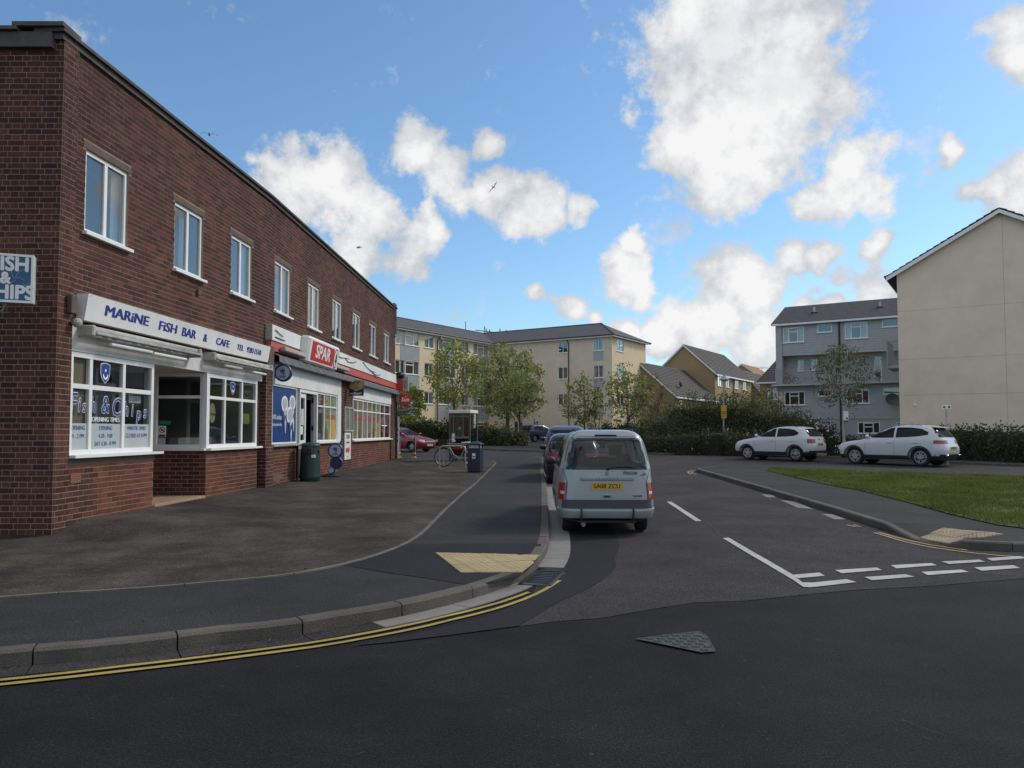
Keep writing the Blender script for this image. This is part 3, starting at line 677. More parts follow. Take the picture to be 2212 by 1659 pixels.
for i in range(-8, 9):
    for j in range(-8, 9):
        x, y = mc.x+i*.085+(j % 2)*.042, mc.y+j*.075
        if inside(inn, x, y): mb.add([(x-.03, y-.018, .0105), (x+.03, y-.018, .0105), (x+.03, y+.018, .0105), (x-.03, y+.018, .0105), (x-.02, y-.01, .022), (x+.02, y-.01, .022), (x+.02, y+.01, .022), (x-.02, y+.01, .022)], [(4, 5, 6, 7), (0, 1, 5, 4), (1, 2, 6, 5), (2, 3, 7, 6), (3, 0, 4, 7)])
part('raised_pattern', mb, 'iron_light', mh, kind='stuff')

# far kerb, far footway and planting beds beyond the cross road
fk = [(-26, 74)]+g_([(855,963),(920,967.6),(1028,972),(1175,977),(1290,979.5),(1407,982.5),(1500,983),(1595,984),(1700,987),(1827,991),(1940,996),(2048,1001),(2212,1008)])+[(27, 25.5)]
Pf, Qf = kerb('kerb', 'low kerb along the far side of the cross road', fk, .14, .11, 1, step=.6, per=3)
sheet('far_footway', [(q.x, q.y) for q in offs(Pf, .13)]+[(60, 40), (90, 120), (-60, 120), (-26, 76)], .105, 'footway', 'far footway along the hedges')
# ================================================================ the brick shop building
F1 = Frame(C0, D1); F2 = Frame(KINK, D2); FF = Frame((C0.x, C0.y), (-1, 0), True)     # shop front, supermarket front, end wall facing the main road
TOPZ = 7.18
shop = thing('shop_building', 'two storey red brown brick shop parade with flat roof', 'building', (C0.x, C0.y, 0))
BR = []           # (frame, s0, s1, z0, z1, d) of every brick
def overl(a0, a1, b0, b1): return min(a1, b1)-max(a0, b0)
def lay(F, s0, s1, z0, z1, holes=(), d=0., bond='stretcher', L=.235, H=.081, low=False, zphase=0.):
    k0 = int(math.floor((z0-zphase)/H)); k1 = int(math.ceil((z1-zphase)/H))
    for k in range(k0, k1):
        a, b = max(z0, zphase+k*H), min(z1, zphase+(k+1)*H)-.011
        if b-a < .02: continue
        iv = [(s0, s1)]
        for h in holes:
            if overl(a, b, h[2], h[3]) > .035:
                nv = []
                for p, q in iv:
                    if h[1] <= p or h[0] >= q: nv.append((p, q)); continue
                    if h[0] > p: nv.append((p, h[0]))
                    if h[1] < q: nv.append((h[1], q))
                iv = nv
        l = L if bond == 'stretcher' or (bond == 'english' and k % 2) else L/2
        ph = (k % 2)*L/2 if bond == 'stretcher' else s0+(k % 2)*L/4
        for p, q in iv:
            i = math.floor((p-ph)/l)
            while i*l+ph < q:
                x0, x1 = max(p, i*l+ph)+.0055, min(q, (i+1)*l+ph)-.0055; i += 1
                if x1-x0 > .03: BR.append((F, x0, x1, a, b, d, low))
def mortar(F, s0, s1, z0, z1, holes=(), d=0., depth=.13, name='wall'):
    """wall face in the mortar plane, with openings and their reveals"""
    S = sorted(set([s0, s1]+[x for h in holes for x in h[:2] if s0 < x < s1])); Z = sorted(set([z0, z1]+[x for h in holes for x in h[2:] if z0 < x < z1]))
    mb = F.mb()
    for i in range(len(S)-1):
        for j in range(len(Z)-1):
            cs, cz = (S[i]+S[i+1])/2, (Z[j]+Z[j+1])/2
            if any(h[0] < cs < h[1] and h[2] < cz < h[3] for h in holes): continue
            mb.quad((S[i], d, Z[j]), (S[i+1], d, Z[j]), (S[i+1], d, Z[j+1]), (S[i], d, Z[j+1]))
    for h in holes:
        a, b, c, e = max(h[0], s0), min(h[1], s1), max(h[2], z0), min(h[3], z1); D = d-depth
        mb.quad((a, d, c), (a, D, c), (a, D, e), (a, d, e)); mb.quad((b, d, c), (b, D, c), (b, D, e), (b, d, e))
        mb.quad((a, d, e), (b, d, e), (b, D, e), (a, D, e)); mb.quad((a, d, c), (b, d, c), (b, D, c), (a, D, c))
    return part(name, mb, 'mortar', shop)
up1 = [(.60, 1.71, 4.53, 5.77), (3.19, 4.28, 4.53, 5.77), (5.55, 6.61, 4.53, 5.77)]
up2 = [(.40, 1.62, 4.53, 5.78), (3.17, 4.33, 4.53, 5.78), (5.80, 6.97, 4.53, 5.78), (8.52, 9.69, 4.53, 5.78), (11.27, 12.53, 4.53, 5.78), (14.10, 15.33, 4.53, 5.78)]
sf1 = (.31, 7.26, -.1, 3.10); sf2 = [(.0, 16.80, -.1, 3.25)]
# upper walls
mortar(F1, 0, 7.62, 3.10, TOPZ, up1); lay(F1, .34, 7.62, 3.10, TOPZ, up1+[(h[0]-.07, h[1]+.07, 5.77, 5.885) for h in up1]+[(.45, 7.30, 3.20, 3.55)])
mortar(F2, 0, 16.75, 3.25, TOPZ, up2); lay(F2, 0, 16.75, 3.25, TOPZ, up2+[(h[0]-.07, h[1]+.07, 5.78, 5.895) for h in up2]+[(0.02, 16.4, 3.5, 4.1)])
# near pier and the end wall facing the main road
mb = F1.mb(); mb.quad((0, .04, 0), (.33, .04, 0), (.33, .04, TOPZ), (0, .04, TOPZ)); mb.quad((.33, .04, 0), (.33, -.3, 0), (.33, -.3, TOPZ), (.33, .04, TOPZ)); part('corner_pier', mb, 'mortar', shop)
lay(F1, 0, .33, .05, TOPZ, d=.04, L=.22, bond='english', low=False)
mb = FF.mb(); mb.quad((-.04, 0, 0), (14, 0, 0), (14, 0, TOPZ), (-.04, 0, TOPZ)); part('wall', mb, 'mortar', shop)
lay(FF, -.04, 1.9, .05, TOPZ, bond='english'); lay(FF, 1.9, 6, .05, TOPZ, bond='english')
# stall risers and piers
CORN = 4.53
mortar(F1, .33, 2.60, .0, 1.10, d=.02, name='stall_riser'); lay(F1, .33, 2.60, .1, 1.10, d=.02, low=True)
mb = F1.mb(); mb.quad((2.60, .02, 0), (2.60, -1.05, 0), (2.60, -1.05, 1.1), (2.60, .02, 1.1)); part('stall_riser', mb, 'mortar', shop)
mortar(F1, CORN, 7.02, .0, 1.20, d=.02, name='stall_riser'); lay(F1, CORN, 7.02, .15, 1.20, d=.02, low=True)
oS = F1((CORN, .02, 0)); FS = Frame((oS.x, oS.y), (-1, 0), True)        # the bay's flank facing the main road
mb = FS.mb(); mb.quad((0, 0, .0), (1.1, 0, .0), (1.1, 0, 1.20), (0, 0, 1.20)); part('stall_riser', mb, 'mortar', shop)
lay(FS, 0, 1.1, .15, 1.20, low=True)
for (F, a, b, z0, z1, d) in ((F1, 7.26, 7.62, .1, 3.10, .12), (F1, 7.20, 7.64, .1, 1.22, .16)):
    mb = F.mb(); mb.box(a, b, -.3, d, z0-.2, z1); part('pier', mb, 'mortar', shop); lay(F, a, b, z0, z1, d=d)
    o_ = F((a, d, 0)); Fp = Frame((o_.x, o_.y), (-F.n.x, -F.n.y), True); lay(Fp, 0, d+.05, z0, z1, d=0)
mortar(F2, 0.02, 2.44, .1, 1.20, d=0, name='stall_riser'); lay(F2, .02, 2.44, .2, 1.20, low=True)
mortar(F2, 4.14, 6.86, .1, 1.22, d=0, name='stall_riser'); lay(F2, 4.14, 6.86, .2, 1.22, low=True)
mortar(F2, 8.50, 15.62, .1, 1.22, d=0, name='stall_riser'); lay(F2, 8.50, 15.62, .25, 1.22, low=True)
mb = F2.mb(); mb.box(6.86, 8.50, -.3, .03, .1, 3.25); part('pier', mb, 'mortar', shop); lay(F2, 6.86, 8.50, .25, 3.25, d=.03)
mb = F2.mb(); mb.box(15.62, 16.75, -.3, .06, .1, 3.25); part('pier', mb, 'mortar', shop); lay(F2, 15.62, 16.75, .3, 3.25, d=.06)
o_ = F2((15.62, .06, 0)); Fp = Frame((o_.x, o_.y), (-F2.n.x, -F2.n.y), True); lay(Fp, 0, .1, .3, 3.25)
mb = F2.mb(); mb.box(16.4, 16.82, -.5, .05, 5.9, TOPZ+.22); part('parapet_pier', mb, 'mortar', shop); lay(F2, 16.4, 16.82, 6.0, TOPZ+.2, d=.05)
# every brick: the 300 that show largest as pieces, the rest joined
def bkey(b):
    c = b[0](((b[1]+b[2])/2, b[5], (b[3]+b[4])/2)); v = c-Vector((0, 0, EYE)); D = v.length
    if c.y < 1 or c.x/c.y < -.69 or (c.z-EYE)/c.y > .62: return 1e9
    return D*D/(max(.03, b[2]-b[1])*(b[4]-b[3])*max(.05, abs(b[0].n.dot(v/D))))
BR.sort(key=bkey)
unit = MB().bbox(0, 1, 0, 1, 0, 1, .03); ume = mesh_of(unit, 'brick'); ume.materials.append(M['brick1'])
inv = ROOT[shop].inverted()
for b in BR[:300]:
    F = b[0]; o = bpy.data.objects.new('brick', ume); COL.objects.link(o); o.parent = shop
    m = Matrix.Identity(4); p = F((b[1], b[5]-.05, b[3]))
    for i in range(3): m[i][0] = F.d[i]*(b[2]-b[1]); m[i][1] = F.n[i]*(.05+.004+random.uniform(-.001, .001)); m[i][2] = (0, 0, b[4]-b[3])[i]; m[i][3] = p[i]
    o.matrix_local = inv @ m
def join_bricks(lst, mat, name):
    V = []; Fc = []
    for b in lst:
        F = b[0]; d0, d1 = b[5]-.02, b[5]+.004+random.uniform(-.002, .001); n = len(V)
        for s_, z_ in ((b[1], b[3]), (b[2], b[3]), (b[2], b[4]), (b[1], b[4])):
            V.append(F((s_, d0, z_)))
        for s_, z_ in ((b[1], b[3]), (b[2], b[3]), (b[2], b[4]), (b[1], b[4])): V.append(F((s_, d1, z_)))
        Fc += [(n+4, n+5, n+6, n+7), (n, n+1, n+5, n+4), (n+1, n+2, n+6, n+5), (n+2, n+3, n+7, n+6), (n+3, n, n+4, n+7)]
    mb = MB(); mb.v = V; mb.f = Fc; root = ROOT[shop]; me = mesh_of(mb, name, root.inverted(), recalc=True)
    me.materials.append(M[mat]); o = bpy.data.objects.new(name, me); COL.objects.link(o); o.parent = shop; ROOT[o] = root; o['kind'] = 'stuff'
rest = BR[300:]
hi = [b for b in rest if not b[6]]; join_bricks(hi[:6000], 'brick', 'brickwork'); join_bricks(hi[6000:], 'brick', 'brickwork'); join_bricks([b for b in rest if b[6]], 'brick_low', 'brickwork')
# roof slab, coping and soffit board
def along(offs_, z0, z1, name, mat, ext=.0):
    a = [F1((-ext, offs_, 0)), F1((7.62, offs_, 0)), F2((0, offs_, 0)), F2((16.85, offs_, 0))]
    b0 = F1((-ext, offs_-.45, 0)); b1 = F1((7.62, offs_-.45, 0)); b3 = F2((16.85, offs_-.45, 0))
    m = MB()
    for p, q, r_, t in ((a[0], a[1], b1, b0), (a[1], a[3], b3, b1)):
        vs = [(x.x, x.y, z) for z in (z0, z1) for x in (p, q, r_, t)]
        m.add(vs, [(0, 3, 2, 1), (4, 5, 6, 7), (0, 1, 5, 4), (1, 2, 6, 5), (2, 3, 7, 6), (3, 0, 4, 7)])
    return part(name, m, mat, shop)
along(.10, TOPZ+.005, TOPZ+.055, 'coping', 'coping', .10); along(.05, TOPZ-.085, TOPZ, 'soffit_board', 'coping', .05)
mb = MB(); mb.box(C0.x-13, C0.x-.55, C0.y-.16, C0.y+.3, TOPZ+.0, TOPZ+.05); mb.box(C0.x-13, C0.x-.09, C0.y-.10, C0.y+.3, TOPZ-.22, TOPZ-.005); part('coping', mb, 'coping', shop)
mb = MB(); mb.box(C0.x-.62, C0.x+.10, C0.y-.15, C0.y+.3, TOPZ+.055, TOPZ+.115); part('coping_stone', mb, 'coping', shop)
mb = MB(); p = [F1((0, -.3, 0)), F1((7.62, -.3, 0)), F2((16.75, -.3, 0)), F2((16.75, -9, 0)), F1((0, -9, 0))]
mb.add([(q.x, q.y, TOPZ-.02) for q in p], [tuple(range(5))]); part('roof', mb, 'roof_grey', shop)
mb = F2.mb(); mb.box(16.72, 16.75, -9, 0, 0, TOPZ-.03); part('wall', mb, 'brick_low', shop)
mb = MB(); q0, q1, q2 = F1((14, -9, 0)), F2((16.7, -9, 0)), Vector((C0.x-13.9, C0.y+.05, 0)); q3 = Vector((C0.x-13.9, C0.y+9, 0))
mb.add([(p.x, p.y, z) for p in (q2, q3, q1) for z in (-.1, TOPZ-.04)], [(0, 1, 3, 2), (2, 3, 5, 4)]); mb.add([(p.x, p.y, TOPZ-.03) for p in (Vector((C0.x, C0.y+.05, 0)), q2, q3, q1)], [(0, 1, 2, 3)]); part('wall', mb, 'brick_low', shop)

def window(F, s0, s1, z0, z1, cols, rows, parent, d=-.06, fr=.055, bar=.05, sill=True, glass='glass', name='window', mat='upvc', room=None, depth=.07, curtains=(), opensash=()):
    """framed window: frame mesh, panes, sill, and the dim room seen through it"""
    mb = F.mb(); mb.box(s0, s0+fr, d-depth, d, z0, z1); mb.box(s1-fr, s1, d-depth, d, z0, z1)
    mb.box(s0+fr, s1-fr, d-depth, d, z0, z0+fr); mb.box(s0+fr, s1-fr, d-depth, d, z1-fr, z1)
    S = [s0+fr-bar/2]+list(cols)+[s1-fr+bar/2]; Z = [z0+fr-bar/2]+list(rows)+[z1-fr+bar/2]
    for c in cols: mb.box(c-bar/2, c+bar/2, d-depth+.004, d-.004, z0+fr, z1-fr)
    for r_ in rows:
        for i in range(len(S)-1): mb.box(S[i]+bar/2, S[i+1]-bar/2, d-depth+.006, d-.006, r_-bar/2, r_+bar/2)
    w = part(name, mb, mat, parent)
    for i in range(len(S)-1):
        for j in range(len(Z)-1):
            m = F.mb(); a, b, c, e = S[i]+bar/2, S[i+1]-bar/2, Z[j]+bar/2, Z[j+1]-bar/2
            m.box(a, b, d-.038, d-.03, c, e); part('pane', m, glass, w)
    if sill: part('sill', F.mb().box(s0-.06, s1+.06, d-depth, d+.11, z0-.05, z0-.003), mat, w)
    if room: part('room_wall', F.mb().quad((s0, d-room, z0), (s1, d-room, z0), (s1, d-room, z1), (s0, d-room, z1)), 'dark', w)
    for a, b, c, e, m_ in curtains:
        m = F.mb(); n = 10
        for k in range(n):
            x0, x1 = a+(b-a)*k/n, a+(b-a)*(k+1)/n; y0, y1 = d-.12-.02*(k % 2), d-.12-.02*((k+1) % 2)
            m.quad((x0, y0, c), (x1, y1, c), (x1, y1, e), (x0, y0, e))
        part('curtain', m, m_, w)
    return w
for F, ups in ((F1, up1), (F2, up2)):
    for i, h in enumerate(ups):
        md = (h[0]+h[1])/2; cz = 'curtain'
        cu = [(h[0]+.03, h[0]+.22, h[2], h[3], cz), (h[1]-.24, h[1]-.03, h[2], h[3], cz)] if i % 2 == 0 or F is F2 else [(md-.1, md+.1, h[2], h[3], cz)]
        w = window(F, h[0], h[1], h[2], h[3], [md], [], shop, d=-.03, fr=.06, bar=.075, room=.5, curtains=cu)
        part('lintel', F.mb().box(h[0]-.07, h[1]+.07, -.1, .007, h[3]+.005, h[3]+.11), 'lintel', w)

# ---- fish bar front
rw = lambda n, m, mat: part(n, m, mat, shop)
rw('render_band', F1.mb().box(.34, 7.24, -.25, .03, 2.74, 3.10), 'render_white')
m = F1.mb(); m.box(2.62, 4.50, -1.64, .0, 2.739, 2.80); rw('soffit', m, 'render_white')
rw('sill_course', F1.mb().box(.34, 2.62, -.1, .035, 1.10, 1.195), 'lintel')
b1 = window(F1, .34, 2.58, 1.24, 2.735, [.84, 1.70], [2.24], shop, d=.015, fr=.075, bar=.07, sill=False, glass='glass_shop', name='shop_window')
part('sill', F1.mb().box(.34, 2.74, -.08, .13, 1.198, 1.238), 'upvc', b1)
b2 = window(F1, CORN+.05, 7.0, 1.25, 2.735, [5.36, 6.20], [2.26], shop, d=.015, fr=.075, bar=.06, sill=False, glass='glass_shop', name='shop_window')
b3 = window(FS, .07, 1.06, 1.25, 2.735, [], [2.26], shop, d=-.005, fr=.07, bar=.06, sill=False, glass='glass_shop', name='shop_window')
rw('corner_post', F1.mb().box(CORN-.03, CORN+.048, -.06, .03, 1.24, 2.735), 'upvc')
mbs = F1.mb(); mbs.box(CORN, 7.1, -.08, .12, 1.205, 1.247); o = part('sill', mbs, 'upvc', b2)
part('sill', FS.mb().box(0.0, 1.06, -.08, .10, 1.205, 1.247), 'upvc', b3)
# rooms behind the glass
def room(F, s0, s1, d0, d1, z0, z1, mat='room', ret=None):
    m = F.mb(); m.quad((s0, d1, z0), (s1, d1, z0), (s1, d1, z1), (s0, d1, z1)); m.quad((s0, d0, z0), (s0, d1, z0), (s0, d1, z1), (s0, d0, z1)); m.quad((s1, ret or d0, z0), (s1, d1, z0), (s1, d1, z1), (s1, ret or d0, z1))
    m.quad((s0, d0, z0), (s1, d0, z0), (s1, d1, z0), (s0, d1, z0)); m.quad((s0, d0, z1), (s1, d0, z1), (s1, d1, z1), (s0, d1, z1)); return part('interior', m, mat, shop)
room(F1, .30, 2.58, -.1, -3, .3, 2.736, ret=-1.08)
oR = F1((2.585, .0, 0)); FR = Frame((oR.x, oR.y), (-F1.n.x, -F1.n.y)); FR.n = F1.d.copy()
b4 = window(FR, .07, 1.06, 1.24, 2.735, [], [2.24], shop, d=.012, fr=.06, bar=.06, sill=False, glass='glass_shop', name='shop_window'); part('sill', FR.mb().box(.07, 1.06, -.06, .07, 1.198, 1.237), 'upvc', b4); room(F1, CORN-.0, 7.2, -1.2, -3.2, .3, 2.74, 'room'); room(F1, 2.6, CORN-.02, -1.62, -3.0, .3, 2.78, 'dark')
m = F1.mb(); m.quad((7.15, -.1, .3), (7.15, -1.2, .3), (7.15, -1.2, 2.74), (7.15, -.1, 2.74)); m.quad((CORN+.1, -.1, 2.738), (7.15, -.1, 2.738), (7.15, -1.2, 2.738), (CORN+.1, -1.2, 2.738)); part('interior', m, 'room_pale', shop)
part('blind', F1.mb().box(.36, .83, -.075, -.07, 1.25, 2.72), 'blind', b1)
part('counter', F1.mb().box(1.2, 2.5, -1.1, -.9, .3, 1.55), 'blind', shop); part('counter', F1.mb().box(5.2, 6.9, -1.1, -.9, .3, 1.45), 'room_pale', shop)
part('picture', F1.mb().box(5.3, 6.1, -3.15, -3.1, 1.6, 2.2), 'dark', shop)
for a, b in ((.875, 1.665), (1.735, 2.505), (.415, .805)): part('film', F1.mb().box(a, b, -.0185, -.0145, 1.30, 1.70), 'film', b1)
TX = lambda F, s, d, z: F.mat(s, d, z)
# lettering on the glass
sg = b1
def txt2(st, size, F, s, z, d=-.010, xs=1., shear=0., bold=.004, parent=None, c='blue_text', o='upvc', ob=.012):
    text(st, size, o, parent, F.mat(s, d, z), bold=ob, xs=xs, shear=shear, depth=.002); text(st, size, c, parent, F.mat(s, d+.003, z), bold=bold, xs=xs, shear=shear, depth=.002)
for ch, s_, sz, z_ in (('F', .46, .42, 1.98), ('i', .60, .30, 1.96), ('s', .72, .27, 1.95), ('h', .93, .33, 1.97), ('&', 1.24, .38, 1.98), ('C', 1.53, .40, 1.95), ('h', 1.80, .33, 1.93), ('i', 1.98, .29, 1.92), ('p', 2.17, .31, 1.87), ('s', 2.36, .29, 1.90)):
    txt2(ch, sz, F1, s_, z_, shear=.12, xs=.85, parent=b1, bold=.002)
text('OPENING TIMES', .10, 'upvc', b1, F1.mat(1.27, -.012, 1.76), bold=.003, depth=.002)
for st, s_, z_ in (('MORNING', .56, 1.63), ('AM - 2 PM', .56, 1.51), ('EVENING', 1.27, 1.63), ('4.30 - 9.00', 1.27, 1.51), ('SAT 4.30 - 8 PM', 1.27, 1.39), ('WINTER TIMES', 2.12, 1.63), ('CLOSED AT 8 PM', 2.12, 1.51)):
    text(st, .092, 'blue_text', b1, F1.mat(s_, -.012, z_), depth=.002, xs=.9)
def crest(F, s, z, h, parent, d=-.012):
    w = h*.36
    sh = [(-w, h*.42), (0, h*.5), (w, h*.42), (w, -.05*h), (w*.7, -h*.3), (0, -h*.5), (-w*.7, -h*.3), (-w, -.05*h)]
    part('crest', outline([(x*1.12, y*1.08) for x, y in sh], F.mat(s, d, z), .002), 'upvc', parent); part('crest', outline(sh, F.mat(s, d+.003, z), .002), 'blue_text', parent)
    cr = [(w*.62*math.cos(a), -h*.12+w*.62*math.sin(a)) for a in np.linspace(PI*.95, PI*2.05, 12)]+[(w*.42*math.cos(a), -h*.05+w*.5*math.sin(a)) for a in np.linspace(PI*2.0, PI*1.0, 10)]
    part('crest_crescent', outline(cr, F.mat(s, d+.006, z), .002), 'upvc', parent)
    st = [((w*.30 if i % 2 == 0 else w*.13)*math.sin(i*PI/8), h*.13+(w*.30 if i % 2 == 0 else w*.13)*math.cos(i*PI/8)) for i in range(16)]
    part('crest_star', outline(st, F.mat(s, d+.006, z), .002), 'upvc', parent)
crest(F1, 1.22, 2.48, .30, b1); crest(F1, 5.76, 2.50, .26, b2)
# notices
part('notice', FS.mb().box(1.0-.02-.26, 1.0-.06, -.032, -.028, 1.72, 1.79), pm('green notice', (.03, .22, .12), .5), b3)
nn = part('notice', FS.mb().box(.81, .96, -.032, -.028, 1.47, 1.69), 'upvc', b3)
part('notice', FS.mb().box(.82, .95, -.027, -.026, 1.475, 1.52), 'red_dark', b3)
part('prohibition_ring', (lambda: (lambda m: m.lathe([(.056, 0), (.044, 0), (.044, .002), (.056, .002)], 20, cap=False))(MB()))(), 'black', b3, local=True) if 0 else None
mm = MB(); m4 = FS.mat(.885, -.026, 1.61); mm.xf = lambda q: m4 @ q; mm.add([(r_*math.cos(a), r_*math.sin(a), .002) for r_ in (.058, .046) for a in np.linspace(0, 2*PI, 20, endpoint=False)], [(i, (i+1) % 20, 20+(i+1) % 20, 20+i) for i in range(20)]); mm.add([(-.045, .035, .002), (-.035, .045, .002), (.045, -.035, .002), (.035, -.045, .002)], [(0, 1, 2, 3)])
mm.add([(-.028, .012, .001), (-.02, .02, .001), (.0, .008, .001), (.025, .012, .001), (.03, -.025, .001), (.015, -.012, .001), (-.01, -.012, .001), (-.02, -.025, .001)], [tuple(range(8))]); part('prohibition_symbol', mm, 'black', b3)
part('notice', FS.mb().box(.82, .96, -.032, -.028, 1.30, 1.45), 'film', b3)
part('closed_sign', outline([(.13*math.cos(a), .17*math.sin(a)-(.06 if math.sin(a) < 0 else 0)) for a in np.linspace(0, 2*PI, 18, endpoint=False)], F1.mat(4.86, -.03, 1.98), .006), pm('cream card', (.42, .36, .22), .7), b2); text('Closed', .10, 'black', b2, F1.mat(4.86, -.022, 1.93), shear=.2, depth=.002)
part('poster', F1.mb().box(6.32, 6.72, -.05, -.045, 1.75, 1.98), pm('yellow green poster', (.25, .30, .04), .6), b2)
part('card', F1.mb().box(1.95, 2.3, -.06, -.055, 2.05, 2.17), 'curtain', b1); text('CLOSED', .085, 'black', b1, F1.mat(2.12, -.053, 2.11), depth=.002)
# entrance step
m = F1.mb(); m.bbox(2.62, 4.48, -1.6, .06, .05, .335, .02); rw('doorstep', m, pm('worn step concrete', (.30, .20, .13), .9, .2, 4, .3, 50))
m = F1.mb(); m.box(3.0, 4.1, -1.66, -1.6, .34, 2.5); d_ = rw('door', m, 'upvc'); part('pane', F1.mb().box(3.1, 4.0, -1.6, -1.595, .5, 2.4), 'glass_shop', d_)
rw('air_brick', F1.mb().box(.39, .62, .0, .034, .84, .98), pm('terracotta', (.30, .12, .06), .9, .2, 30))
for k in range(5): rw('air_brick_slot', F1.mb().box(.40, .61, .03, .0365, .855+k*.024, .862+k*.024), 'dark')
rw('padstone', F1.mb().bbox(7.27, 7.64, -.05, .16, 3.11, 3.60, .02), 'lintel')
rw('junction_box', F1.mb().bbox(.17, .29, .05, .13, 3.25, 3.52, .01), 'lintel')
m = F1.mb(); m.ball((.30, .13, 3.13), .07, .07, .07); rw('alarm_lamp', m, 'old_white')
rw('vent_box', F1.mb().bbox(4.03, 4.13, .0, .06, 4.2, 4.3, .01), 'lintel')

# fascia sign of the fish bar
fs = thing('fascia_sign', 'long white fascia sign with blue fish bar lettering', 'sign', tuple(F1((3.9, 0, 3.18))))
m = F1.mb(); m.add([(.44, .02, 3.19), (7.28, .02, 3.19), (7.28, .14, 3.19), (.44, .14, 3.19), (.44, .02, 3.575), (7.28, .02, 3.55), (7.28, .20, 3.55), (.44, .20, 3.575)], [(0, 3, 2, 1), (4, 5, 6, 7), (0, 1, 5, 4), (1, 2, 6, 5), (2, 3, 7, 6), (3, 0, 4, 7)])
part('board', m, 'white_board', fs)
def sign_m(s, z):
    tl_ = math.atan2(.06, .37); m = F1.mat(s, .14+.06*(z-3.19)/.37+.003, z); return m @ Matrix.Rotation(tl_, 4, 'X')
for st, a, b, sz in (('MARiNE', .88, 2.09, .225), ('FiSH', 2.42, 3.02, .225), ('BAR', 3.20, 3.72, .225), ('&', 4.02, 4.18, .21), ('CAFE', 4.56, 5.16, .20), ('TEL', 5.52, 5.87, .17), ('92811510', 6.02, 6.80, .17)):
    o = text(st, sz, 'blue_text', fs, sign_m((a+b)/2, 3.385-.008*(a-2)), bold=.008, depth=.006)
    xs_ = [v.co.x for v in o.data.vertices]
    # stretch each word to the length it has on the board
    ctr = ROOT[fs].inverted() @ F1(((a+b)/2, 0, 3.385)); dv = F1.d; w = [(v.co-ctr).dot(dv) for v in o.data.vertices]; k = (b-a)/(max(w)-min(w))
    for v in o.data.vertices: v.co += dv*((v.co-ctr).dot(dv))*(k-1)
for k in range(12):
    s_ = .5+k*.61; m = MB(); mm4 = sign_m(s_, 3.55); m.xf = lambda q: mm4 @ q; m.lathe([(.008, 0), (.008, .003)], 8); part('screw', m, 'steel_dull', fs)
# rolled awnings and tube lights
def awning(s0, s1, label, tubes):
    a = thing('rolled_awning', label, 'awning', tuple(F1(((s0+s1)/2, .1, 2.9))))
    part('cassette', F1.mb().tube([(s0, .17, 3.07), (s1, .17, 3.07)], .055, 10), 'old_white', a, smooth=True)
    part('front_bar', F1.mb().bbox(s0+.02, s1-.02, .22, .30, 2.985, 3.03, .01), 'old_white', a)
    m = F1.mb(); n = 40
    for k in range(n):
        x0, x1 = s0+.05+(s1-s0-.1)*k/n, s0+.05+(s1-s0-.1)*(k+1)/n; z0 = 2.965+.012*math.sin(k*1.9)
        m.quad((x0, .24, 3.0), (x1, .24, 3.0), (x1, .25, z0), (x0, .25, z0))
    part('valance', m, 'old_white', a)
    for e in (s0, s1): part('end_bracket', F1.mb().bbox(e-.04, e+.04, .02, .27, 2.96, 3.12, .015), 'old_white', a)
    for t0, t1, z in tubes: part('tube_light', F1.mb().tube([(t0, .20, z), (t1, .20, z)], .028, 8), 'upvc', a, smooth=True)
awning(.5, 3.75, 'long rolled awning with tube lights under the fish bar sign', ((1.0, 2.15, 2.90), (2.2, 3.3, 2.885)))
awning(4.35, 7.25, 'short weathered rolled awning beside the pale padstone', ((4.9, 5.7, 2.92), (6.3, 7.0, 2.89)))
# projecting fish and chips light box on the end wall
d_sgn = Vector((.93, .37)).normalized()
p0 = at(73, 604, 9.75); FC = Frame((p0.x, p0.y), (-d_sgn.x, -d_sgn.y), True)
s0 = thing('light_box_sign', 'blue fish and chips light box in a white frame on the end wall', 'sign', tuple(FC((.35, 0, p0.z-.32))))
zc_ = p0.z; w_, h_ = .64, .31
part('case', FC.mb().bbox(0, w_, -.13, 0, zc_-h_, zc_+h_, .008), 'old_white', s0)
part('face', FC.mb().box(.03, w_-.03, -.004, .004, zc_-h_+.028, zc_+h_-.028), 'blue_sign', s0)
for fr_ in ((0, .03, zc_-h_, zc_+h_), (w_-.03, w_, zc_-h_, zc_+h_), (.03, w_-.03, zc_-h_, zc_-h_+.03), (.03, w_-.03, zc_+h_-.03, zc_+h_)): part('frame', FC.mb().box(fr_[0], fr_[1], -.01, .016, fr_[2], fr_[3]), 'upvc', s0)
for st, s_, z_, sz in (('FISH', .265, .175, .25), ('&', .31, -.005, .20), ('CHIPS', .285, -.185, .245)): text(st, sz, 'upvc', s0, FC.mat(s_, .007, zc_+z_), bold=.010, xs=.90, depth=.004)
m = FC.mb()
for pl in ([(.06, .2), (.10, .12), (.16, .10), (.2, .02)], [(.10, -.02), (.16, .02), (.22, .0), (.25, .1), (.27, .2)], [(.3, -.04), (.25, -.06), (.2, -.02)], [(.05, -.05), (.09, -.09), (.12, -.06)]):
    for (a, b), (c, e) in zip(pl, pl[1:]): m.tube([(a, .005, zc_+b), (c, .005, zc_+e)], .0022, 4)
part('crack', m, 'lot_face', s0)
part('bracket', FC.mb().tube([(.3, -.06, zc_-h_), (.35, -.08, zc_-h_-.10), (.75, -.5, zc_-h_-.16)], .012, 6), 'steel_dull', s0)
part('cable', FC.mb().tube([(.12, -.06, zc_-h_), (.16, -.08, zc_-h_-.06), (.3, -.2, zc_-h_-.12), (.6, -.6, zc_-h_-.13)], .006, 6), 'black', s0)

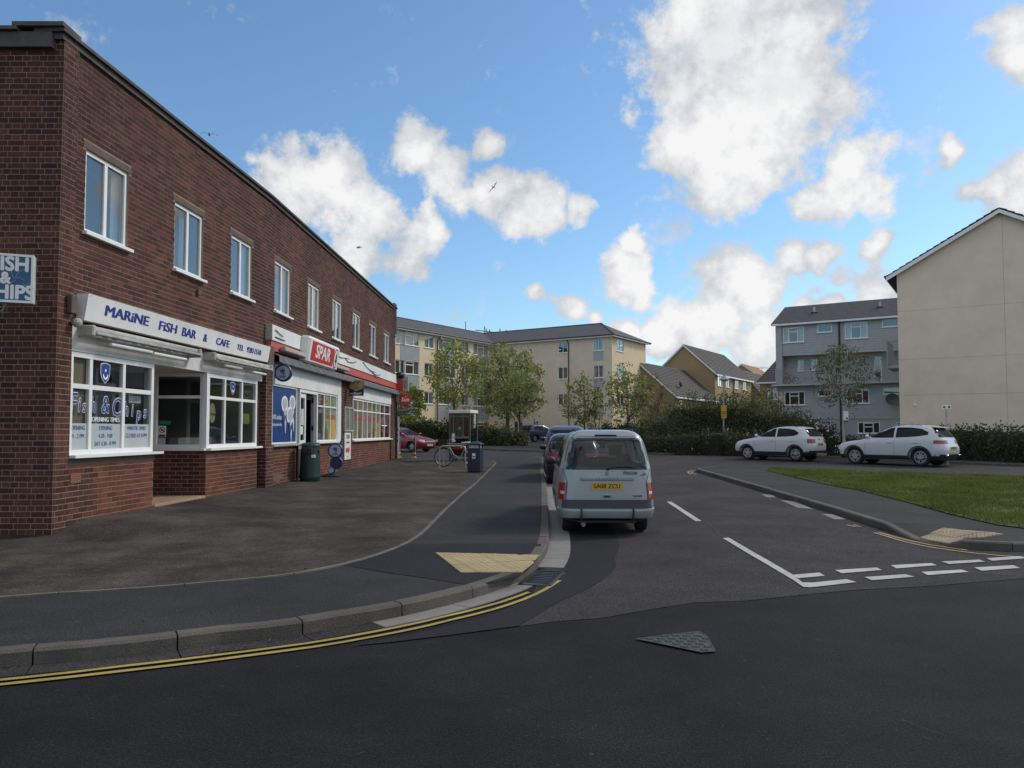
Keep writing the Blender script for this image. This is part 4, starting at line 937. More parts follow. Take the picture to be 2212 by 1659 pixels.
# ---- supermarket front
fa = thing('fascia', 'white and red supermarket fascia above the shop windows', 'fascia', tuple(F2((8, 0, 3.48))))
part('white_panel', F2.mb().box(-.16, 16.5, .0, .16, 3.74, 4.11), 'white_board', fa); part('red_band', F2.mb().box(-.16, 16.5, .0, .13, 3.50, 3.737), 'red_fascia', fa)
part('end_cap', F2.mb().bbox(-.20, -.165, .0, .165, 3.74, 4.115, .006), 'old_white', fa)
for a, b in ((.4, 2.2), (5.0, 6.9)): part('light_fitting', F2.mb().bbox(a, b, .16, .30, 3.53, 3.64, .02), 'old_white', fa)
m = F2.mb()
for pl in ([(5.2, 4.12), (5.6, 3.98), (6.2, 3.93), (6.9, 3.98), (7.4, 4.0)], [(6.8, 3.97), (7.2, 3.88), (7.9, 3.92), (8.4, 4.0)], [(9.4, 4.08), (10.1, 3.93), (10.8, 3.86), (11.6, 3.88)], [(10.6, 3.9), (11.2, 3.80), (11.9, 3.78), (12.6, 3.86)], [(11.0, 3.86), (11.6, 3.72), (12.4, 3.74)], [(.0, 4.0), (.25, 3.95), (.55, 3.9)], [(.0, 3.83), (.4, 3.82), (.7, 3.82)]):
    m.tube([(a, .172+.01*math.sin(i), b) for i, (a, b) in enumerate(pl)], .011, 5)
part('loose_cable', m, 'black', fa)
m = F2.mb(); n = 60
for k in range(n):
    a, b = .02+16.6*k/n, .02+16.6*(k+1)/n; j1, j2 = .012*math.sin(k*2.3), .012*math.sin((k+1)*2.3)
    m.quad((a, .10, 3.46), (b, .10, 3.46), (b, .27+j2, 3.38+j2), (a, .27+j1, 3.38+j1)); m.quad((a, .27+j1, 3.38+j1), (b, .27+j2, 3.38+j2), (b, .28, 3.23+j1), (a, .28, 3.23+j2)); m.quad((a, .28, 3.23+j2), (b, .28, 3.23+j1), (b, .0, 3.23), (a, .0, 3.23))
part('flashing', m, 'lead', shop)
sp = thing('light_box_sign', 'white box sign with red supermarket name panel and tree emblem', 'sign', tuple(F2((3.6, .3, 3.42))))
Fsp = F2
m = MB(); ms = F2.mat(3.62, .30, 3.77) @ Matrix.Rotation(R(9), 4, 'X'); m.xf = lambda q: ms @ q; m.bbox(-1.55, 1.55, -.36, .36, -.22, .08, .06); part('case', m, 'white_board', sp)
def spl(pts, dz): return outline(pts, ms @ Matrix.Translation((0, 0, dz)), .004)
part('red_panel', spl([(-1.33, -.26), (.92, -.26), (.92, .26), (-1.33, .26)], .081), 'red_sign', sp)
text('SPAR', .50, 'upvc', sp, ms @ Matrix.Translation((-.2, .0, .088)), bold=.016, xs=1.32, depth=.006)
part('emblem_ring', spl(ellipse(1.18, 0, .25, .29), .082), 'black', sp); part('emblem_disc', spl(ellipse(1.18, 0, .215, .255), .087), 'upvc', sp)
part('emblem_tree', spl([(1.18, .21), (1.09, .02), (1.13, .02), (1.05, -.10), (1.15, -.10), (1.15, -.2), (1.21, -.2), (1.21, -.10), (1.31, -.10), (1.23, .02), (1.27, .02)], .092), pm('fir green', (.01, .05, .03), .4), sp)
rw('fascia_board', F2.mb().box(.28, 6.82, -.2, .05, 2.74, 3.228), 'white_board'); rw('fascia_board', F2.mb().box(8.56, 16.2, -.2, .05, 2.76, 3.228), 'white_board')
rw('pilaster', F2.mb().bbox(6.38, 6.80, -.1, .06, 1.27, 2.737, .01), 'upvc')
rw('jamb', F2.mb().box(.06, .30, -.1, .03, 1.25, 2.74), 'old_white')
# blue coffee panel in the first window
pn = window(F2, .30, 2.24, 1.27, 2.735, [], [], shop, d=.02, fr=.04, sill=False, glass='blue_vinyl', name='shop_window')
part('sill', F2.mb().bbox(.26, 2.34, -.05, .10, 1.205, 1.262, .01), 'old_white', pn)
for cx_, cz_, r_ in ((1.30, 2.28, .26), (1.92, 2.33, .25), (1.75, 2.00, .30)):
    mm4 = F2.mat(cx_, -.006+.0005*cx_, cz_)
    part('cup_lid', outline(ellipse(0, 0, r_, r_*.78), mm4, .006), 'upvc', pn); part('cup_lid', outline(ellipse(0, .01, r_*.72, r_*.52), mm4 @ Matrix.Translation((0, 0, .008)), .003), 'lot_face', pn)
for cx_, cz_, tx, tz in ((1.18, 2.20, 1.35, 1.62), (1.72, 1.93, 1.82, 1.38), (2.1, 2.2, 2.0, 1.7)):
    m = F2.mb(); m.add([(cx_-.12, .001, cz_-.1), (cx_+.1, .001, cz_-.12), (tx+.06, .001, tz), (tx-.02, .001, tz)], [(0, 1, 2, 3)]); part('cup_side', m, pm('cup blue', (.03, .08, .22), .4), pn)
    m = F2.mb(); m.xf = F2; pts_ = []
    part('cup_swoosh', outline([(-.10, .34), (.02, .30), (.05, .22), (-.05, .12), (.06, .0), (.02, -.28), (-.02, -.30), (-.06, -.05), (-.02, .06), (-.10, .2)], F2.mat(tx+.0, .004, (cz_+tz)/2-.08), .003), 'curtain', pn)
text('100% arabica', .17, 'upvc', pn, F2.mat(.72, .0, 1.93), shear=.15, xs=.75, depth=.003); text('freshly ground coffee', .105, 'upvc', pn, F2.mat(.70, .0, 1.75), xs=.82, depth=.003)
# entrance
dr = window(F2, 2.46, 4.10, .35, 2.72, [], [], shop, d=.03, fr=.05, sill=False, glass='glass_shop', name='door_frame') if 0 else None
m = F2.mb(); m.box(2.44, 2.50, -.08, .04, .3, 2.72); m.box(4.06, 4.14, -.08, .04, .3, 2.72); m.box(2.50, 4.06, -.08, .04, 2.64, 2.72); fr_ = rw('door_frame', m, 'upvc')
m = F2.mb(); m.box(2.52, 2.60, -.05, .0, .34, 2.62); m.box(3.02, 3.12, -.05, .0, .34, 2.62); m.box(2.60, 3.02, -.05, .0, 2.50, 2.62); m.box(2.60, 3.02, -.05, .0, 1.20, 1.34); m.box(2.60, 3.02, -.05, .0, .34, .5); dl = rw('door', m, 'upvc')
part('pane', F2.mb().box(2.6, 3.02, -.03, -.022, 1.34, 2.5), 'glass_shop', dl); part('pane', F2.mb().box(2.6, 3.02, -.03, -.022, .5, 1.2), 'glass_shop', dl)
part('notice', F2.mb().box(2.72, 2.98, -.02, -.014, 1.75, 2.2), 'curtain', dl); part('notice', F2.mb().box(2.70, 2.9, -.02, -.014, 1.5, 1.72), 'upvc', dl)
oD = F2((4.05, -.05, 0)); FD = Frame((oD.x, oD.y), (-F2.n.x*.95+F2.d.x*.2, -F2.n.y*.95+F2.d.y*.2), True)
m = FD.mb(); m.box(.0, .09, -.05, 0, .34, 2.62); m.box(.70, .80, -.05, 0, .34, 2.62); m.box(.09, .70, -.05, 0, 2.5, 2.62); m.box(.09, .70, -.05, 0, .34, .56); dl2 = rw('door', m, 'curtain'); part('pane', FD.mb().box(.09, .70, -.03, -.022, .56, 2.5), 'glass_shop', dl2)
for z in (.8, 1.6, 2.4): part('hinge', FD.mb().box(.0, .05, .0, .03, z, z+.14), 'black', dl2)
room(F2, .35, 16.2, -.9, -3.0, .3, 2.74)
m = F2.mb(); m.quad((2.5, -.1, .32), (4.06, -.1, .32), (4.06, -.9, .32), (2.5, -.9, .32)); rw('threshold', m, 'concrete')
rw('kick_plate', F2.mb().bbox(2.30, 2.50, .03, .09, .35, 1.24, .01), 'steel')
# second window with drinks posters
w2 = window(F2, 4.18, 6.38, 1.28, 2.735, [4.95, 5.66], [2.33], shop, d=.02, fr=.05, bar=.045, sill=False, glass='glass_shop', name='shop_window'); part('sill', F2.mb().bbox(4.14, 6.5, -.05, .11, 1.222, 1.274, .01), 'upvc', w2)
def vinyl(a, b, z0, z1, mat, par, nm='poster', d=-.022): return part(nm, F2.mb().box(a, b, d-.004, d, z0, z1), mat, par)
def bottle_poly(s, z0, z1, w, neck, par, mat, d=-.019):
    h = z1-z0; return part('printed_bottle', outline([(-w, 0), (w, 0), (w, h*.45), (neck, h*.68), (neck, h), (-neck, h), (-neck, h*.68), (-w, h*.45)], F2.mat(s, d, z0), .002), mat, par)
g1 = pm('pale poster print', (.55, .57, .48), .5, .2, 4); g2 = pm('bottle green print', (.24, .38, .04), .4, .3, 4); g3 = pm('beer gold print', (.85, .52, .02), .4, .2, 3); g4 = pm('skin fruit print', (.60, .36, .20), .5, .35, 5, col2=(.5, .36, .24)); g5 = pm('dark fruit print', (.34, .08, .06), .5, .4, 5, col2=(.3, .1, .07)); g6 = pm('leaf fruit print', (.36, .42, .09), .5, .35, 5); g7 = pm('grey print', (.13, .13, .12), .5, .3, 6)
vinyl(4.25, 4.92, 2.37, 2.68, 'red_dark', w2); vinyl(4.97, 6.32, 2.36, 2.68, g1, w2, d=-.024); vinyl(4.25, 4.92, 1.34, 2.30, g7, w2, d=-.026); vinyl(4.97, 6.32, 1.34, 2.30, g1, w2, d=-.024)
bottle_poly(5.5, 1.34, 2.68, .26, .10, w2, g2); bottle_poly(6.05, 1.34, 2.05, .28, .28, w2, g3, -.018); bottle_poly(5.95, 2.36, 2.68, .14, .10, w2, g2); bottle_poly(5.28, 1.34, 1.9, .18, .05, w2, 'black', -.017)
vinyl(5.3, 6.3, 1.95, 2.10, 'red_sign', w2, 'red_strip', -.014); text('off licence', .075, 'upvc', w2, F2.mat(5.8, -.012, 2.025), depth=.002); text('SPAR', .12, 'upvc', w2, F2.mat(4.58, -.019, 2.56), bold=.003, depth=.002); text('Everyday', .08, 'upvc', w2, F2.mat(4.58, -.019, 2.43), depth=.002)
# third window
cols3 = [9.36, 10.2, 11.0, 11.82, 12.6, 13.4, 14.35]; w3 = window(F2, 8.58, 15.6, 1.28, 2.735, cols3, [2.33], shop, d=.02, fr=.05, bar=.05, sill=False, glass='glass_shop', name='shop_window'); part('sill', F2.mb().bbox(8.5, 15.75, -.05, .12, 1.222, 1.274, .01), 'upvc', w3)
S3 = [8.6]+cols3+[15.58]
for i in range(8):
    mt = ([g5, g6, g4, g4, g4, g6, g1, 'red_dark', 'red_dark'])[i if i < 6 else i+1] if i < 6 else 'red_dark'
    for z0, z1 in ((1.34, 2.30), (2.36, 2.68)):
        vinyl(S3[i]+.03, S3[i+1]-.03, z0, z1, mt if not (i == 5 and z0 > 2) else g1, w3, d=-.025)
for s_, mt, wd in ((9.1, g6, .28), (9.9, g5, .2), (10.6, 'curtain', .12), (11.4, g4, .22), (12.2, g2, .14), (13.0, g7, .16)): bottle_poly(s_, 1.34, 2.0 if mt != g2 else 2.3, wd, wd*.5, w3, mt, -.021)
bottle_poly(13.05, 1.34, 1.95, .26, .26, w3, g3, -.018); bottle_poly(12.6-.38, 2.36, 2.68, .12, .12, w3, g2, -.02)
for a, b in ((8.62, 9.3), (9.4, 10.15), (10.25, 10.95), (11.05, 11.75), (11.9, 13.3)): vinyl(a, b, 1.98, 2.12, 'red_sign', w3, 'red_strip', -.014)
text('SPAR', .10, 'upvc', w3, F2.mat(10.6, -.012, 2.05), bold=.002, depth=.002)
for st, z, sz in (('off licence', 2.50, .20), ('food to go', 2.12, .20), ('lottery', 1.80, .18), ('open 6-10', 1.48, .16)): text(st, sz, 'upvc', w3, F2.mat(14.42, -.020, z), depth=.002, xs=1.15)
text('SPAR', .15, 'upvc', w3, F2.mat(14.0, -.019, 1.62), bold=.004, depth=.002)
# notice cases and poster on the brick pier
for a, b, lb in ((7.16, 7.76, 'left of two tall notice cases on the brick pier'), (7.79, 8.40, 'right of two tall notice cases on the brick pier')):
    nb = thing('notice_case', lb, 'notice board', tuple(F2(((a+b)/2, .04, 1.58)))); m = F2.mb()
    for q in ((a, a+.05, 1.58, 2.40), (b-.05, b, 1.58, 2.40), (a+.05, b-.05, 1.58, 1.63), (a+.05, b-.05, 2.35, 2.40)): m.box(q[0], q[1], .04, .10, q[2], q[3])
    part('frame', m, 'old_white', nb); part('back_board', F2.mb().box(a+.05, b-.05, .042, .07, 1.63, 2.35), pm('grey pinboard', (.16, .16, .14), .8), nb)
po = thing('wall_poster', 'white cash machine poster with red arrow on the brick pier', 'poster', tuple(F2((7.75, .05, .64)))); part('board', F2.mb().box(7.30, 8.16, .042, .06, .64, 1.54), 'white_board', po)
text('CASH', .2, 'black', po, F2.mat(7.73, .063, 1.40), bold=.006, depth=.002); text('machine', .13, 'black', po, F2.mat(7.73, .063, 1.22), depth=.002)
part('red_arrow', outline([(-.28, -.04), (.08, -.04), (.08, -.10), (.30, .03), (.08, .16), (.08, .10), (-.28, .10)], F2.mat(7.73, .062, .92), .003), 'red_fascia', po); text('FREE', .07, 'black', po, F2.mat(7.73, .063, .74), depth=.002)
# projecting signs along the supermarket (faces look back towards the main road)
def projecting(s, z, w, h, name, label, d0=.15, t=.08):
    o = F2((s, d0, 0)); Fq = Frame((o.x, o.y), (-F2.n.x, -F2.n.y), True); Fq.d = F2.n.copy(); Fq.n = -F2.d.copy()
    r_ = thing(name, label, 'sign', tuple(F2((s, d0+w/2, z-h/2)))); return Fq, r_
# round lottery sign
def disc_sign(Fq, par, cx, cz, r_, logo=True, face='lot_face', dd=0., th=.09):
    m4 = Fq.mat(cx, dd, cz); m = MB(); m.xf = lambda q: m4 @ q; m.lathe([(r_*.9, -th), (r_, -th*.8), (r_, -.01), (r_*.93, .012), (r_*.80, .012), (r_*.78, .0), (0.001, .0)], 32, cap=False); m.lathe([(.001, -th), (r_*.9, -th)], 32, cap=False); part('rim', m, 'navy_plastic', par, smooth=True)
    part('face', outline(ellipse(0, 0, r_*.79, r_*.79), m4 @ Matrix.Translation((0, 0, .002)), .004), face, par)
    if logo:
        k = r_*.8; lg = m4 @ Matrix.Translation((0, 0, .008))
        part('emblem', outline([(-.02*k, -.12*k), (-.28*k, .12*k), (-.42*k, .36*k), (-.30*k, .46*k), (-.12*k, .26*k), (-.08*k, .62*k), (.08*k, .62*k), (.10*k, .30*k), (.24*k, .50*k), (.36*k, .42*k), (.26*k, .12*k), (.34*k, -.08*k), (.16*k, -.26*k)], lg, .003), 'blue_text', par)
        part('emblem_smile', outline([(-.10*k, .02*k), (.0, -.06*k), (.14*k, .02*k), (.18*k, .12*k), (.14*k, .1*k), (.0, .02*k)], lg @ Matrix.Translation((0, 0, .003)), .002), face, par)
        text('THE', .14*k/.8, 'black', par, lg @ Matrix.Translation((0, -.36*k, .001)), depth=.002); text('NATIONAL', .2*k, 'black', par, lg @ Matrix.Translation((0, -.50*k, .001)), depth=.002, bold=.001); text('LOTTERY', .2*k, 'black', par, lg @ Matrix.Translation((0, -.66*k, .001)), depth=.002, bold=.001)
Fq, ls = projecting(.35, 3.0, .5, .5, 'round_sign', 'round navy rimmed lottery sign sticking out above the blue panel'); disc_sign(Fq, ls, .10, 3.0, .215)
part('bracket', Fq.mb().tube([(-.28, -.045, 3.03), (-.03, -.045, 3.03)], .045, 8), 'navy_plastic', ls)
Fq, pp = projecting(7.6, 3.0, .5, .6, 'payment_sign', 'bronze and black parcel and payment point sign on brick pier', .12)
part('case', Fq.mb().bbox(0, .48, -.07, 0, 2.78, 3.30, .008), 'black', pp); part('bronze_shield', outline([(.01, 3.29), (.47, 3.29), (.47, 3.04), (.24, 2.93), (.01, 3.04)], Fq.mat(0, .002, 0), .004), pm('bronze print', (.36, .25, .12), .4), pp)
text('P.P', .17, 'black', pp, Fq.mat(.24, .008, 3.21), bold=.006, depth=.002); text('Pay', .09, 'black', pp, Fq.mat(.24, .008, 3.105), depth=.002); text('Point', .09, 'black', pp, Fq.mat(.24, .008, 3.03), depth=.002); text('collect+', .12, 'upvc', pp, Fq.mat(.24, .003, 2.86), bold=.003, depth=.002)
part('bracket', Fq.mb().tube([(-.14, -.035, 3.24), (.02, -.035, 3.24)], .015, 6), 'black', pp)
Fq, s2 = projecting(16.5, 3.7, .55, .66, 'light_box_sign', 'small white and red supermarket light box at the far corner', .10)
part('case', Fq.mb().bbox(0, .56, -.16, 0, 3.39, 4.06, .01), 'old_white', s2); part('red_panel', outline([(.04, 3.42), (.32, 3.42), (.32, 3.93), (.04, 3.93)], Fq.mat(0, .002, 0), .004), 'red_sign', s2); part('dark_strip', outline([(.04, 3.96), (.32, 3.96), (.32, 4.0), (.04, 4.0)], Fq.mat(0, .002, 0), .004), 'black', s2)
text('SPAR', .15, 'black', s2, Fq.mat(.40, .004, 3.70) @ Matrix.Rotation(R(-90), 4, 'Z'), depth=.003)
Fq, s3 = projecting(16.6, 3.0, .5, .5, 'newspaper_sign', 'square red newspaper sign on a white bracket at the far corner', .24)
part('board', Fq.mb().bbox(0, .52, -.05, 0, 2.80, 3.28, .01), 'red_sign', s3); text('Sun', .25, 'upvc', s3, Fq.mat(.26, .003, 3.02), bold=.010, shear=.18, depth=.003); text('THE', .05, 'upvc', s3, Fq.mat(.30, .003, 3.16), bold=.002, depth=.003)
part('bracket', Fq.mb().bbox(-.16, -.02, -.05, .0, 2.93, 3.22, .008), 'old_white', s3)
m = F2.mb(); m.ball((16.5, .28, 4.12), .30, .22, .16); cw = solo('lamp_hood', m, 'black', 'black domed lamp hood above the far corner light box', 'lamp', smooth=True)
cn = thing('side_canopy', 'thin grey canopy jutting from the far end of the shop', 'canopy', tuple(F2((16.9, .6, 2.5)))); m = F2.mb(); m.add([(16.77, .0, 2.44), (17.6, .0, 2.44), (17.6, .95, 2.62), (16.77, .95, 2.62), (16.77, .0, 2.56), (17.6, .0, 2.56), (17.6, .95, 2.67), (16.77, .95, 2.67)], [(0, 3, 2, 1), (4, 5, 6, 7), (0, 1, 5, 4), (1, 2, 6, 5), (2, 3, 7, 6), (3, 0, 4, 7)]); part('panel', m, 'steel_dull', cn); part('brace', F2.mb().tube([(17.2, .02, 2.2), (17.2, .55, 2.52)], .02, 6), 'steel_dull', cn)
ib = thing('standing_panel', 'tall narrow white panel with coloured swirls at the shop end', 'panel', tuple(F2((16.9, .15, .33)))); part('panel', F2.mb().bbox(16.80, 16.86, .02, .20, .35, 2.28, .01), 'white_board', ib)
m4 = Frame(tuple(F2((16.80, 0, 0)))[:2], (F2.n.x, F2.n.y)).mat(.11, 0, 0)
Fx = Frame(tuple(F2((16.80, 0, 0)))[:2], (F2.n.x, F2.n.y)); Fx.n = -F2.d.copy()
for z, mt in ((1.15, 'red_sign'), (1.4, 'navy_plastic'), (1.65, 'red_dark')): part('swirl', outline([(-.06, -.16), (.02, -.1), (.06, .02), (.0, .12), (.05, .18), (-.03, .16), (-.06, .04), (.0, -.04)], Fx.mat(.11, .003, z), .002), mt, ib)
rw('downpipe', F2.mb().tube([(16.68, .10, .35), (16.68, .10, 3.2)], .045, 8), 'pipe')
# torn render and efflorescence at the foot of the wall
for s_, w_, h_ in ((.45, .9, .22),):
    pts_ = [(math.cos(a)*w_/2*(1+.2*math.sin(a*3.1+s_)), math.sin(a)*h_/2*(1+.25*math.sin(a*4.3))) for a in np.linspace(0, 2*PI, 14, endpoint=False)]
    part('render_patch', outline(pts_, F2.mat(s_+.3, .009, .45), .006), 'lintel', shop)
# ================================================================ flats and houses behind
EV = Vector((.8412, -.5408)); FV = Vector((.5408, .8412))
def on(F, u, v):
    """where a sight line meets an upright facade plane -> (s, z)"""
    d = sight(u, v); o = F.o; n = F.n; t = (o.x*n.x+o.y*n.y)/(d.x*n.x+d.y*n.y); q = Vector((t*d.x, t*d.y, 0))-o
    return q.dot(F.d), EYE+t*d.z
def panel_wall(F, s0, s1, z0, z1, holes, mat, parent, depth=.12, d=0., name='wall'):
    S = sorted(set([s0, s1]+[x for h in holes for x in h[:2] if s0 < x < s1])); Z = sorted(set([z0, z1]+[x for h in holes for x in h[2:4] if z0 < x < z1])); mb = F.mb()
    for i in range(len(S)-1):
        for j in range(len(Z)-1):
            cs, cz = (S[i]+S[i+1])/2, (Z[j]+Z[j+1])/2
            if any(h[0] < cs < h[1] and h[2] < cz < h[3] for h in holes): continue
            mb.quad((S[i], d, Z[j]), (S[i+1], d, Z[j]), (S[i+1], d, Z[j+1]), (S[i], d, Z[j+1]))
    for h in holes:
        a, b, c, e = h[:4]; D = d-depth
        mb.quad((a, d, c), (a, D, c), (a, D, e), (a, d, e)); mb.quad((b, d, c), (b, D, c), (b, D, e), (b, d, e)); mb.quad((a, d, e), (b, d, e), (b, D, e), (a, D, e)); mb.quad((a, d, c), (b, d, c), (b, D, c), (a, D, c))
    return part(name, mb, mat, parent)
def win3(F, h, parent, kind='triple', d=-.04, cur=None):
    a, b, c, e = h[:4]; w = b-a
    if kind == 'triple': cols = [a+w*.28, a+w*.70]; rows = []
    elif kind == 'double': cols = [a+w*.5]; rows = []
    else: cols = []; rows = []
    cs = []
    if cur == 'net': cs = [(a+.05, b-.05, c, e, 'curtain')]
    elif cur == 'sides': cs = [(a+.05, a+w*.24, c, e, 'curtain_grey'), (b-w*.24, b-.05, c, e, 'curtain_grey')]
    elif cur == 'pale': cs = [(a+.05, a+w*.26, c, e, 'curtain'), (b-w*.26, b-.05, c, e, 'curtain')]
    wn = window(F, a, b, c, e, cols, rows, parent, d=d, fr=.075, bar=.075, room=.6, curtains=cs)
    if kind == 'triple':   # top light over the middle sash
        part('transom', F.mb().box(cols[0]+.04, cols[1]-.04, d-.05, d+.01, e-.42, e-.34), 'upvc', wn); part('vent_frame', F.mb().box(cols[0]+.03, cols[1]-.03, d-.02, d+.015, e-.13, e-.07), 'upvc', wn)
    return wn
def courses(parent, A, B, Cc, Dd, n, mat, lift=.03):
    """roof slope A-B (eaves) to D-C (ridge) built as overlapping tile courses"""
    A, B, Cc, Dd = map(Vector, (A, B, Cc, Dd)); nn = (B-A).cross(Dd-A).normalized()
    if nn.z < 0: nn = -nn
    for k in range(n):
        t0, t1 = k/n, (k+1.12)/n
        a0, b0 = A.lerp(Dd, t0), B.lerp(Cc, t0); a1, b1 = A.lerp(Dd, min(1, t1)), B.lerp(Cc, min(1, t1)); mb = MB()
        vs = [a0+nn*lift, b0+nn*lift, b1+nn*.004, a1+nn*.004, a0-nn*.01, b0-nn*.01]
        mb.add(vs, [(0, 1, 2, 3), (0, 1, 5, 4), (0, 3, 4), (1, 2, 5)]); part('tile_course', mb, mat, parent)
# ---- the beige L-shaped flats
oB = Vector((9.917, 76)); WB = 8.5; LR = 14.3; LL = 34.0; EZ = 11.05; RZ = 13.05
FBr = Frame(oB, EV); FBe = Frame(oB, FV); VB = oB-EV*LR; FBl = Frame(VB, FV)
flB = thing('flats_building', 'beige rendered four storey flats with two wings under a slate grey hipped roof', 'building', (oB.x, oB.y, 0))
c3 = lambda x, y: (1097.3+x*.1752, 669.3+y*.1752); c2 = lambda x, y: (850.4+x*.1753, 669.3+y*.1753)
rowsz = [(9.68, 10.92), (6.95, 8.22), (4.25, 5.45)]
hr = []
for a, b in ((615, 738), (1050, 1180)):
    s0_, s1_ = on(FBr, *c3(a, 450))[0], on(FBr, *c3(b, 450))[0]
    hr += [(s0_, s1_, z0, z1) for z0, z1 in rowsz]
hr.append((-9.2, -8.5, 1.2, 2.7)); hr.append((-11.6, -10.4, 1.5, 2.7))
panel_wall(FBr, -LR, 0, -.2, EZ, hr, 'beige_grey', flB)
for i, h in enumerate(hr): win3(FBr, h, flB, 'double', cur=('pale' if i in (3, 4) else None))
for h in hr[3:6]: part('spandrel_panel', FBr.mb().box(h[0]+.02, h[1]-.02, -.02, .012, h[2]-1.0, h[2]-.07), 'clad_grey', flB)
for z in (8.62, 5.9, 3.2): part('floor_joint', FBr.mb().box(-LR, -.02, -.01, .004, z, z+.03), 'beige', flB)
he = []
a_, b_ = on(FBe, *c3(1340, 430))[0], on(FBe, *c3(1430, 430))[0]; he = [(a_, b_, z0, z1) for z0, z1 in rowsz]
panel_wall(FBe, 0, WB, -.2, EZ, he, 'beige', flB)
for h in he: win3(FBe, h, flB, 'double')
hl = []
for a, b, k in ((85, 315, 't'), (380, 495, 'd'), (555, 765, 't'), (835, 930, 'd'), (982, 1170, 't')):
    s0_, s1_ = on(FBl, *c2(a, 430))[0], on(FBl, *c2(b, 430))[0]
    hl += [(s0_, s1_, z0, z1, k) for z0, z1 in rowsz]+[(s0_, s1_, 1.5, 2.6, k)]
hl = [h for h in hl if h[1] < -.1]; pit = hl[0][0]; hl += [(h[0]-10.2, h[1]-10.2)+tuple(h[2:]) for h in hl if h[0] < pit+9.5 and h[0]-10.2 > -LL+.3]
panel_wall(FBl, -LL, 0, -.2, EZ, hl, 'beige', flB)
for i, h in enumerate(hl):
    win3(FBl, h, flB, 'triple' if h[4] == 't' else 'double', cur=['net', 'sides', 'pale', None][i % 4])
    if h[4] == 't':
        n = 9; z0 = h[2]-1.5; st = 1.42/n
        for k in range(n if h[2] > 4 else 0): part('cladding_board', FBl.mb().add([(h[0]-.03, .03, z0+k*st), (h[1]+.03, .03, z0+k*st), (h[1]+.03, .008, z0+(k+1)*st-.01), (h[0]-.03, .008, z0+(k+1)*st-.01), (h[0]-.03, .0, z0+k*st), (h[1]+.03, .0, z0+k*st)], [(0, 1, 2, 3), (0, 1, 5, 4)]), 'clad_pale', flB)
def ab(a, b, z): q = oB+EV*a+FV*b; return (q.x, q.y, z)
ov = .45; A0 = -LR-WB
part('gable_wall', MB().add([ab(-LR, -LL+.02, -.2), ab(A0, -LL+.02, -.2), ab(A0, -LL+.02, EZ), ab(A0+WB/2, -LL+.02, RZ-.05), ab(-LR, -LL+.02, EZ)], [(0, 1, 2, 3, 4)]), 'beige_grey', flB); part('rear_wall', MB().add([ab(A0, -LL, -.2), ab(A0, WB, -.2), ab(0, WB, -.2), ab(A0, -LL, EZ), ab(A0, WB, EZ), ab(0, WB, EZ)], [(0, 1, 4, 3), (1, 2, 5, 4)]), 'beige_grey', flB)
roofB = part('roof', MB().add([ab(ov, -ov, EZ+.12), ab(-LR-ov*0, -ov, EZ+.12), ab(-3.2, WB/2, RZ), ab(A0+WB/2, WB/2, RZ), ab(ov, WB+ov, EZ+.12), ab(A0-ov, WB+ov, EZ+.12), ab(-LR+ov, -ov, EZ+.12), ab(-LR+ov, -LL, EZ+.12), ab(A0+WB/2, -LL, RZ), ab(A0-ov, -LL, EZ+.12)],
    [(0, 6, 3, 2), (0, 2, 4), (2, 3, 5, 4), (6, 7, 8, 3), (8, 9, 5, 3)]), 'roof_grey', flB)
for p, q, F in (((-LR+ov, -ov), (ov, -ov), 0), ((ov, -ov), (ov, WB+ov), 0), ((-LR+ov, -LL), (-LR+ov, -ov), 0)):
    a, b = Vector(ab(*p, 0)), Vector(ab(*q, 0)); d_ = (b-a).normalized(); n_ = Vector((d_.y, -d_.x, 0))
    mb = MB(); Fg = Frame((a.x, a.y), (d_.x, d_.y)); L_ = (b-a).length
    part('fascia_board', Fg.mb().box(0, L_, -.06, -.02, EZ-.08, EZ+.11), 'upvc', flB); part('gutter', Fg.mb().tube([(0, .04, EZ+.10), (L_, .04, EZ+.10)], .06, 8), 'pipe', flB); part('soffit', Fg.mb().box(0, L_, -.5, -.06, EZ-.02, EZ+.02), 'upvc', flB)
s_ = on(FBr, *c3(752, 600))[0]; part('downpipe', FBr.mb().tube([(s_-.1, .35, EZ), (s_, .1, EZ-.5), (s_, .1, .3)], .05, 6), 'pipe', flB)
s_ = on(FBl, *c2(530, 600))[0]; part('downpipe', FBl.mb().tube([(s_+.3, .40, EZ), (s_, .1, EZ-.5), (s_, .1, .3)], .06, 6), 'pipe', flB)
part('ridge', MB().tube([ab(-3.2, WB/2, RZ+.02), ab(A0+WB/2, WB/2, RZ+.02), ab(A0+WB/2, -LL, RZ+.02)], .07, 6), 'roof_grey', flB); part('hip', MB().tube([ab(-3.2, WB/2, RZ+.02), ab(ov, -ov, EZ+.14)], .06, 6), 'roof_grey', flB)
sc = thing('roof_scaffold', 'bare scaffold poles sticking up behind the roof of the beige flats', 'scaffold', tuple(at(1060, 720, 92)))
for (u0, v0), (u1, v1) in (((1027, 713), (1085, 720)), ((1046.7, 705), (1047, 726)), ((1050, 710), (1054, 727)), ((1057.5, 712), (1058, 727)), ((1080, 710), (1080.3, 722)), ((1080, 722), (1094.5, 713.5)), ((1060, 722), (1094, 716))):
    part('pole', MB().tube([at(u0, v0, 92), at(u1, v1, 92.5)], .06, 6), 'steel_dull', sc)
an = at(1005.7, 706, 86); part('aerial', MB().tube([(an.x, 86, RZ-.4), (an.x, 86, an.z+.6)], .05, 6), 'steel_dull', flB)

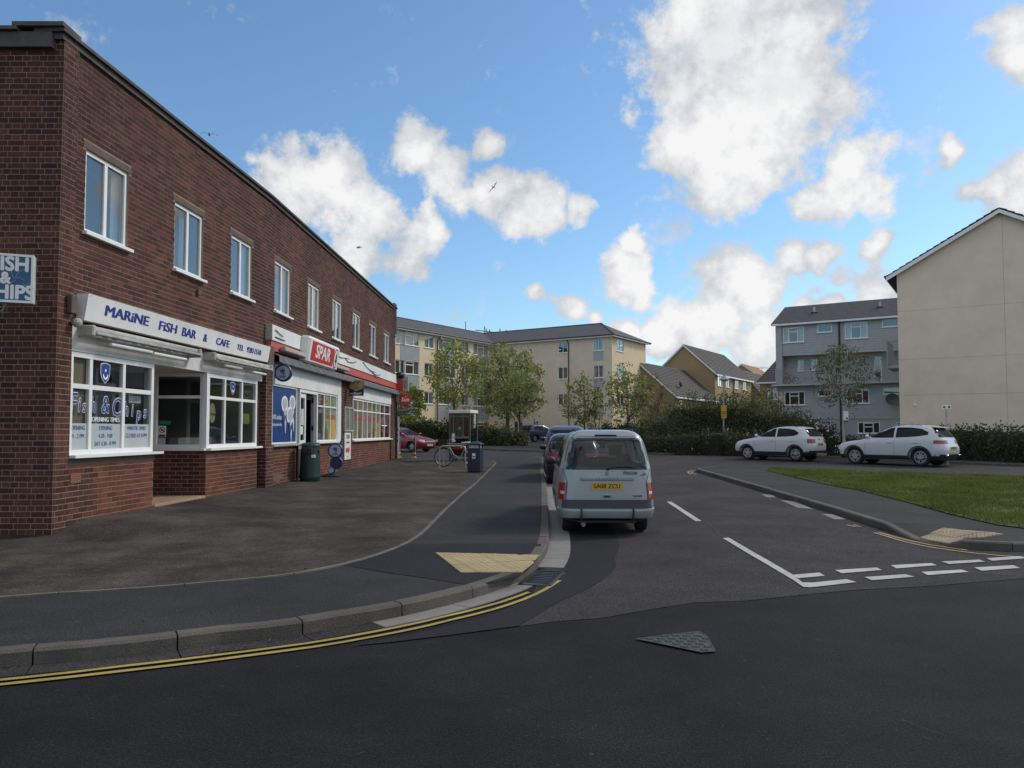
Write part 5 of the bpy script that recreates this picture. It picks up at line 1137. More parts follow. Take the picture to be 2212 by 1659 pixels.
# ---- the grey clad flats with balconies
oD_ = Vector((22.2, 64)); FDk = Frame(oD_, EV); LD = 14.; EZd = 10.45; RZd = 12.65; hw = 4.6
flD = thing('flats_building', 'grey clad four storey flats with a railed balcony across the front', 'building', (oD_.x, oD_.y, 0))
topw = [(.46, 2.13, 8.93, 10.2, 't'), (3.15, 4.30, 9.6, 10.28, 's'), (5.25, 6.92, 8.95, 10.26, 't'), (7.94, 9.6, 9.7, 10.3, 's')]
loww = [(.46, 2.13, 3.74, 4.88, 't'), (3.14, 4.27, 4.42, 4.94, 's'), (5.28, 6.94, 3.78, 4.95, 't'), (7.93, 9.5, 4.47, 4.98, 's')]
def clad(F, s0, s1, z0, z1, holes, n, parent):
    panel_wall(F, s0, s1, z0, z1, holes, 'clad_grey', parent, d=0)
    st = (z1-z0)/n
    for k in range(n):
        a, b = z0+k*st, z0+(k+1)*st; iv = [(s0, s1)]
        for h in holes:
            if overl(a, b, h[2], h[3]) > .02: iv = [x for p, q in iv for x in ((p, min(q, h[0])), (max(p, h[1]), q)) if x[1]-x[0] > .03]
        for p, q in iv:
            part('cladding_board', F.mb().add([(p, .035, a+.006), (q, .035, a+.006), (q, .012, b), (p, .012, b), (p, .0, a+.006), (q, .0, a+.006)], [(0, 1, 2, 3), (0, 1, 5, 4), (0, 3, 4), (1, 2, 5)]), 'clad_grey', parent)
clad(FDk, .40, LD, 7.85, EZd, topw, 13, flD); clad(FDk, .36, LD, 2.6, 5.30, loww, 13, flD)
for h in topw+loww: win3(FDk, h, flD, 'triple' if h[4] == 't' else 'single', d=.0, cur=('pale' if h[2] > 8 and h[4] == 't' else None))
part('end_column', FDk.mb().box(-.12, .38, -.9, .10, 5.0, EZd), 'wall_white', flD); part('end_column', FDk.mb().box(.05, .36, -.9, .02, .2, 5.0), 'beige', flD)
part('downpipe', FDk.mb().tube([(4.85, .12, EZd), (4.85, .12, .4)], .07, 6), 'pipe', flD)
midw = [(1.37, 1.86, 6.62, 7.55, 's'), (2.42, 2.93, 6.62, 7.55, 's'), (7.2, 7.75, 5.6, 7.55, 's')]
panel_wall(FDk, -.1, LD, 5.30, 7.86, midw, 'wall_white', flD, d=-1.0); [win3(FDk, h, flD, 'single', d=-1.03) for h in midw]
part('panel', FDk.mb().box(1.86, 2.42, -.99, -.97, 5.6, 7.5), 'clad_grey', flD); part('door', FDk.mb().box(3.95, 4.75, -.99, -.95, 5.5, 7.6), pm('dark door', (.03, .035, .03), .5), flD); part('panel', FDk.mb().box(5.2, 7.0, -.99, -.97, 5.5, 7.5), 'clad_grey', flD)
part('wall_lamp', FDk.mb().bbox(3.05, 3.15, -.98, -.86, 7.15, 7.4, .02), 'black', flD)
part('soffit', FDk.mb().quad((0, 0, 7.848), (LD, 0, 7.848), (LD, -1, 7.848), (0, -1, 7.848)), 'wall_white', flD)
part('balcony_slab', FDk.mb().box(-.35, LD, -1.0, .75, 5.31, 5.47), 'wall_white', flD)
def rail(F, s0, s1, z0, z1, d, parent, step=.14, posts=1.7):
    m = F.mb(); m.box(s0, s1, d-.02, d+.02, z1-.03, z1); m.box(s0, s1, d-.012, d+.012, z0+.08, z0+.10); rr = part('railing', m, 'steel_dull', parent); m = F.mb()
    k = s0
    while k < s1: m.box(k, k+.018, d-.009, d+.009, z0+.1, z1-.03); k += step
    part('baluster', m, 'steel_dull', rr, kind='stuff'); k = s0
    while k <= s1: part('post', F.mb().tube([(k, d, z0-.25), (k, d+.03, z1+.08)], .03, 6), 'steel', rr); k += posts
rail(FDk, 0.0, LD, 5.47, 6.66, .70, flD, posts=2.3)
panel_wall(FDk, .36, LD, -.2, 2.60, [(6.04, 7.66, 1.42, 2.32, 't'), (1.85, 2.9, 1.3, 2.3, 's'), (8.8, 9.9, .4, 2.3, 's')], 'wall_white', flD, d=-.06)
win3(FDk, (6.04, 7.66, 1.42, 2.32), flD, 'triple', d=-.08); win3(FDk, (1.85, 2.9, 1.3, 2.3), flD, 'double', d=-.08); win3(FDk, (8.8, 9.9, .4, 2.3), flD, 'single', d=-.08)
def dq(s, b, z): q = oD_+EV*s+FV*b; return (q.x, q.y, z)
courses(flD, dq(-.4, -.4, EZd+.08), dq(LD, -.4, EZd+.08), dq(LD, hw, RZd), dq(-.4, hw, RZd), 15, 'roof_grey', .035)
part('roof_back', MB().add([dq(-.4, hw*2+.4, EZd), dq(LD, hw*2+.4, EZd), dq(LD, hw, RZd-.02), dq(-.4, hw, RZd-.02)], [(0, 1, 2, 3)]), 'roof_grey', flD)
part('fascia_board', FDk.mb().box(-.4, LD, .36, .40, EZd-.1, EZd+.06), 'upvc', flD); part('gable_wall', MB().add([dq(.0, 0, -.2), dq(0, hw*2, -.2), dq(0, hw*2, EZd), dq(0, hw, RZd-.1), dq(0, 0, EZd)], [(0, 1, 2, 3, 4)]), 'wall_white', flD); part('barge_board', MB().tube([dq(-.38, -.4, EZd+.04), dq(-.38, hw, RZd-.04)], .07, 4), 'upvc', flD)
for s_, b_ in ((2.6, 1.9), (7.6, 2.0)):
    q = Vector(dq(s_, b_, EZd+.1+(RZd-EZd)*(b_+.4)/(hw+.4))); part('roof_vent', MB().tube([q-Vector((0, 0, .1)), q+Vector((0, 0, .45))], .085, 8), 'steel', flD); part('vent_flashing', MB().ball(q+Vector((0, 0, .03)), .28, .25, .05), 'lead', flD)
ds = thing('satellite_dish', 'dark grey satellite dish on the lower grey cladding', 'satellite dish', tuple(FDk((8.5, .5, 3.6))))
m = FDk.mb(); m.lathe([(.001, .0), (.25, .03), (.45, .11), (.46, .12), (.25, .05), (.001, .02)], 20, (8.62, .5, 4.05), 'y', cap=False); part('dish', m, pm('dish grey', (.07, .07, .075), .5), ds, smooth=True); part('arm', FDk.mb().tube([(8.62, .5, 4.0), (8.62, .05, 3.9)], .03, 6), 'steel_dull', ds)
# things on the balcony
def pot(s, d, label, h=.7):
    r_ = thing('potted_plant', label, 'plant', tuple(FDk((s, d, 5.47)))); part('pot', FDk.mb().lathe([(.16, 5.47), (.22, 5.80), (.20, 5.80)], 12, (s, d, 0)), 'clad_pale', r_)
    V = []; 
    for k in range(60):
        a = rng.uniform(0, 2*PI); t = rng.uniform(.3, 1); e = FDk((s+math.cos(a)*.45*t, d+math.sin(a)*.3*t, 5.8+h*(1-.4*t))); b = FDk((s, d, 5.78)); w = Vector((-.03*math.sin(a), .03*math.cos(a), 0)); inv_ = ROOT[r_].inverted()
        V.append([inv_ @ (b-w), inv_ @ (b+w), inv_ @ e])
    np_mesh('leaves', np.array([[tuple(q) for q in t] for t in V]), 3, 'leaf_mid', None, 'stuff', r_)
pot(7.6, .3, 'spiky potted plant on the balcony behind the railing right')
ch = thing('balcony_bicycle', 'dark bicycle and chair frame leaning on the balcony wall left', 'bicycle', tuple(FDk((.9, .2, 5.47))))
for s_ in (.75, 1.45):
    m = FDk.mb(); pts_ = [(s_+.28*math.cos(a), .2, 5.76+.28*math.sin(a)) for a in np.linspace(0, 2*PI, 17)]; m.tube(pts_, .02, 5); part('wheel', m, 'black', ch)
part('frame', FDk.mb().tube([(.75, .2, 5.76), (.9, .2, 6.2), (1.3, .2, 6.15), (1.45, .2, 5.76), (1.1, .2, 5.75), (.9, .2, 6.2)], .022, 5), 'navy_plastic', ch); part('handlebar', FDk.mb().tube([(.7, .05, 6.35), (.86, .2, 6.3), (.7, .35, 6.35)], .018, 5), 'black', ch)

# ---- the big beige gable on the right
oE_ = Vector((21.2, 42)); FE = Frame(oE_, EV); WE = 9.66
flE = thing('flats_building', 'large blank beige rendered gable end of the nearest flats', 'building', (oE_.x, oE_.y, 0))
part('wall', FE.mb().add([(0, -.02, -.2), (WE, -.02, -.2), (WE, -.02, 10.28), (WE/2, -.02, 12.95), (0, -.02, 10.28)], [(0, 1, 2, 3, 4)]), 'lintel', flE)
zr = [-.2, 3.55, 5.50, 8.15]; vs_ = 4.95; g = .005
for i in range(3):
    for a, b in ((0, vs_), (vs_, WE)): part('wall_panel', FE.mb().box(a+(g if a else 0), b-(g if b < WE else 0), -.018, .0, zr[i]+g, zr[i+1]-g), 'beige_grey', flE)
def gab(a, b):
    zt = lambda s: 10.28+(12.95-10.28)*(1-abs(s-WE/2)/(WE/2)); pts_ = [(a, 8.15+g), (b, 8.15+g), (b, zt(b))]+([(WE/2, zt(WE/2))] if a < WE/2 < b else [])+[(a, zt(a))]
    n = len(pts_); part('wall_panel', FE.mb().add([(s, .0, z) for s, z in pts_]+[(s, -.018, z) for s, z in pts_], [tuple(range(n))]+[(i, (i+1) % n, n+(i+1) % n, n+i) for i in range(n)]), 'beige_grey', flE)
gab(0, vs_-g); gab(vs_+g, WE)
def eq_(s, b, z): q = oE_+EV*s+FV*b; return (q.x, q.y, z)
part('side_wall', MB().add([eq_(0, .0, -.2), eq_(0, 22, -.2), eq_(0, 22, 10.28), eq_(0, 0, 10.28)], [(0, 1, 2, 3)]), 'beige', flE)
courses(flE, eq_(-.5, 22, 10.28-.17), eq_(-.5, -.32, 10.28-.17), eq_(WE/2, -.32, 13.12), eq_(WE/2, 22, 13.12), 16, 'roof_grey', .05); courses(flE, eq_(WE+.5, -.32, 10.11), eq_(WE+.5, 22, 10.11), eq_(WE/2, 22, 13.12), eq_(WE/2, -.32, 13.12), 16, 'roof_grey', .05)
for a, b in (((-.5, 9.98), (WE/2, 12.99)), ((WE+.5, 9.98), (WE/2, 12.99))):
    m = FE.mb(); m.add([(a[0], .27, a[1]-.12), (b[0], .27, b[1]-.14), (b[0], .27, b[1]+.06), (a[0], .27, a[1]+.10), (a[0], .30, a[1]-.12), (b[0], .30, b[1]-.14), (b[0], .30, b[1]+.06), (a[0], .30, a[1]+.10)], [(0, 1, 2, 3), (4, 5, 6, 7), (0, 1, 5, 4), (3, 2, 6, 7), (0, 3, 7, 4)]); part('barge_board', m, 'upvc', flE)
    m = FE.mb(); m.add([(a[0], .0, a[1]-.02), (b[0], .0, b[1]-.02), (b[0], .27, b[1]-.02), (a[0], .27, a[1]-.02)], [(0, 1, 2, 3)]); part('soffit', m, 'wall_white', flE)
part('gutter', MB().tube([eq_(-.56, -.3, 10.1), eq_(-.56, 22, 10.1)], .06, 6), 'pipe', flE)
part('balcony_slab', MB().add([eq_(-.95, 3.2, 5.30), eq_(-.95, 6.2, 5.30), eq_(0, 6.2, 5.30), eq_(0, 3.2, 5.30), eq_(-.95, 3.2, 5.46), eq_(-.95, 6.2, 5.46), eq_(0, 6.2, 5.46), eq_(0, 3.2, 5.46)], [(0, 3, 2, 1), (4, 5, 6, 7), (0, 1, 5, 4), (1, 2, 6, 5), (2, 3, 7, 6), (3, 0, 4, 7)]), 'wall_white', flE)
Fbl = Frame(eq_(-.93, 3.2, 0)[:2], FV, True); rail(Fbl, 0, 3, 5.46, 6.9, 0, flE, step=.12, posts=1.45); Fb2 = Frame(eq_(-.93, 3.22, 0)[:2], EV); rail(Fb2, 0, .9, 5.46, 6.9, 0, flE, step=.12, posts=.9)
part('wall_fitting', FE.mb().ball((.75, .03, 3.0), .06, .05, .06), 'upvc', flE)

# ---- brick houses in the distance
def house(label, o, W, L, ez, rz, wall, roofm, wins, n=16, front='brick_tan'):
    o = Vector(o); r_ = thing('brick_house', label, 'house', (o.x, o.y, 0)); Fg = Frame(o, EV); Ff = Frame(o, FV)
    part('gable_wall', Fg.mb().add([(-W, 0, -.2), (0, 0, -.2), (0, 0, ez), (-W/2, 0, rz-.15), (-W, 0, ez)], [(0, 1, 2, 3, 4)]), wall, r_)
    panel_wall(Ff, 0, L, -.2, ez, wins, front, r_)
    for h in wins: win3(Ff, h, r_, 'double')
    q = lambda a, b, z: (o.x+EV.x*a+FV.x*b, o.y+EV.y*a+FV.y*b, z)
    sl = (rz-ez)/(W/2); e2 = ez-.35*sl+.1
    courses(r_, q(.35, -.25, e2), q(.35, L+.25, e2), q(-W/2, L+.25, rz+.1), q(-W/2, -.25, rz+.1), n, roofm, .05)
    part('roof_back', MB().add([q(-W-.35, -.25, e2), q(-W-.35, L+.25, e2), q(-W/2, L+.25, rz+.1), q(-W/2, -.25, rz+.1)], [(0, 1, 2, 3)]), roofm, r_)
    for a in (.35, -W-.35):
        m = Fg.mb(); z0 = e2; m.add([(a, .26, z0-.25), (-W/2, .26, rz-.16), (-W/2, .26, rz+.08), (a, .26, z0-.02), (a, .2, z0-.25), (-W/2, .2, rz-.16)], [(0, 1, 2, 3), (0, 1, 5, 4)]); part('barge_board', m, 'upvc', r_)
    part('gutter_board', Ff.mb().box(-.2, L+.2, .30, .36, e2-.22, e2-.03), 'upvc', r_)
    return r_, Ff
h1, Fh = house('tan brick house with grey tiled roof seen past the hedge', (24.36, 92), 7.7, 15.5, 8.7, 12.2, 'brick_tan', 'roof_brown', [(1.1, 2.75, 7.1, 8.45), (4.3, 6.0, 7.1, 8.5), (8.2, 10.0, 7.1, 8.5), (11.8, 13.5, 7.1, 8.5), (4.3, 6.0, 4.4, 5.8), (11.8, 13.5, 4.4, 5.8)])
part('downpipe', Fh.mb().tube([(7.2, .1, 8.4), (7.2, .1, .3)], .06, 6), 'pipe', h1)
h2, Fh2 = house('low tan brick house with a long grey roof before the taller one', (16.98, 80), 8.0, 13.6, 5.45, 8.95, 'brick_tan', 'roof_brown', [(1.3, 2.4, 3.6, 4.9)], 18)
ds = thing('satellite_dish', 'small dark dish on the long grey roof of the low house', 'satellite dish', tuple(Fh2((3.4, -.8, 6.3)))); part('dish', Fh2.mb().ball((3.4, -.6, 6.75), .38, .14, .36), 'black', ds); part('arm', Fh2.mb().tube([(3.4, -.6, 6.7), (3.4, -.8, 6.2)], .04, 6), 'steel_dull', ds)
a3 = at(1646, 815, 125); house('far house with a bright orange tiled roof', (a3.x, a3.y), 6.5, 9, a3.z, a3.z+2.3, 'brick_tan', 'roof_orange', [], 10)
a4 = at(1637, 826, 84); 
h4 = thing('brick_house', 'narrow brick house with grey roof beside the grey flats', 'house', (a4.x, 84, 0)); F4 = Frame((a4.x, 84), EV)
panel_wall(F4, .2, 6.5, -.2, a4.z, [(1.0, 2.35, 5.0, 6.25)], 'brick_tan', h4); win3(F4, (1.0, 2.35, 5.0, 6.25), h4, 'double')
q4_ = lambda s, b, z: (a4.x+EV.x*s+FV.x*b, 84+EV.y*s+FV.y*b, z)
courses(h4, q4_(-.1, -.4, a4.z), q4_(6.6, -.4, a4.z), q4_(6.6, 3.2, a4.z+2.7), q4_(1.3, 3.2, a4.z+2.7), 12, 'roof_grey', .05); part('gutter_board', F4.mb().box(-.1, 6.5, .38, .42, a4.z-.18, a4.z-.02), 'upvc', h4); part('side_wall', MB().add([q4_(.2, 0, -.2), q4_(.2, 6, -.2), q4_(.2, 6, a4.z), q4_(.2, 0, a4.z)], [(0, 1, 2, 3)]), 'brick_tan', h4); part('roof_window', F4.mb().add([(3.0, -1.5, a4.z+1.35), (3.9, -1.5, a4.z+1.35), (3.9, -2.3, a4.z+2.0), (3.0, -2.3, a4.z+2.0)], [(0, 1, 2, 3)]), 'upvc', h4)
a5 = at(1612, 856, 104); house('low brick house end with stepped grey roofs between the others', (a5.x+3.3, a5.y+1), 6.5, 8, a5.z-.6, a5.z+3.6, 'brick_tan', 'roof_brown', [], 12)
ar = at(1646, 795, 118); tv = thing('roof_aerial', 'spiky television aerial on the far orange roofed house', 'aerial', (ar.x, 118, ar.z)); part('mast', MB().tube([(ar.x, 118, ar.z-2.5), (ar.x, 118, ar.z+.1)], .03, 5), 'steel_dull', tv); part('boom', MB().tube([(ar.x-1.0, 118, ar.z), (ar.x+.9, 118, ar.z)], .03, 5), 'steel_dull', tv)
for k in range(5): part('element', MB().tube([(ar.x-.9+k*.4, 117.6, ar.z), (ar.x-.9+k*.4, 118.4, ar.z+.25)], .025, 4), 'steel_dull', tv)
# ================================================================ trees, hedges, shrubs
def leaf_quads(C, size, inv=None, flat=.0):
    """one small four-cornered leaf per centre, random tilt"""
    n = len(C); C = np.asarray(C, float); a = rng.normal(size=(n, 3)); a /= np.linalg.norm(a, axis=1)[:, None]; b = rng.normal(size=(n, 3)); b -= a*(a*b).sum(1)[:, None]; b /= np.linalg.norm(b, axis=1)[:, None]
    s = (size*rng.uniform(.6, 1.35, n))[:, None]; V = np.stack([C-a*s, C+b*s*.62, C+a*s, C-b*s*.62], 1)
    return V
def tree(name, label, x, y, z, th, cz, rx, rz, ncl, per, mat, size=.13, tr=.11, cr=.45, bark='bark', lean=0., limbs=14, top_bias=1., group=None, droop=0.):
    r_ = thing(name, label, 'tree', (x, y, z), group=group); base = Vector((0, 0, 0)); tips = []; m = MB(); top = Vector((lean, 0, cz+rz*.55))
    n = 8; tp = [base.lerp(top, t)+Vector((rng.normal()*.05, rng.normal()*.05, 0))*(t > 0) for t in np.linspace(0, 1, n)]; m.tube([Vector((0, 0, -.1))]+tp, [tr*1.25]+[tr*(1-.8*t) for t in np.linspace(0, 1, n)], 8)
    part('trunk', m, bark, r_, local=True, smooth=True); m = MB(); cl = []
    for i in range(limbs):
        t = rng.uniform(th/(cz+rz*.55), .95); p0 = base.lerp(top, t); a = 2*PI*i/limbs*2.4+rng.uniform(-.4, .4); ph = rng.uniform(-.25, 1.0)
        q = Vector((lean*.6+rx*.8*math.cos(a)*math.cos(ph), rx*.8*math.sin(a)*math.cos(ph), cz+rz*.85*math.sin(ph)))
        if q.z < p0.z+.15: q.z = p0.z+.15+rng.uniform(0, .4)
        md = p0.lerp(q, .5)+Vector((0, 0, -.12*(q-p0).length+droop)); r0 = tr*.38*(1-.5*t)+.008
        m.tube([p0, p0.lerp(md, .5), md, md.lerp(q, .5)+Vector((0, 0, .05)), q], [r0, r0*.85, r0*.65, r0*.45, r0*.2], 5); tips.append((md, q))
    for i in range(ncl):
        a = rng.uniform(0, 2*PI); u = rng.uniform(-.95, 1); rr = rng.uniform(.35, 1)**.45; k = math.sqrt(1-u*u); wob = 1+.18*math.sin(3*a+x)+.12*math.sin(5*a+u*4)
        c = Vector((lean*.6+rx*rr*k*math.cos(a)*wob, rx*rr*k*math.sin(a)*wob, cz+rz*rr*u*(1+.1*math.sin(4*a)))); cl.append(c)
        md, q = min(tips, key=lambda t_: (t_[1]-c).length); s_ = md.lerp(q, rng.uniform(.2, 1)); m.tube([s_, s_.lerp(c, .5)+Vector((0, 0, .04)), c], [.016, .011, .005], 4, cap=False)
    part('branches', m, bark, r_, local=True, kind='stuff')
    Cn = []
    for c in cl:
        k = int(per*rng.uniform(.45, 1.4)); w = rng.normal(size=(k, 3))*cr*rng.uniform(.3, .6); w[:, 2] *= .8
        if droop < 0: w[:, 2] -= np.abs(w[:, 2])*1.2
        Cn.append(np.array(c)+w)
    np_mesh('crown', leaf_quads(np.concatenate(Cn), size), 4, mat, None, 'stuff', r_); return r_
def gzp(u, v, dz=.1): x, y = G(u, v, dz); return x, y, gz(y)+dz
def T(u, D): return (u-1106)/1660*D, D, gz(D)+.1
x, y, z = T(880, 56); tree('maple_tree', 'small leafy maple behind the red car at the shop end', x-.1, y, z, 1.5, 3.1, 1.5, 1.5, 95, 26, 'leaf_a', .10, .07, .4, limbs=10)
x, y, z = T(956, 58); tree('maple_tree', 'fresh green maple with a thin leaning trunk behind the phone box', x+.3, y, z, 2.2, 5.3, 2.35, 2.75, 150, 19, 'leaf_a', .12, .08, .5, lean=1.2, limbs=16)
x, y, z = T(1104, 66); tree('lime_tree', 'broad bushy tree before the corner of the beige flats', x-.3, y, z, 2.0, 5.4, 2.9, 3.3, 240, 21, 'leaf_b', .13, .20, .55, limbs=20)
x, y, z = T(1118, 61); tree('young_tree', 'slim tree with bare lower twigs beside the bushy tree', x+.1, y, z, 1.7, 3.9, 1.9, 2.0, 170, 16, 'leaf_b', .10, .09, .5, limbs=18)
x, y, z = T(1268, 55); tree('maple_tree', 'loose young maple standing left of the van roof', x-.2, y, z, 1.0, 3.25, 1.5, 2.1, 110, 16, 'leaf_b', .10, .08, .36, limbs=16)
x, y, z = T(1356, 52); tree('maple_tree', 'round young maple with open branches above the hedge', x, y, z, 1.6, 3.6, 1.75, 1.95, 150, 14, 'leaf_b', .095, .09, .34, limbs=22)
x, y, z = gzp(1822, 984); tree('birch_tree', 'slender white barked birch with hanging twigs before the grey flats', x, y, z, 2.4, 4.15, 1.2, 1.75, 160, 24, 'leaf_birch', .055, .075, .42, bark='birch', limbs=18, droop=-.1)
x, y, z = T(1592, 66); tree('bare_shrub', 'twiggy brown shrub catching light before the brick house', x, y, z, .8, 3.2, 2.0, 1.6, 110, 7, 'leaf_brown', .08, .06, .4, limbs=18)
x, y, z = T(1655, 60); tree('bare_shrub', 'dim twiggy shrub at the left corner of the grey flats', x, y, z, .8, 3.0, 1.4, 1.7, 90, 9, 'leaf_brown', .08, .06, .4, limbs=14)
x, y, z = T(1398, 60); tree('young_tree', 'pale thin tree beside the end of the beige flats', x+.3, y, z, 1.0, 3.6, 1.3, 2.0, 80, 12, 'leaf_brown', .08, .06, .4, limbs=12)

def shrub(name, label, blobs, dens, mat, size, cat='hedge', flower=0, core=.82, group=None):
    """blobs: (x, y, z0, rx, ry, h) mounds; a solid dark core with leaves over it"""
    bx = sum(b[0] for b in blobs)/len(blobs); by = sum(b[1] for b in blobs)/len(blobs); r_ = thing(name, label, cat, (bx, by, blobs[0][2]), group=group); m = MB(); Cn = []
    for (x, y, z0, rx, ry, h) in blobs:
        x -= bx; y -= by; zz = z0-blobs[0][2]; n = 12; vs = []
        for i in range(7):
            ph = PI*i/6*.5
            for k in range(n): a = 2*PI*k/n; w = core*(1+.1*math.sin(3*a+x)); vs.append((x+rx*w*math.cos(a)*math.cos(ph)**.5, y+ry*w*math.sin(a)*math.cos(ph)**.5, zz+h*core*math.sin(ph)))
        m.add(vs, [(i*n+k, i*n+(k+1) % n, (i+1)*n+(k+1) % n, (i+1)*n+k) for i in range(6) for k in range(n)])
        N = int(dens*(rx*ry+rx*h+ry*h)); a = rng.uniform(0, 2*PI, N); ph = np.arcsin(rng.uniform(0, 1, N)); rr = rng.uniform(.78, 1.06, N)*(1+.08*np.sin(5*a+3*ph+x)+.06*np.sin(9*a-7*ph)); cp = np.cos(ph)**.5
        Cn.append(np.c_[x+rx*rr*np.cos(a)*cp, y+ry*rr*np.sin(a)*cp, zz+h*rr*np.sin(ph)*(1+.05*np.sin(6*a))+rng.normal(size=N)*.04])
    part('dark_core', m, pm('dark shrub core', (.016, .018, .010), .95, .3, 4), r_, local=True); C = np.concatenate(Cn); np_mesh('foliage', leaf_quads(C, size), 4, mat, None, 'stuff', r_)
    if flower:
        idx = rng.choice(len(C), flower); P_ = C[idx]*1.0; P_[:, 1] -= .08; cc = np.repeat(P_, 5, 0)+rng.normal(size=(flower*5, 3))*.045; np_mesh('blossom', leaf_quads(cc, .05), 4, 'blossom', None, 'stuff', r_)
    return r_
def bl(u, D, rx, ry, top_v, z0=None):
    x = (u-1106)/1660*D; g0 = gz(D)+.1; zt = at(u, top_v, D).z; return (x, D, g0-.1, rx, ry, zt-g0+.1)
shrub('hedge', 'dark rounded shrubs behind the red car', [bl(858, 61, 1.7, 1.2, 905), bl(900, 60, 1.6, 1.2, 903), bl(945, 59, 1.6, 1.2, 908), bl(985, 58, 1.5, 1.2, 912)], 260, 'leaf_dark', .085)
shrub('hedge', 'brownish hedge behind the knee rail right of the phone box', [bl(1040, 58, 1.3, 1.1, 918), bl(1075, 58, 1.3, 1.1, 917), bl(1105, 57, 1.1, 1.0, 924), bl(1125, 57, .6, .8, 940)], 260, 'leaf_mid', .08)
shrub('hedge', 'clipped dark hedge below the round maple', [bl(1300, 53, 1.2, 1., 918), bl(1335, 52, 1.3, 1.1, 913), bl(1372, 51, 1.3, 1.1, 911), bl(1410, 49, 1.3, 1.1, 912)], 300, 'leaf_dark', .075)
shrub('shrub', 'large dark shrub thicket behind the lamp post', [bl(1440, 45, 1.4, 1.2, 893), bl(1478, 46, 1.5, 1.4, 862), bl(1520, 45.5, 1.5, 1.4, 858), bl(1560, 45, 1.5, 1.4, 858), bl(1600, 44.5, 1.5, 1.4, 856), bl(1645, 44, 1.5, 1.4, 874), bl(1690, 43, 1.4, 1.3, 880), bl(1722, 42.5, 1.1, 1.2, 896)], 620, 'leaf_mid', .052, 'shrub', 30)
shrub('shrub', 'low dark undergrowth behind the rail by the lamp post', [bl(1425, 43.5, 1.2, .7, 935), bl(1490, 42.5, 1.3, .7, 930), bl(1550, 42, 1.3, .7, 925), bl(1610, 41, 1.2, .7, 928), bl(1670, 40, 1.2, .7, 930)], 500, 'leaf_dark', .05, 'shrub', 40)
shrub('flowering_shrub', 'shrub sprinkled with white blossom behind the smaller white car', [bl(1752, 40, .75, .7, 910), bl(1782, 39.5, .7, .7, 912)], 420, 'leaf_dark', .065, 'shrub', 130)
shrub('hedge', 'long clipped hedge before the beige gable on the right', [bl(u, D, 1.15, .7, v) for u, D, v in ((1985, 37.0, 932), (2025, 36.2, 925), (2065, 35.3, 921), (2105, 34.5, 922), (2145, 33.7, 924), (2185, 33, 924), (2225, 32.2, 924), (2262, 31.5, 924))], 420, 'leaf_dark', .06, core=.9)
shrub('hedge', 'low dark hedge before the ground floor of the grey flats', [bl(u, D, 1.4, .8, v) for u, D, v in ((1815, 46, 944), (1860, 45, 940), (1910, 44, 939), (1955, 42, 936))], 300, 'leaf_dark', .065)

def knee_rail(label, pts, h=.55):
    r_ = thing('knee_rail', label, 'fence', (pts[0][0], pts[0][1], gz(pts[0][1])+.1)); P3 = [Vector((x, y, gz(y)+.1)) for x, y in pts]
    for p in P3: part('post', MB().bbox(p.x-.07, p.x+.07, p.y-.07, p.y+.07, p.z-.1, p.z+h-.02, .012), 'timber', r_)
    for a, b in zip(P3, P3[1:]):
        d_ = (b-a); Fk = Frame((a.x, a.y), (d_.x, d_.y)); L_ = Vector((d_.x, d_.y)).length; dz = b.z-a.z; m = Fk.mb()
        m.add([(-.03, -.06, a.z+h-.02), (L_-.04, -.06, b.z+h-.02), (L_-.04, .06, b.z+h-.02), (-.03, .06, a.z+h-.02), (-.03, -.06, a.z+h+.07), (L_-.04, -.06, b.z+h+.07), (L_-.04, .06, b.z+h+.07), (-.03, .06, a.z+h+.07)], [(0, 3, 2, 1), (4, 5, 6, 7), (0, 1, 5, 4), (1, 2, 6, 5), (2, 3, 7, 6), (3, 0, 4, 7)]); part('rail', m, 'timber', r_)
knee_rail('low timber knee rail left of the blue hatchback', [G(u, v, .1) for u, v in ((925, 957.5), (965, 958.5), (1008, 959.5), (1056.6, 961), (1107.7, 961.5), (1143.5, 962))], .62)
knee_rail('low timber knee rail along the shrubs by the lamp post', [G(u, v, .1) for u, v in ((1310, 974.5), (1348, 975), (1386, 975.5), (1425, 976), (1466.7, 976.3), (1509, 976.6), (1545, 977), (1573, 977.4), (1612, 978.5))], .42)
# ================================================================ vehicles
def paint(name, col, rough=.3, metal=0., coat=.6): M[name] = pm(name, col, rough, .03, 2, metal=metal, coat=coat); return name
paint('silver_paint', (.30, .325, .335), .36, .3); paint('white_car_paint', (.56, .58, .60), .3); paint('red_car_paint', (.24, .012, .022), .35); paint('navy_car_paint', (.018, .026, .075), .3); paint('black_car_paint', (.018, .02, .026), .25); paint('steel_blue_paint', (.05, .075, .13), .3, .2); paint('champagne_paint', (.35, .32, .26), .35, .3)
M['alloy'] = pm('alloy wheel', (.42, .42, .43), .35, .1, 9, metal=.3); M['red_lens'] = pm('red lamp lens', (.28, .006, .010), .2, .15, 30, coat=.5); M['clear_lens'] = pm('clear lamp lens', (.55, .55, .55), .15, .2, 25, coat=.6); M['plate_yellow'] = pm('yellow plate', (.58, .33, .03), .45, .03); M['plate_white'] = pm('white plate', (.62, .62, .60), .45, .03); M['clad_black'] = pm('grey black plastic', (.028, .028, .031), .6, .1, 8); M['bumper_dark'] = pm('dark bumper plastic', (.05, .05, .06), .55, .1, 8); M['seat'] = pm('seat cloth', (.02, .02, .022), .9); M['interior_car'] = pm('car interior', (.018, .018, .02), .9)
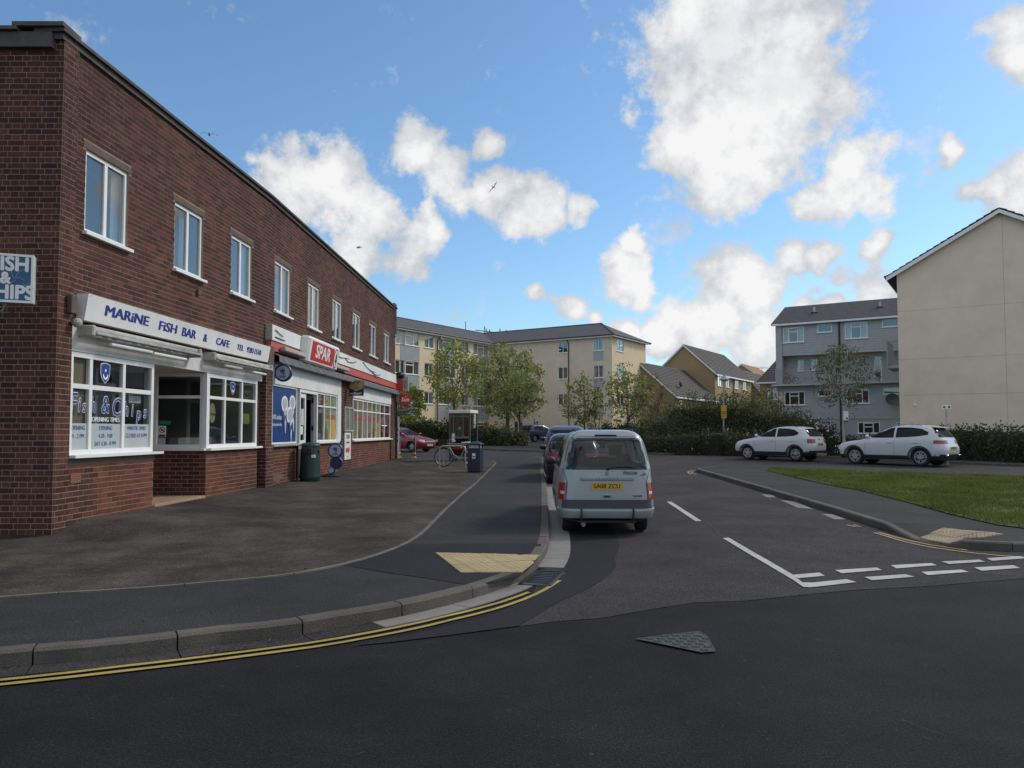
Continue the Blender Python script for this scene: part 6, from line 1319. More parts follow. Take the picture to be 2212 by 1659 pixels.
class Car:
    def __init__(c, name, label, lv, N, loc, heading, scale, wheels, paintm, cat='car', group=None, hollow=None):
        c.lv = np.array(lv); c.N = N; c.root = thing(name, label, cat, loc, heading, group, scale=scale); c.wb = wheels
        cut = MB(); xf, xr, tr_, r_, wd = wheels
        for x in (xf, xr):
            for s in (-1, 1): cut.lathe([(r_*1.13, 0), (r_*1.13, .55)], 28, (x, s*(tr_-.28) if s > 0 else -(tr_-.28)-.55, r_*1.0), 'y')
        c.cut = cut; c.body = c.solid('body', c.lv[0, 0], c.lv[-1, 0], 0., paintm, extra=hollow(c) if hollow else ())
    def f(c, z): return [float(np.interp(z, c.lv[:, 0], c.lv[:, k])) for k in (1, 2, 3)]
    def ring(c, th, z, off=0.):
        a1, a0, w = c.f(z); a = (a1-a0)/2+off; xm = (a1+a0)/2; w += off; e = 2/c.N
        sg = lambda t: math.copysign(abs(t)**e, t); return (xm+a*sg(math.cos(th)), w*sg(math.sin(th)), z)
    def side(c, x, z, s, off=.006):
        a1, a0, w = c.f(z); a = (a1-a0)/2; xm = (a1+a0)/2; q = min(.999, abs((x-xm)/a)); return (x, s*(w*(1-q**c.N)**(1/c.N)+off), z)
    def end(c, y, z, e, off=.006):
        a1, a0, w = c.f(z); a = (a1-a0)/2; xm = (a1+a0)/2; q = min(.999, abs(y/w)); return (xm+e*(a*(1-q**c.N)**(1/c.N)+off), y, z)
    def solid(c, name, z0, z1, off, mat, cutit=True, extra=()):
        zs = [z for z in c.lv[:, 0] if z0 < z < z1]; base = [z0]+zs+[z1]; Z = []
        for a, b in zip(base, base[1:]): n = max(1, int((b-a)/.07)); Z += [a+(b-a)*k/n for k in range(n)]
        Z.append(z1); K = 72; vs = [c.ring(2*PI*(k+.5)/K, z, off) for z in Z for k in range(K)]
        fs = [(i*K+k, i*K+(k+1) % K, (i+1)*K+(k+1) % K, (i+1)*K+k) for i in range(len(Z)-1) for k in range(K)]+[tuple(range(K))[::-1], tuple((len(Z)-1)*K+k for k in range(K))]
        mb = MB().add(vs, fs); me = mesh_of(mb, name)
        if cutit:
            o = bpy.data.objects.new('tmp', me); q = bpy.data.objects.new('tmpc', mesh_of(c.cut, 'tmpc')); COL.objects.link(o); COL.objects.link(q)
            md = o.modifiers.new('b', 'BOOLEAN'); md.operation = 'DIFFERENCE'; md.object = q; md.solver = 'EXACT'; ex_ = []
            for e_ in extra:
                qe = bpy.data.objects.new('tmpe', mesh_of(e_, 'tmpe')); COL.objects.link(qe); ex_.append(qe); m2 = o.modifiers.new('e', 'BOOLEAN'); m2.operation = 'DIFFERENCE'; m2.object = qe; m2.solver = 'EXACT'
            dg = bpy.context.evaluated_depsgraph_get()
            me2 = bpy.data.meshes.new_from_object(o.evaluated_get(dg)); bpy.data.objects.remove(o); bpy.data.objects.remove(q); [bpy.data.objects.remove(k_) for k_ in ex_]; me = me2
        me.name = name; me.polygons.foreach_set('use_smooth', [True]*len(me.polygons)); me.set_sharp_from_angle(angle=R(38)); me.materials.clear(); me.materials.append(M[mat])
        ob = bpy.data.objects.new(name, me); COL.objects.link(ob); ob.parent = c.root; ROOT[ob] = ROOT[c.root]; return ob
    def P(c, name, mb, mat, parent=None, smooth=True): return part(name, mb, mat, parent or c.root, local=True, smooth=smooth)
    def grid(c, pts, name, mat, parent=None):
        n = len(pts[0]); mb = MB().add([q for r_ in pts for q in r_], [(i*n+k, i*n+k+1, (i+1)*n+k+1, (i+1)*n+k) for i in range(len(pts)-1) for k in range(n-1)]); return c.P(name, mb, mat, parent)
    def pside(c, cols, s, name, mat, off=.006, rows=5, parent=None):
        C2 = []
        for a, b in zip(cols, cols[1:]):
            for t in (0, .5): C2.append([a[i]+(b[i]-a[i])*t for i in range(3)])
        C2.append(list(cols[-1])); return c.grid([[c.side(x, z0+(z1-z0)*k/rows, s, off) for k in range(rows+1)] for x, z0, z1 in C2], name, mat, parent)
    def pend(c, rows, e, name, mat, off=.006, n=12, parent=None):
        R2 = []
        for a, b in zip(rows, rows[1:]):
            for t in (0, .5): R2.append([a[i]+(b[i]-a[i])*t for i in range(3)])
        R2.append(list(rows[-1])); return c.grid([[c.end(y0+(y1-y0)*k/n, z, e, off) for k in range(n+1)] for z, y0, y1 in R2], name, mat, parent)
    def pring(c, t0, t1, z0, z1, name, mat, off=.008, n=14, m=5, parent=None): return c.grid([[c.ring(t0+(t1-t0)*k/n, z0+(z1-z0)*i/m, off) for k in range(n+1)] for i in range(m+1)], name, mat, parent)
    def wheels(c, rim='alloy', spokes=5, cap=False):
        xf, xr, tr_, r_, wd = c.wb
        for x in (xf, xr):
            for s in (-1, 1):
                y = s*tr_; m = MB(); pr = [(r_*.66, -wd/2), (r_*.93, -wd/2), (r_, -wd*.35), (r_, wd*.35), (r_*.93, wd/2), (r_*.66, wd/2)]; m.lathe(pr, 28, (x, y-s*wd/2, r_), 'y', cap=False); w = c.P('wheel', m, 'rubber')
                yo = y-s*.02; m = MB(); m.lathe([(r_*.68, -.03), (r_*.68, .03), (r_*.60, .035), (r_*.60, -.03)], 28, (x, yo-s*.01, r_), 'y', cap=False)
                for k in range(spokes):
                    a = 2*PI*k/spokes+.3; u = Vector((math.cos(a), 0, math.sin(a))); t = Vector((-math.sin(a), 0, math.cos(a))); ce = Vector((x, yo-s*.02, r_))
                    for dv in ((-.18, .18) if spokes == 5 else (0,)):
                        a0, a1 = ce+u*.04+t*dv*.1, ce+u*r_*.62+t*dv*r_*.8; wv = t*.022; dy = Vector((0, s*.018, 0))
                        m.add([a0-wv, a0+wv, a1+wv, a1-wv, a0-wv+dy*1.6, a0+wv+dy*1.6, a1+wv+dy, a1-wv+dy], [(4, 5, 6, 7), (0, 1, 5, 4), (1, 2, 6, 5), (2, 3, 7, 6), (3, 0, 4, 7)])
                m.lathe([(.001, .0), (.05, .0), (.055, -.03)], 14, (x, yo-s*.0+s*.01, r_), 'y', cap=False); c.P('rim', m, rim, w, False)
                m = MB(); m.lathe([(.001, 0), (r_*.62, 0)], 20, (x, yo-s*.07, r_), 'y', cap=False); c.P('brake_disc', m, 'interior_car', w, False)
    def mirror(c, x, z, mat, s):
        p = Vector(c.side(x, z, s, .0)); m = MB(); m.ball((p.x, p.y+s*.12, p.z+.04), .07, .11, .085); mm = c.P('mirror', m, mat); c.P('mirror_arm', MB().bbox(p.x-.03, p.x+.03, min(p.y-s*.03, p.y+s*.06), max(p.y-s*.03, p.y+s*.06), p.z-.03, p.z+.02, .008), 'black', mm)
    def plate(c, e, y, z, string, mat, w=.52, h=.115):
        p = Vector(c.end(y, z, e, .0)); x0 = p.x+e*.004; pl = c.P('number_plate', MB().box(min(x0, x0+e*.012), max(x0, x0+e*.012), y-w/2, y+w/2, z-h/2, z+h/2), mat, None, False)
        m = Matrix(((0, 0, e, x0+e*.014), (e, 0, 0, y), (0, 1, 0, z), (0, 0, 0, 1))); text(string, .105*h/.115, 'black', pl, m, bold=.003, depth=.002, local=True, xs=w/.56); return pl
    def lines(c, xs, z0, z1):
        for s in (-1, 1):
            for x in xs: c.pside([(x-.004, z0, z1), (x+.004, z0, z1)], s, 'door_gap', 'black', .003, 8)
    def handles(c, xs, z, mat):
        for s in (-1, 1):
            for x in xs: p = c.side(x, z, s, 0); c.P('door_handle', MB().bbox(x-.10, x+.10, min(p[1], p[1]+s*.035), max(p[1], p[1]+s*.035), z-.018, z+.018, .008), mat)

# ---- the van
van_lv = [(.24,1.95,-1.86,.76),(.29,2.03,-2.01,.83),(.40,2.07,-2.06,.862),(.445,2.07,-2.05,.866),(.452,2.06,-1.985,.866),(.62,2.05,-1.98,.862),(.90,1.98,-1.97,.835),(1.0,1.85,-1.965,.822),(1.10,1.35,-1.955,.812),(1.18,1.0,-1.94,.797),(1.50,.55,-1.865,.715),(1.62,.38,-1.825,.672),(1.70,.2,-1.775,.622),(1.755,.0,-1.69,.55),(1.785,-.2,-1.56,.46),(1.80,-.4,-1.38,.33)]
vs = .875; rax = (1.42+.02, 12.15)
hd = R(88.2); vloc = (rax[0]+math.cos(hd)*1.30*vs, rax[1]+math.sin(hd)*1.30*vs, gz(13)+.006)
def van_hollow(c):
    # the cabin and its window openings, so that one sees through the van
    Z = [.72, .9, 1.0, 1.1, 1.18, 1.35, 1.5, 1.6, 1.68]; K = 40; vs_ = []
    for z in Z:
        for k in range(K): x, y, zz = c.ring(2*PI*(k+.5)/K, z, -.055); vs_.append((min(x, 1.0), y, zz))
    cab = MB().add(vs_, [(i*K+k, i*K+(k+1) % K, (i+1)*K+(k+1) % K, (i+1)*K+k) for i in range(len(Z)-1) for k in range(K)]+[tuple(range(K))[::-1], tuple((len(Z)-1)*K+k for k in range(K))])
    rear = MB().prism([(-.66, 1.16), (-.62, 1.14), (.62, 1.14), (.66, 1.16), (.585, 1.60), (.54, 1.635), (-.54, 1.635), (-.585, 1.60)], 'x', -2.3, -1.5)
    front = MB().prism([(-.66, 1.24), (.66, 1.24), (.56, 1.58), (-.56, 1.58)], 'x', .2, 1.6)
    s1 = MB().prism([(-1.60, 1.17), (-.76, 1.17), (-.76, 1.585), (-1.54, 1.585)], 'y', -1.2, 1.2); s2 = MB().prism([(-.60, 1.17), (.60, 1.17), (.28, 1.49), (.10, 1.585), (-.60, 1.585)], 'y', -1.2, 1.2)
    return (cab, rear, front, s1, s2)
V_ = Car('parked_van', 'silver blue passenger van parked at the kerb, rear towards the viewer', van_lv, 9, vloc, hd, vs, (1.39, -1.30, .745, .305, .185), 'silver_paint', 'van', hollow=van_hollow); c = V_
c.wheels('steel_dull', 7)
# tailgate glass: dark surround, pane
def rrect(z0, z1, y0, y1, r_=.09, n=5):
    rows = []
    for k in range(n+1): a = PI/2*k/n; rows.append((z0+r_*(1-math.cos(a)), y0-r_*(1-math.sin(a))))
    for k in range(n+1): a = PI/2*(1-k/n); rows.append((z1-r_*(1-math.cos(a)), y1-r_*(1-math.sin(a))))
    return [(z, -y, y) for z, y in rows]
DG = pm('dark tinted glass', (.012, .016, .018), .06, .1, 2, spec=.14); gl = c.pend(rrect(1.115, 1.66, .70, .61), -1, 'rear_window', 'glass_car', .009, 16)
for a_, b_ in (((.66, 1.14), (.585, 1.64)), ((-.66, 1.14), (-.585, 1.64))): c.pend([(a_[1]-.025, min(a_[0]-.03, a_[0]+.04), max(a_[0]-.03, a_[0]+.04)), (b_[1]+.02, min(b_[0]-.03, b_[0]+.03), max(b_[0]-.03, b_[0]+.03))], -1, 'window_seal', 'black', .005, 3)
c.pend([(1.113, -.70, .70), (1.165, -.68, .68)], -1, 'window_seal', 'black', .005); c.pend([(1.62, -.60, .60), (1.66, -.58, .58)], -1, 'window_seal', 'black', .005)
def headrest_seat(x, y, w_, zt):
    st = c.P('seat', MB().bbox(x-.07, x+.09, y-w_, y+w_, .75, zt-.20, .04), 'seat'); c.P('headrest', MB().bbox(x-.05, x+.05, y-.13, y+.13, zt-.17, zt, .035), 'seat', st)
for x_, y_, w_, z_ in ((.05, .36, .25, 1.46), (.05, -.36, .25, 1.46), (-.80, .40, .22, 1.34), (-.80, -.02, .18, 1.30), (-.80, -.42, .22, 1.34)): headrest_seat(x_, y_, w_, z_)
c.P('dashboard', MB().bbox(.70, .98, -.66, .66, .80, 1.16, .04), 'interior_car'); c.P('steering_wheel', MB().tube([(.62+.05*math.sin(t), -.36+.18*math.cos(t), 1.12+.17*math.sin(t)) for t in np.linspace(0, 2*PI, 20)], .014, 6), 'black'); c.P('load_cover', MB().bbox(-1.72, -.95, -.62, .62, .98, 1.04, .02), 'interior_car'); c.P('coat', MB().ball((-1.5, -.12, 1.08), .18, .32, .11), 'black'); c.P('floor_panel', MB().box(-1.8, .9, -.7, .7, .725, .74), 'interior_car', None, False)
# things seen through the rear glass
mB = M['seat']; 
c.P('brake_light', MB().bbox(-1.80, -1.755, -.19, .19, 1.69, 1.715, .006), 'clad_black')
p_ = c.end(0, 1.12, -1, .012); c.P('wiper', MB().tube([(p_[0]-.02, .0, 1.13), (p_[0]-.018, -.18, 1.165), (p_[0]-.02, -.45, 1.155)], .011, 6), 'black'); c.P('wiper_pivot', MB().ball((p_[0]-.012, -.02, 1.13), .025, .03, .03), 'black')
c.P('trim_bar', MB().bbox(-2.0, -1.955, -.455, .455, .93, .99, .012), 'silver_paint'); 
mt = lambda y, z, off=-.008: Matrix(((0, 0, -1, c.end(y, z, -1, 0)[0]+off), (-1, 0, 0, y), (0, 1, 0, z), (0, 0, 0, 1)))
text('PEUGEOT', .055, 'chrome', c.root, mt(0, .96, -.036), name='badge_lettering', spacing=1.9, depth=.004, local=True)
c.P('emblem', outline([(-.03, -.035), (-.012, -.03), (-.005, -.005), (.012, -.03), (.028, -.035), (.02, -.01), (.018, .01), (.032, .012), (.03, .02), (.012, .024), (.008, .038), (-.012, .04), (-.022, .028), (-.012, .022), (-.02, .004)], mt(0, 1.045, -.004), .008), 'chrome', None, False)
text('H RIZON', .075, 'clad_black', c.root, mt(-.40, 1.05), name='badge_lettering', bold=.001, xs=.8, depth=.003, local=True); text('O', .05, 'clad_black', c.root, mt(-.315, 1.075), name='badge_lettering', depth=.003, local=True)
c.P('swoosh', outline([(-.08, -.035), (.02, -.02), (.085, .0), (.02, .026), (.04, .004), (-.03, -.018)], mt(-.60, 1.035, -.004), .003), 'blue_text', None, False)
pr_ = c.pend([(.735, -.32, .32), (.92, -.30, .30)], -1, 'plate_recess', 'silver_paint', .003); c.plate(-1, 0, .83, 'SA08 ZCU', 'plate_yellow', .535, .118)
c.P('tailgate_handle', MB().bbox(-1.992, -1.965, -.09, .09, .635, .70, .012), 'silver_paint'); c.P('handle_slot', MB().box(-2.0, -1.985, -.05, .05, .648, .672), 'black'); text('PARTNER', .035, 'clad_black', c.root, mt(-.52, .665), name='badge_lettering', bold=.0015, depth=.003, local=True, spacing=1.05)
for s in (-1, 1):
    t_ = lambda y: y*s
    rows = [(.61, .715*s, .862*s), (.70, .712*s, .858*s), (.80, .70*s, .848*s), (.89, .685*s, .836*s)]
    # lamps wrap round the rear corner
    th0 = lambda z: z
    pts = []
    for i in range(7):
        z = .60+.29*i/6; r0 = []
        for k in range(9): 
            thv = PI-s*(.0+.62) if 0 else None
            y = (.69+.03*(1-i/6))*s+(k/8)*(.845-.69-.03*(1-i/6)-.012*i/6)*s
            w_ = c.f(z)[2]; y = math.copysign(min(abs(y), w_*.9995), y); r0.append(c.end(y, z, -1, .010))
        pts.append(r0)
    lp = c.grid(pts, 'tail_lamp', 'red_lens'); pts2 = [[(q[0]-.004, q[1], q[2]) for q in r0[1:6]] for r0 in pts[2:4]]; c.grid(pts2, 'reversing_lens', 'clear_lens', lp)
for s in (-1, 1): c.pend([(.46, s*.705-.005, s*.705+.005), (.62, s*.70-.005, s*.70+.005), (.9, s*.675-.005, s*.675+.005), (1.1, s*.745-.005, s*.745+.005), (1.5, s*.665-.005, s*.665+.005), (1.68, s*.60-.005, s*.60+.005)], -1, 'tailgate_gap', 'black', .004, 2)
c.pend([(1.683, -.6, .6), (1.69, -.6, .6)], -1, 'tailgate_gap', 'black', .004)
c.pend([(.455, -.84, .84), (.60, -.83, .83)], -1, 'lower_tailgate', 'bumper_dark', .008, 24)
for s in (-1, 1): c.P('bumper_strip', MB().bbox(-2.085, -1.95, s*.44-.014, s*.44+.014, .27, .455, .004), 'black')
c.pend([(.255, -.76, .76), (.295, -.80, .80)], -1, 'bumper_lip', 'black', .004, 18)
c.P('towing_bar', MB().bbox(-1.95, -1.88, -.5, .5, .20, .25, .01), 'black'); c.P('exhaust', MB().tube([(-1.4, .30, .22), (-1.85, .42, .2), (-1.98, .40, .175)], .038, 10), 'steel_dull'); c.P('underbody', MB().box(-1.7, 1.7, -.62, .62, .2, .27), 'black', None, False)
for s in (-1, 1):
    c.pside([(-1.66, 1.14, 1.60), (-1.0, 1.14, 1.62), (-.72, 1.14, 1.62)], s, 'side_window', 'glass_car', .006); c.pside([(-.62, 1.14, 1.62), (.1, 1.13, 1.62), (.38, 1.12, 1.52), (.72, 1.12, 1.22)], s, 'side_window', 'glass_car', .006)
    c.pside([(-1.0, .56, .64), (.9, .56, .64)], s, 'rub_strip', 'bumper_dark', .014); c.mirror(.80, 1.13, 'clad_black', s); c.P('roof_rail', MB().tube([(-1.5, s*.50, 1.765), (-1.4, s*.51, 1.80), (-.2, s*.50, 1.81), (-.05, s*.5, 1.78)], .012, 6), 'clad_black')
c.lines([-.68, .78], .42, 1.12); c.pend([(1.18, -.74, .74), (1.50, -.64, .64), (1.66, -.55, .55)], 1, 'windscreen', 'glass_car', .008); c.P('aerial', MB().tube([(-.3, 0, 1.80), (-.6, 0, 2.05)], .006, 5), 'black')
for s in (-1, 1): c.P('headlamp', MB().bbox(1.86, 1.99, s*.66-.12, s*.66+.12, .70, .88, .02), 'clear_lens')
M['dark_glass'] = DG

def common(c, glass='dark_glass', front=None, rear=None, sidec=(), bp=None, lines=(), hz=.86, hx=(), mirrors=(.78, 1.08), pm_='white_car_paint'):
    for s in (-1, 1):
        for cols in sidec: c.pside(cols, s, 'side_window', glass, .007)
        c.mirror(mirrors[0], mirrors[1], pm_, s)
    if front: c.pend(front, 1, 'windscreen', glass, .008, 14)
    if rear: c.pend(rear, -1, 'rear_window', glass, .008, 14)
    c.lines(lines, .40, c.lv[7, 0]); c.handles(hx, hz, pm_)
def headlamps(c, z0, z1, y0, y1, x=None, mat='clear_lens'):
    for s in (-1, 1): c.grid([[c.end((y0+(y1-y0)*k/6)*s, z0+(z1-z0)*i/3+.02*k/6, 1, .008) for k in range(7)] for i in range(4)], 'headlamp', mat)
def ring_lamps(c, t, z0, z1, mat, name, rear=True):
    """lamps that wrap the corners: t is the angular reach either side of the corner"""
    for s in (-1, 1):
        a0, a1 = (PI-s*t[0], PI-s*t[1]) if rear else (s*t[0], s*t[1]); c.pring(a0, a1, z0, z1, name, mat, .010)
hatch_lv = [(.18,1.80,-1.80,.76),(.30,1.94,-1.92,.81),(.48,1.99,-1.98,.828),(.64,1.95,-1.97,.832),(.76,1.72,-1.95,.828),(.84,1.30,-1.935,.818),(.92,.92,-1.91,.80),(1.05,.66,-1.83,.762),(1.20,.36,-1.71,.70),(1.34,.06,-1.53,.635),(1.40,-.16,-1.38,.56),(1.435,-.40,-1.2,.46),(1.45,-.60,-1.02,.33)]
def hatch(name, label, loc, hd, sc, paintm, plate_r=None, plate_f=None, grille=False):
    c = Car(name, label, hatch_lv, 6, loc, hd, sc, (1.22, -1.24, .735, .30, .19), paintm); c.wheels('steel', 5)
    common(c, sidec=[[(.62, .97, .99), (.28, .96, 1.20), (-.05, .96, 1.345), (-.28, .96, 1.365)], [(-.36, .96, 1.365), (-.85, .98, 1.36), (-1.18, 1.0, 1.30), (-1.42, 1.04, 1.13)]], front=[(.955, -.70, .70), (1.15, -.64, .64), (1.35, -.54, .54)], rear=[(1.0, -.68, .68), (1.15, -.64, .64), (1.33, -.52, .52)], lines=[-.32, .74], hx=[-.18, -1.0], hz=.80, mirrors=(.62, .98), pm_=paintm)
    ring_lamps(c, (.10, .62), .66, .90, 'red_lens', 'tail_lamp'); headlamps(c, .56, .69, .46, .78)
    c.pend([(.22, -.70, .70), (.34, -.74, .74)], 1, 'lower_grille', 'black', .006); c.pend([(.22, -.72, .72), (.36, -.76, .76)], -1, 'bumper_insert', 'clad_black', .006)
    if grille:
        c.pend([(.54, -.36, .36), (.68, -.40, .40)], 1, 'grille', 'black', .010); c.pend([(.685, -.42, .42), (.71, -.40, .40)], 1, 'grille_surround', 'chrome', .016)
        for k in range(7): y = -.3+k*.1; c.pend([(.55, y-.008, y+.008), (.67, y-.008, y+.008)], 1, 'grille_bar', 'chrome', .014, 2)
    if plate_r: c.plate(-1, 0, .56, plate_r, 'plate_yellow')
    if plate_f: c.plate(1, 0, .40, plate_f, 'plate_white')
    return c
def gx(x, y, dz=.006): return (x, y, gz(y)+dz)
hk = R(88)
c1 = hatch('parked_car', 'black hatchback parked just ahead of the van', gx(1.74, 22.9), hk, .97, 'black_car_paint', 'HX56 KLA')
mpv_lv = [(z*1.11, a, b, w) for z, a, b, w in hatch_lv]
c2_ = Car('parked_car', 'dark blue people carrier parked two ahead of the van', mpv_lv, 6, gx(2.02, 29.3), hk, 1., (1.22, -1.24, .735, .30, .19), 'steel_blue_paint'); c2_.wheels('steel', 5)
common(c2_, sidec=[[(.62, 1.07, 1.10), (.28, 1.06, 1.33), (-.05, 1.06, 1.49), (-.28, 1.06, 1.51)], [(-.36, 1.06, 1.51), (-.85, 1.08, 1.50), (-1.18, 1.1, 1.44), (-1.42, 1.14, 1.25)]], front=[(1.06, -.70, .70), (1.28, -.64, .64), (1.48, -.54, .54)], rear=[(1.1, -.68, .68), (1.28, -.64, .64), (1.46, -.52, .52)], lines=[-.32, .74], hx=[-.18, -1.0], hz=.88, mirrors=(.62, 1.08), pm_='black_car_paint'); ring_lamps(c2_, (.10, .62), .72, 1.0, 'red_lens', 'tail_lamp'); c2_.plate(-1, 0, .62, 'GV09 DRM', 'plate_yellow')
hc = hatch('parked_car', 'red hatchback facing out from behind the shop end', gx(-6.75, 47.6), math.atan2(-.5, .86), 1.05, 'red_car_paint', None, 'HY52 MFX', True)
bf = Vector((2.6, 69)); hatch('parked_car', 'dark blue hatchback parked by the wall of the beige flats', gx(bf.x, bf.y, .12), math.atan2(.62, .78), 1.08, 'navy_car_paint', 'WN06 AJT')
hatch('parked_car', 'champagne car mostly hidden behind the van roof and young maple', gx(12.2*.9, 66, .12), R(10), 1.05, 'champagne_paint')
# ---- the two white sport utility cars
kia_lv = [(.24,2.02,-1.98,.80),(.34,2.18,-2.15,.88),(.55,2.24,-2.24,.915),(.74,2.20,-2.23,.925),(.88,2.04,-2.17,.92),(.96,1.72,-2.14,.91),(1.03,1.22,-2.11,.893),(1.09,.98,-2.08,.868),(1.25,.64,-1.98,.80),(1.42,.28,-1.84,.73),(1.54,-.02,-1.70,.665),(1.60,-.28,-1.55,.57),(1.63,-.55,-1.3,.45),(1.64,-.8,-1.1,.3)]
kw = Vector(G(1985, 1008)); kf = Vector(G(1853, 1003)); 
dk = Vector((-.62, .785)).normalized(); mid_ = (kw+kf)/2+dk.orthogonal()*(-1 if dk.orthogonal().y < 0 else 1)*.75
mid_ = (kw+kf)/2+Vector((.785, .62))*.78
K_ = Car('parked_car', 'larger white sport utility car parked before the beige gable', kia_lv, 6, gx(mid_.x, mid_.y), math.atan2(dk.y, dk.x), 1.0, (1.36, -1.31, .80, .355, .22), 'white_car_paint'); c = K_; c.wheels('alloy', 5)
common(c, sidec=[[(.82, 1.13, 1.15), (.45, 1.12, 1.33), (.05, 1.12, 1.50), (-.30, 1.13, 1.545)], [(-.38, 1.13, 1.545), (-.95, 1.16, 1.535), (-1.35, 1.20, 1.48), (-1.62, 1.25, 1.35)]], front=[(1.12, -.76, .76), (1.30, -.70, .70), (1.52, -.58, .58)], rear=[(1.15, -.66, .66), (1.32, -.66, .66), (1.53, -.54, .54)], lines=[-.34, .86], hx=[-.15, -1.15], hz=.93, mirrors=(.80, 1.13))
c.solid('sill_cladding', .25, .42, .006, 'clad_black'); c.pend([(.22, -.80, .80), (.48, -.84, .84)], -1, 'bumper_cladding', 'clad_black', .014, 20)
ring_lamps(c, (.05, .95), .90, 1.03, 'red_lens', 'tail_lamp'); headlamps(c, .80, .93, .50, .86); c.pend([(.42, -.55, .55), (.72, -.45, .45)], 1, 'grille', 'black', .008); c.plate(-1, 0, .72, 'HK17 VUE', 'plate_yellow')
for s in (-1, 1): c.P('roof_rail', MB().tube([(-1.35, s*.52, 1.585), (-1.2, s*.54, 1.64), (-.3, s*.54, 1.655), (-.05, s*.53, 1.60)], .016, 6), 'steel_dull'); c.P('fog_lamp', MB().bbox(2.02, 2.12, s*.74-.07, s*.74+.07, .42, .64, .02), 'black'); c.P('exhaust_trim', MB().bbox(-2.27, -2.2, s*.55-.14, s*.55+.14, .40, .47, .015), 'chrome')
c.P('roof_spoiler', MB().add([(-1.45, -.52, 1.60), (-1.45, .52, 1.60), (-1.86, .50, 1.545), (-1.86, -.50, 1.545), (-1.45, -.52, 1.57), (-1.45, .52, 1.57), (-1.86, .50, 1.52), (-1.86, -.50, 1.52)], [(0, 1, 2, 3), (4, 5, 6, 7), (0, 1, 5, 4), (1, 2, 6, 5), (2, 3, 7, 6), (3, 0, 4, 7)]), 'white_car_paint', None, False)
def arches(c, tk=.05):
    xf, xr, tr_, r_, wd = c.wb
    for x in (xf, xr):
        for s in (-1, 1):
            pts = [(x+(r_*1.15+k*tk)*math.cos(a), r_+(r_*1.15+k*tk)*math.sin(a)) for a in np.linspace(-.1, PI+.1, 18) for k in (0, 1)]
            vs2 = [c.side(px, max(pz, .26), s, .014) for px, pz in pts]; c.P('wheel_arch', MB().add(vs2, [(2*i, 2*i+1, 2*i+3, 2*i+2) for i in range(17)]), 'clad_black')
arches(c)
mok_lv = [(.25,1.92,-1.88,.78),(.36,2.07,-2.05,.855),(.58,2.14,-2.13,.882),(.78,2.10,-2.12,.89),(.92,1.94,-2.08,.885),(1.00,1.62,-2.06,.876),(1.07,1.18,-2.03,.86),(1.13,.94,-2.0,.838),(1.28,.62,-1.89,.775),(1.44,.28,-1.75,.712),(1.56,.0,-1.60,.65),(1.61,-.22,-1.46,.56),(1.64,-.5,-1.25,.44),(1.655,-.75,-1.0,.3)]
dm = Vector((-.66, .75)).normalized(); mm_ = Vector(G(1667, 995)); mm_ = mm_+Vector((.75, .66))*.7
Mk = Car('parked_car', 'smaller white sport utility car parked beside the lamp post', mok_lv, 6, gx(mm_.x, mm_.y), math.atan2(dm.y, dm.x), .95, (1.30, -1.255, .77, .345, .215), 'white_car_paint'); c = Mk; c.wheels('alloy', 5)
common(c, sidec=[[(.80, 1.17, 1.19), (.45, 1.15, 1.35), (.05, 1.15, 1.52), (-.26, 1.15, 1.56)], [(-.34, 1.15, 1.56), (-.85, 1.17, 1.55), (-1.2, 1.20, 1.49), (-1.42, 1.27, 1.36)]], front=[(1.16, -.72, .72), (1.32, -.67, .67), (1.54, -.56, .56)], rear=[(1.17, -.62, .62), (1.34, -.62, .62), (1.54, -.5, .5)], lines=[-.30, .86], hx=[-.12, -1.1], hz=.96, mirrors=(.80, 1.17))
c.solid('sill_cladding', .26, .44, .006, 'clad_black'); c.pend([(.24, -.78, .78), (.50, -.80, .80)], -1, 'bumper_cladding', 'clad_black', .014, 20); arches(c, .06)
ring_lamps(c, (.10, .80), .86, 1.06, 'red_lens', 'tail_lamp'); headlamps(c, .84, 1.0, .52, .84); c.pend([(.40, -.5, .5), (.80, -.45, .45)], 1, 'grille', 'black', .008); c.plate(-1, 0, .80, 'GX15 LPO', 'plate_yellow'); c.P('skid_plate', MB().bbox(-2.16, -2.06, -.35, .35, .26, .38, .01), 'steel_dull'); c.P('emblem', MB().lathe([(.001, 0), (.05, 0), (.05, .01)], 14, (-2.06, 0, 1.02), 'x', cap=False), 'chrome')
c.P('sunroof', MB().add([(-.25, -.42, 1.625), (-.25, .42, 1.625), (-1.15, .36, 1.652), (-1.15, -.36, 1.652)], [(0, 1, 2, 3)]), 'dark_glass')
for s in (-1, 1): c.P('roof_rail', MB().tube([(-1.3, s*.50, 1.60), (-1.15, s*.52, 1.655), (-.3, s*.53, 1.67), (-.0, s*.52, 1.60)], .018, 6), 'clad_black')

# ================================================================ street furniture
def zc(x, y): return zf_court(x, y)+.002
def on_court(u, v):
    x, y = G(u, v, .15)
    for _ in range(20): x, y = G(u, v, zc(x, y)-gz(y))
    return x, y, zc(x, y)
def by_wall(u, out):
    s_ = 0.
    for _ in range(60): q = F2((s_, out, 0)); s_ += ((u-1106)/1660*q.y-q.x)*2.5
    q = F2((s_, out, 0)); return q.x, q.y, zc(q.x, q.y)
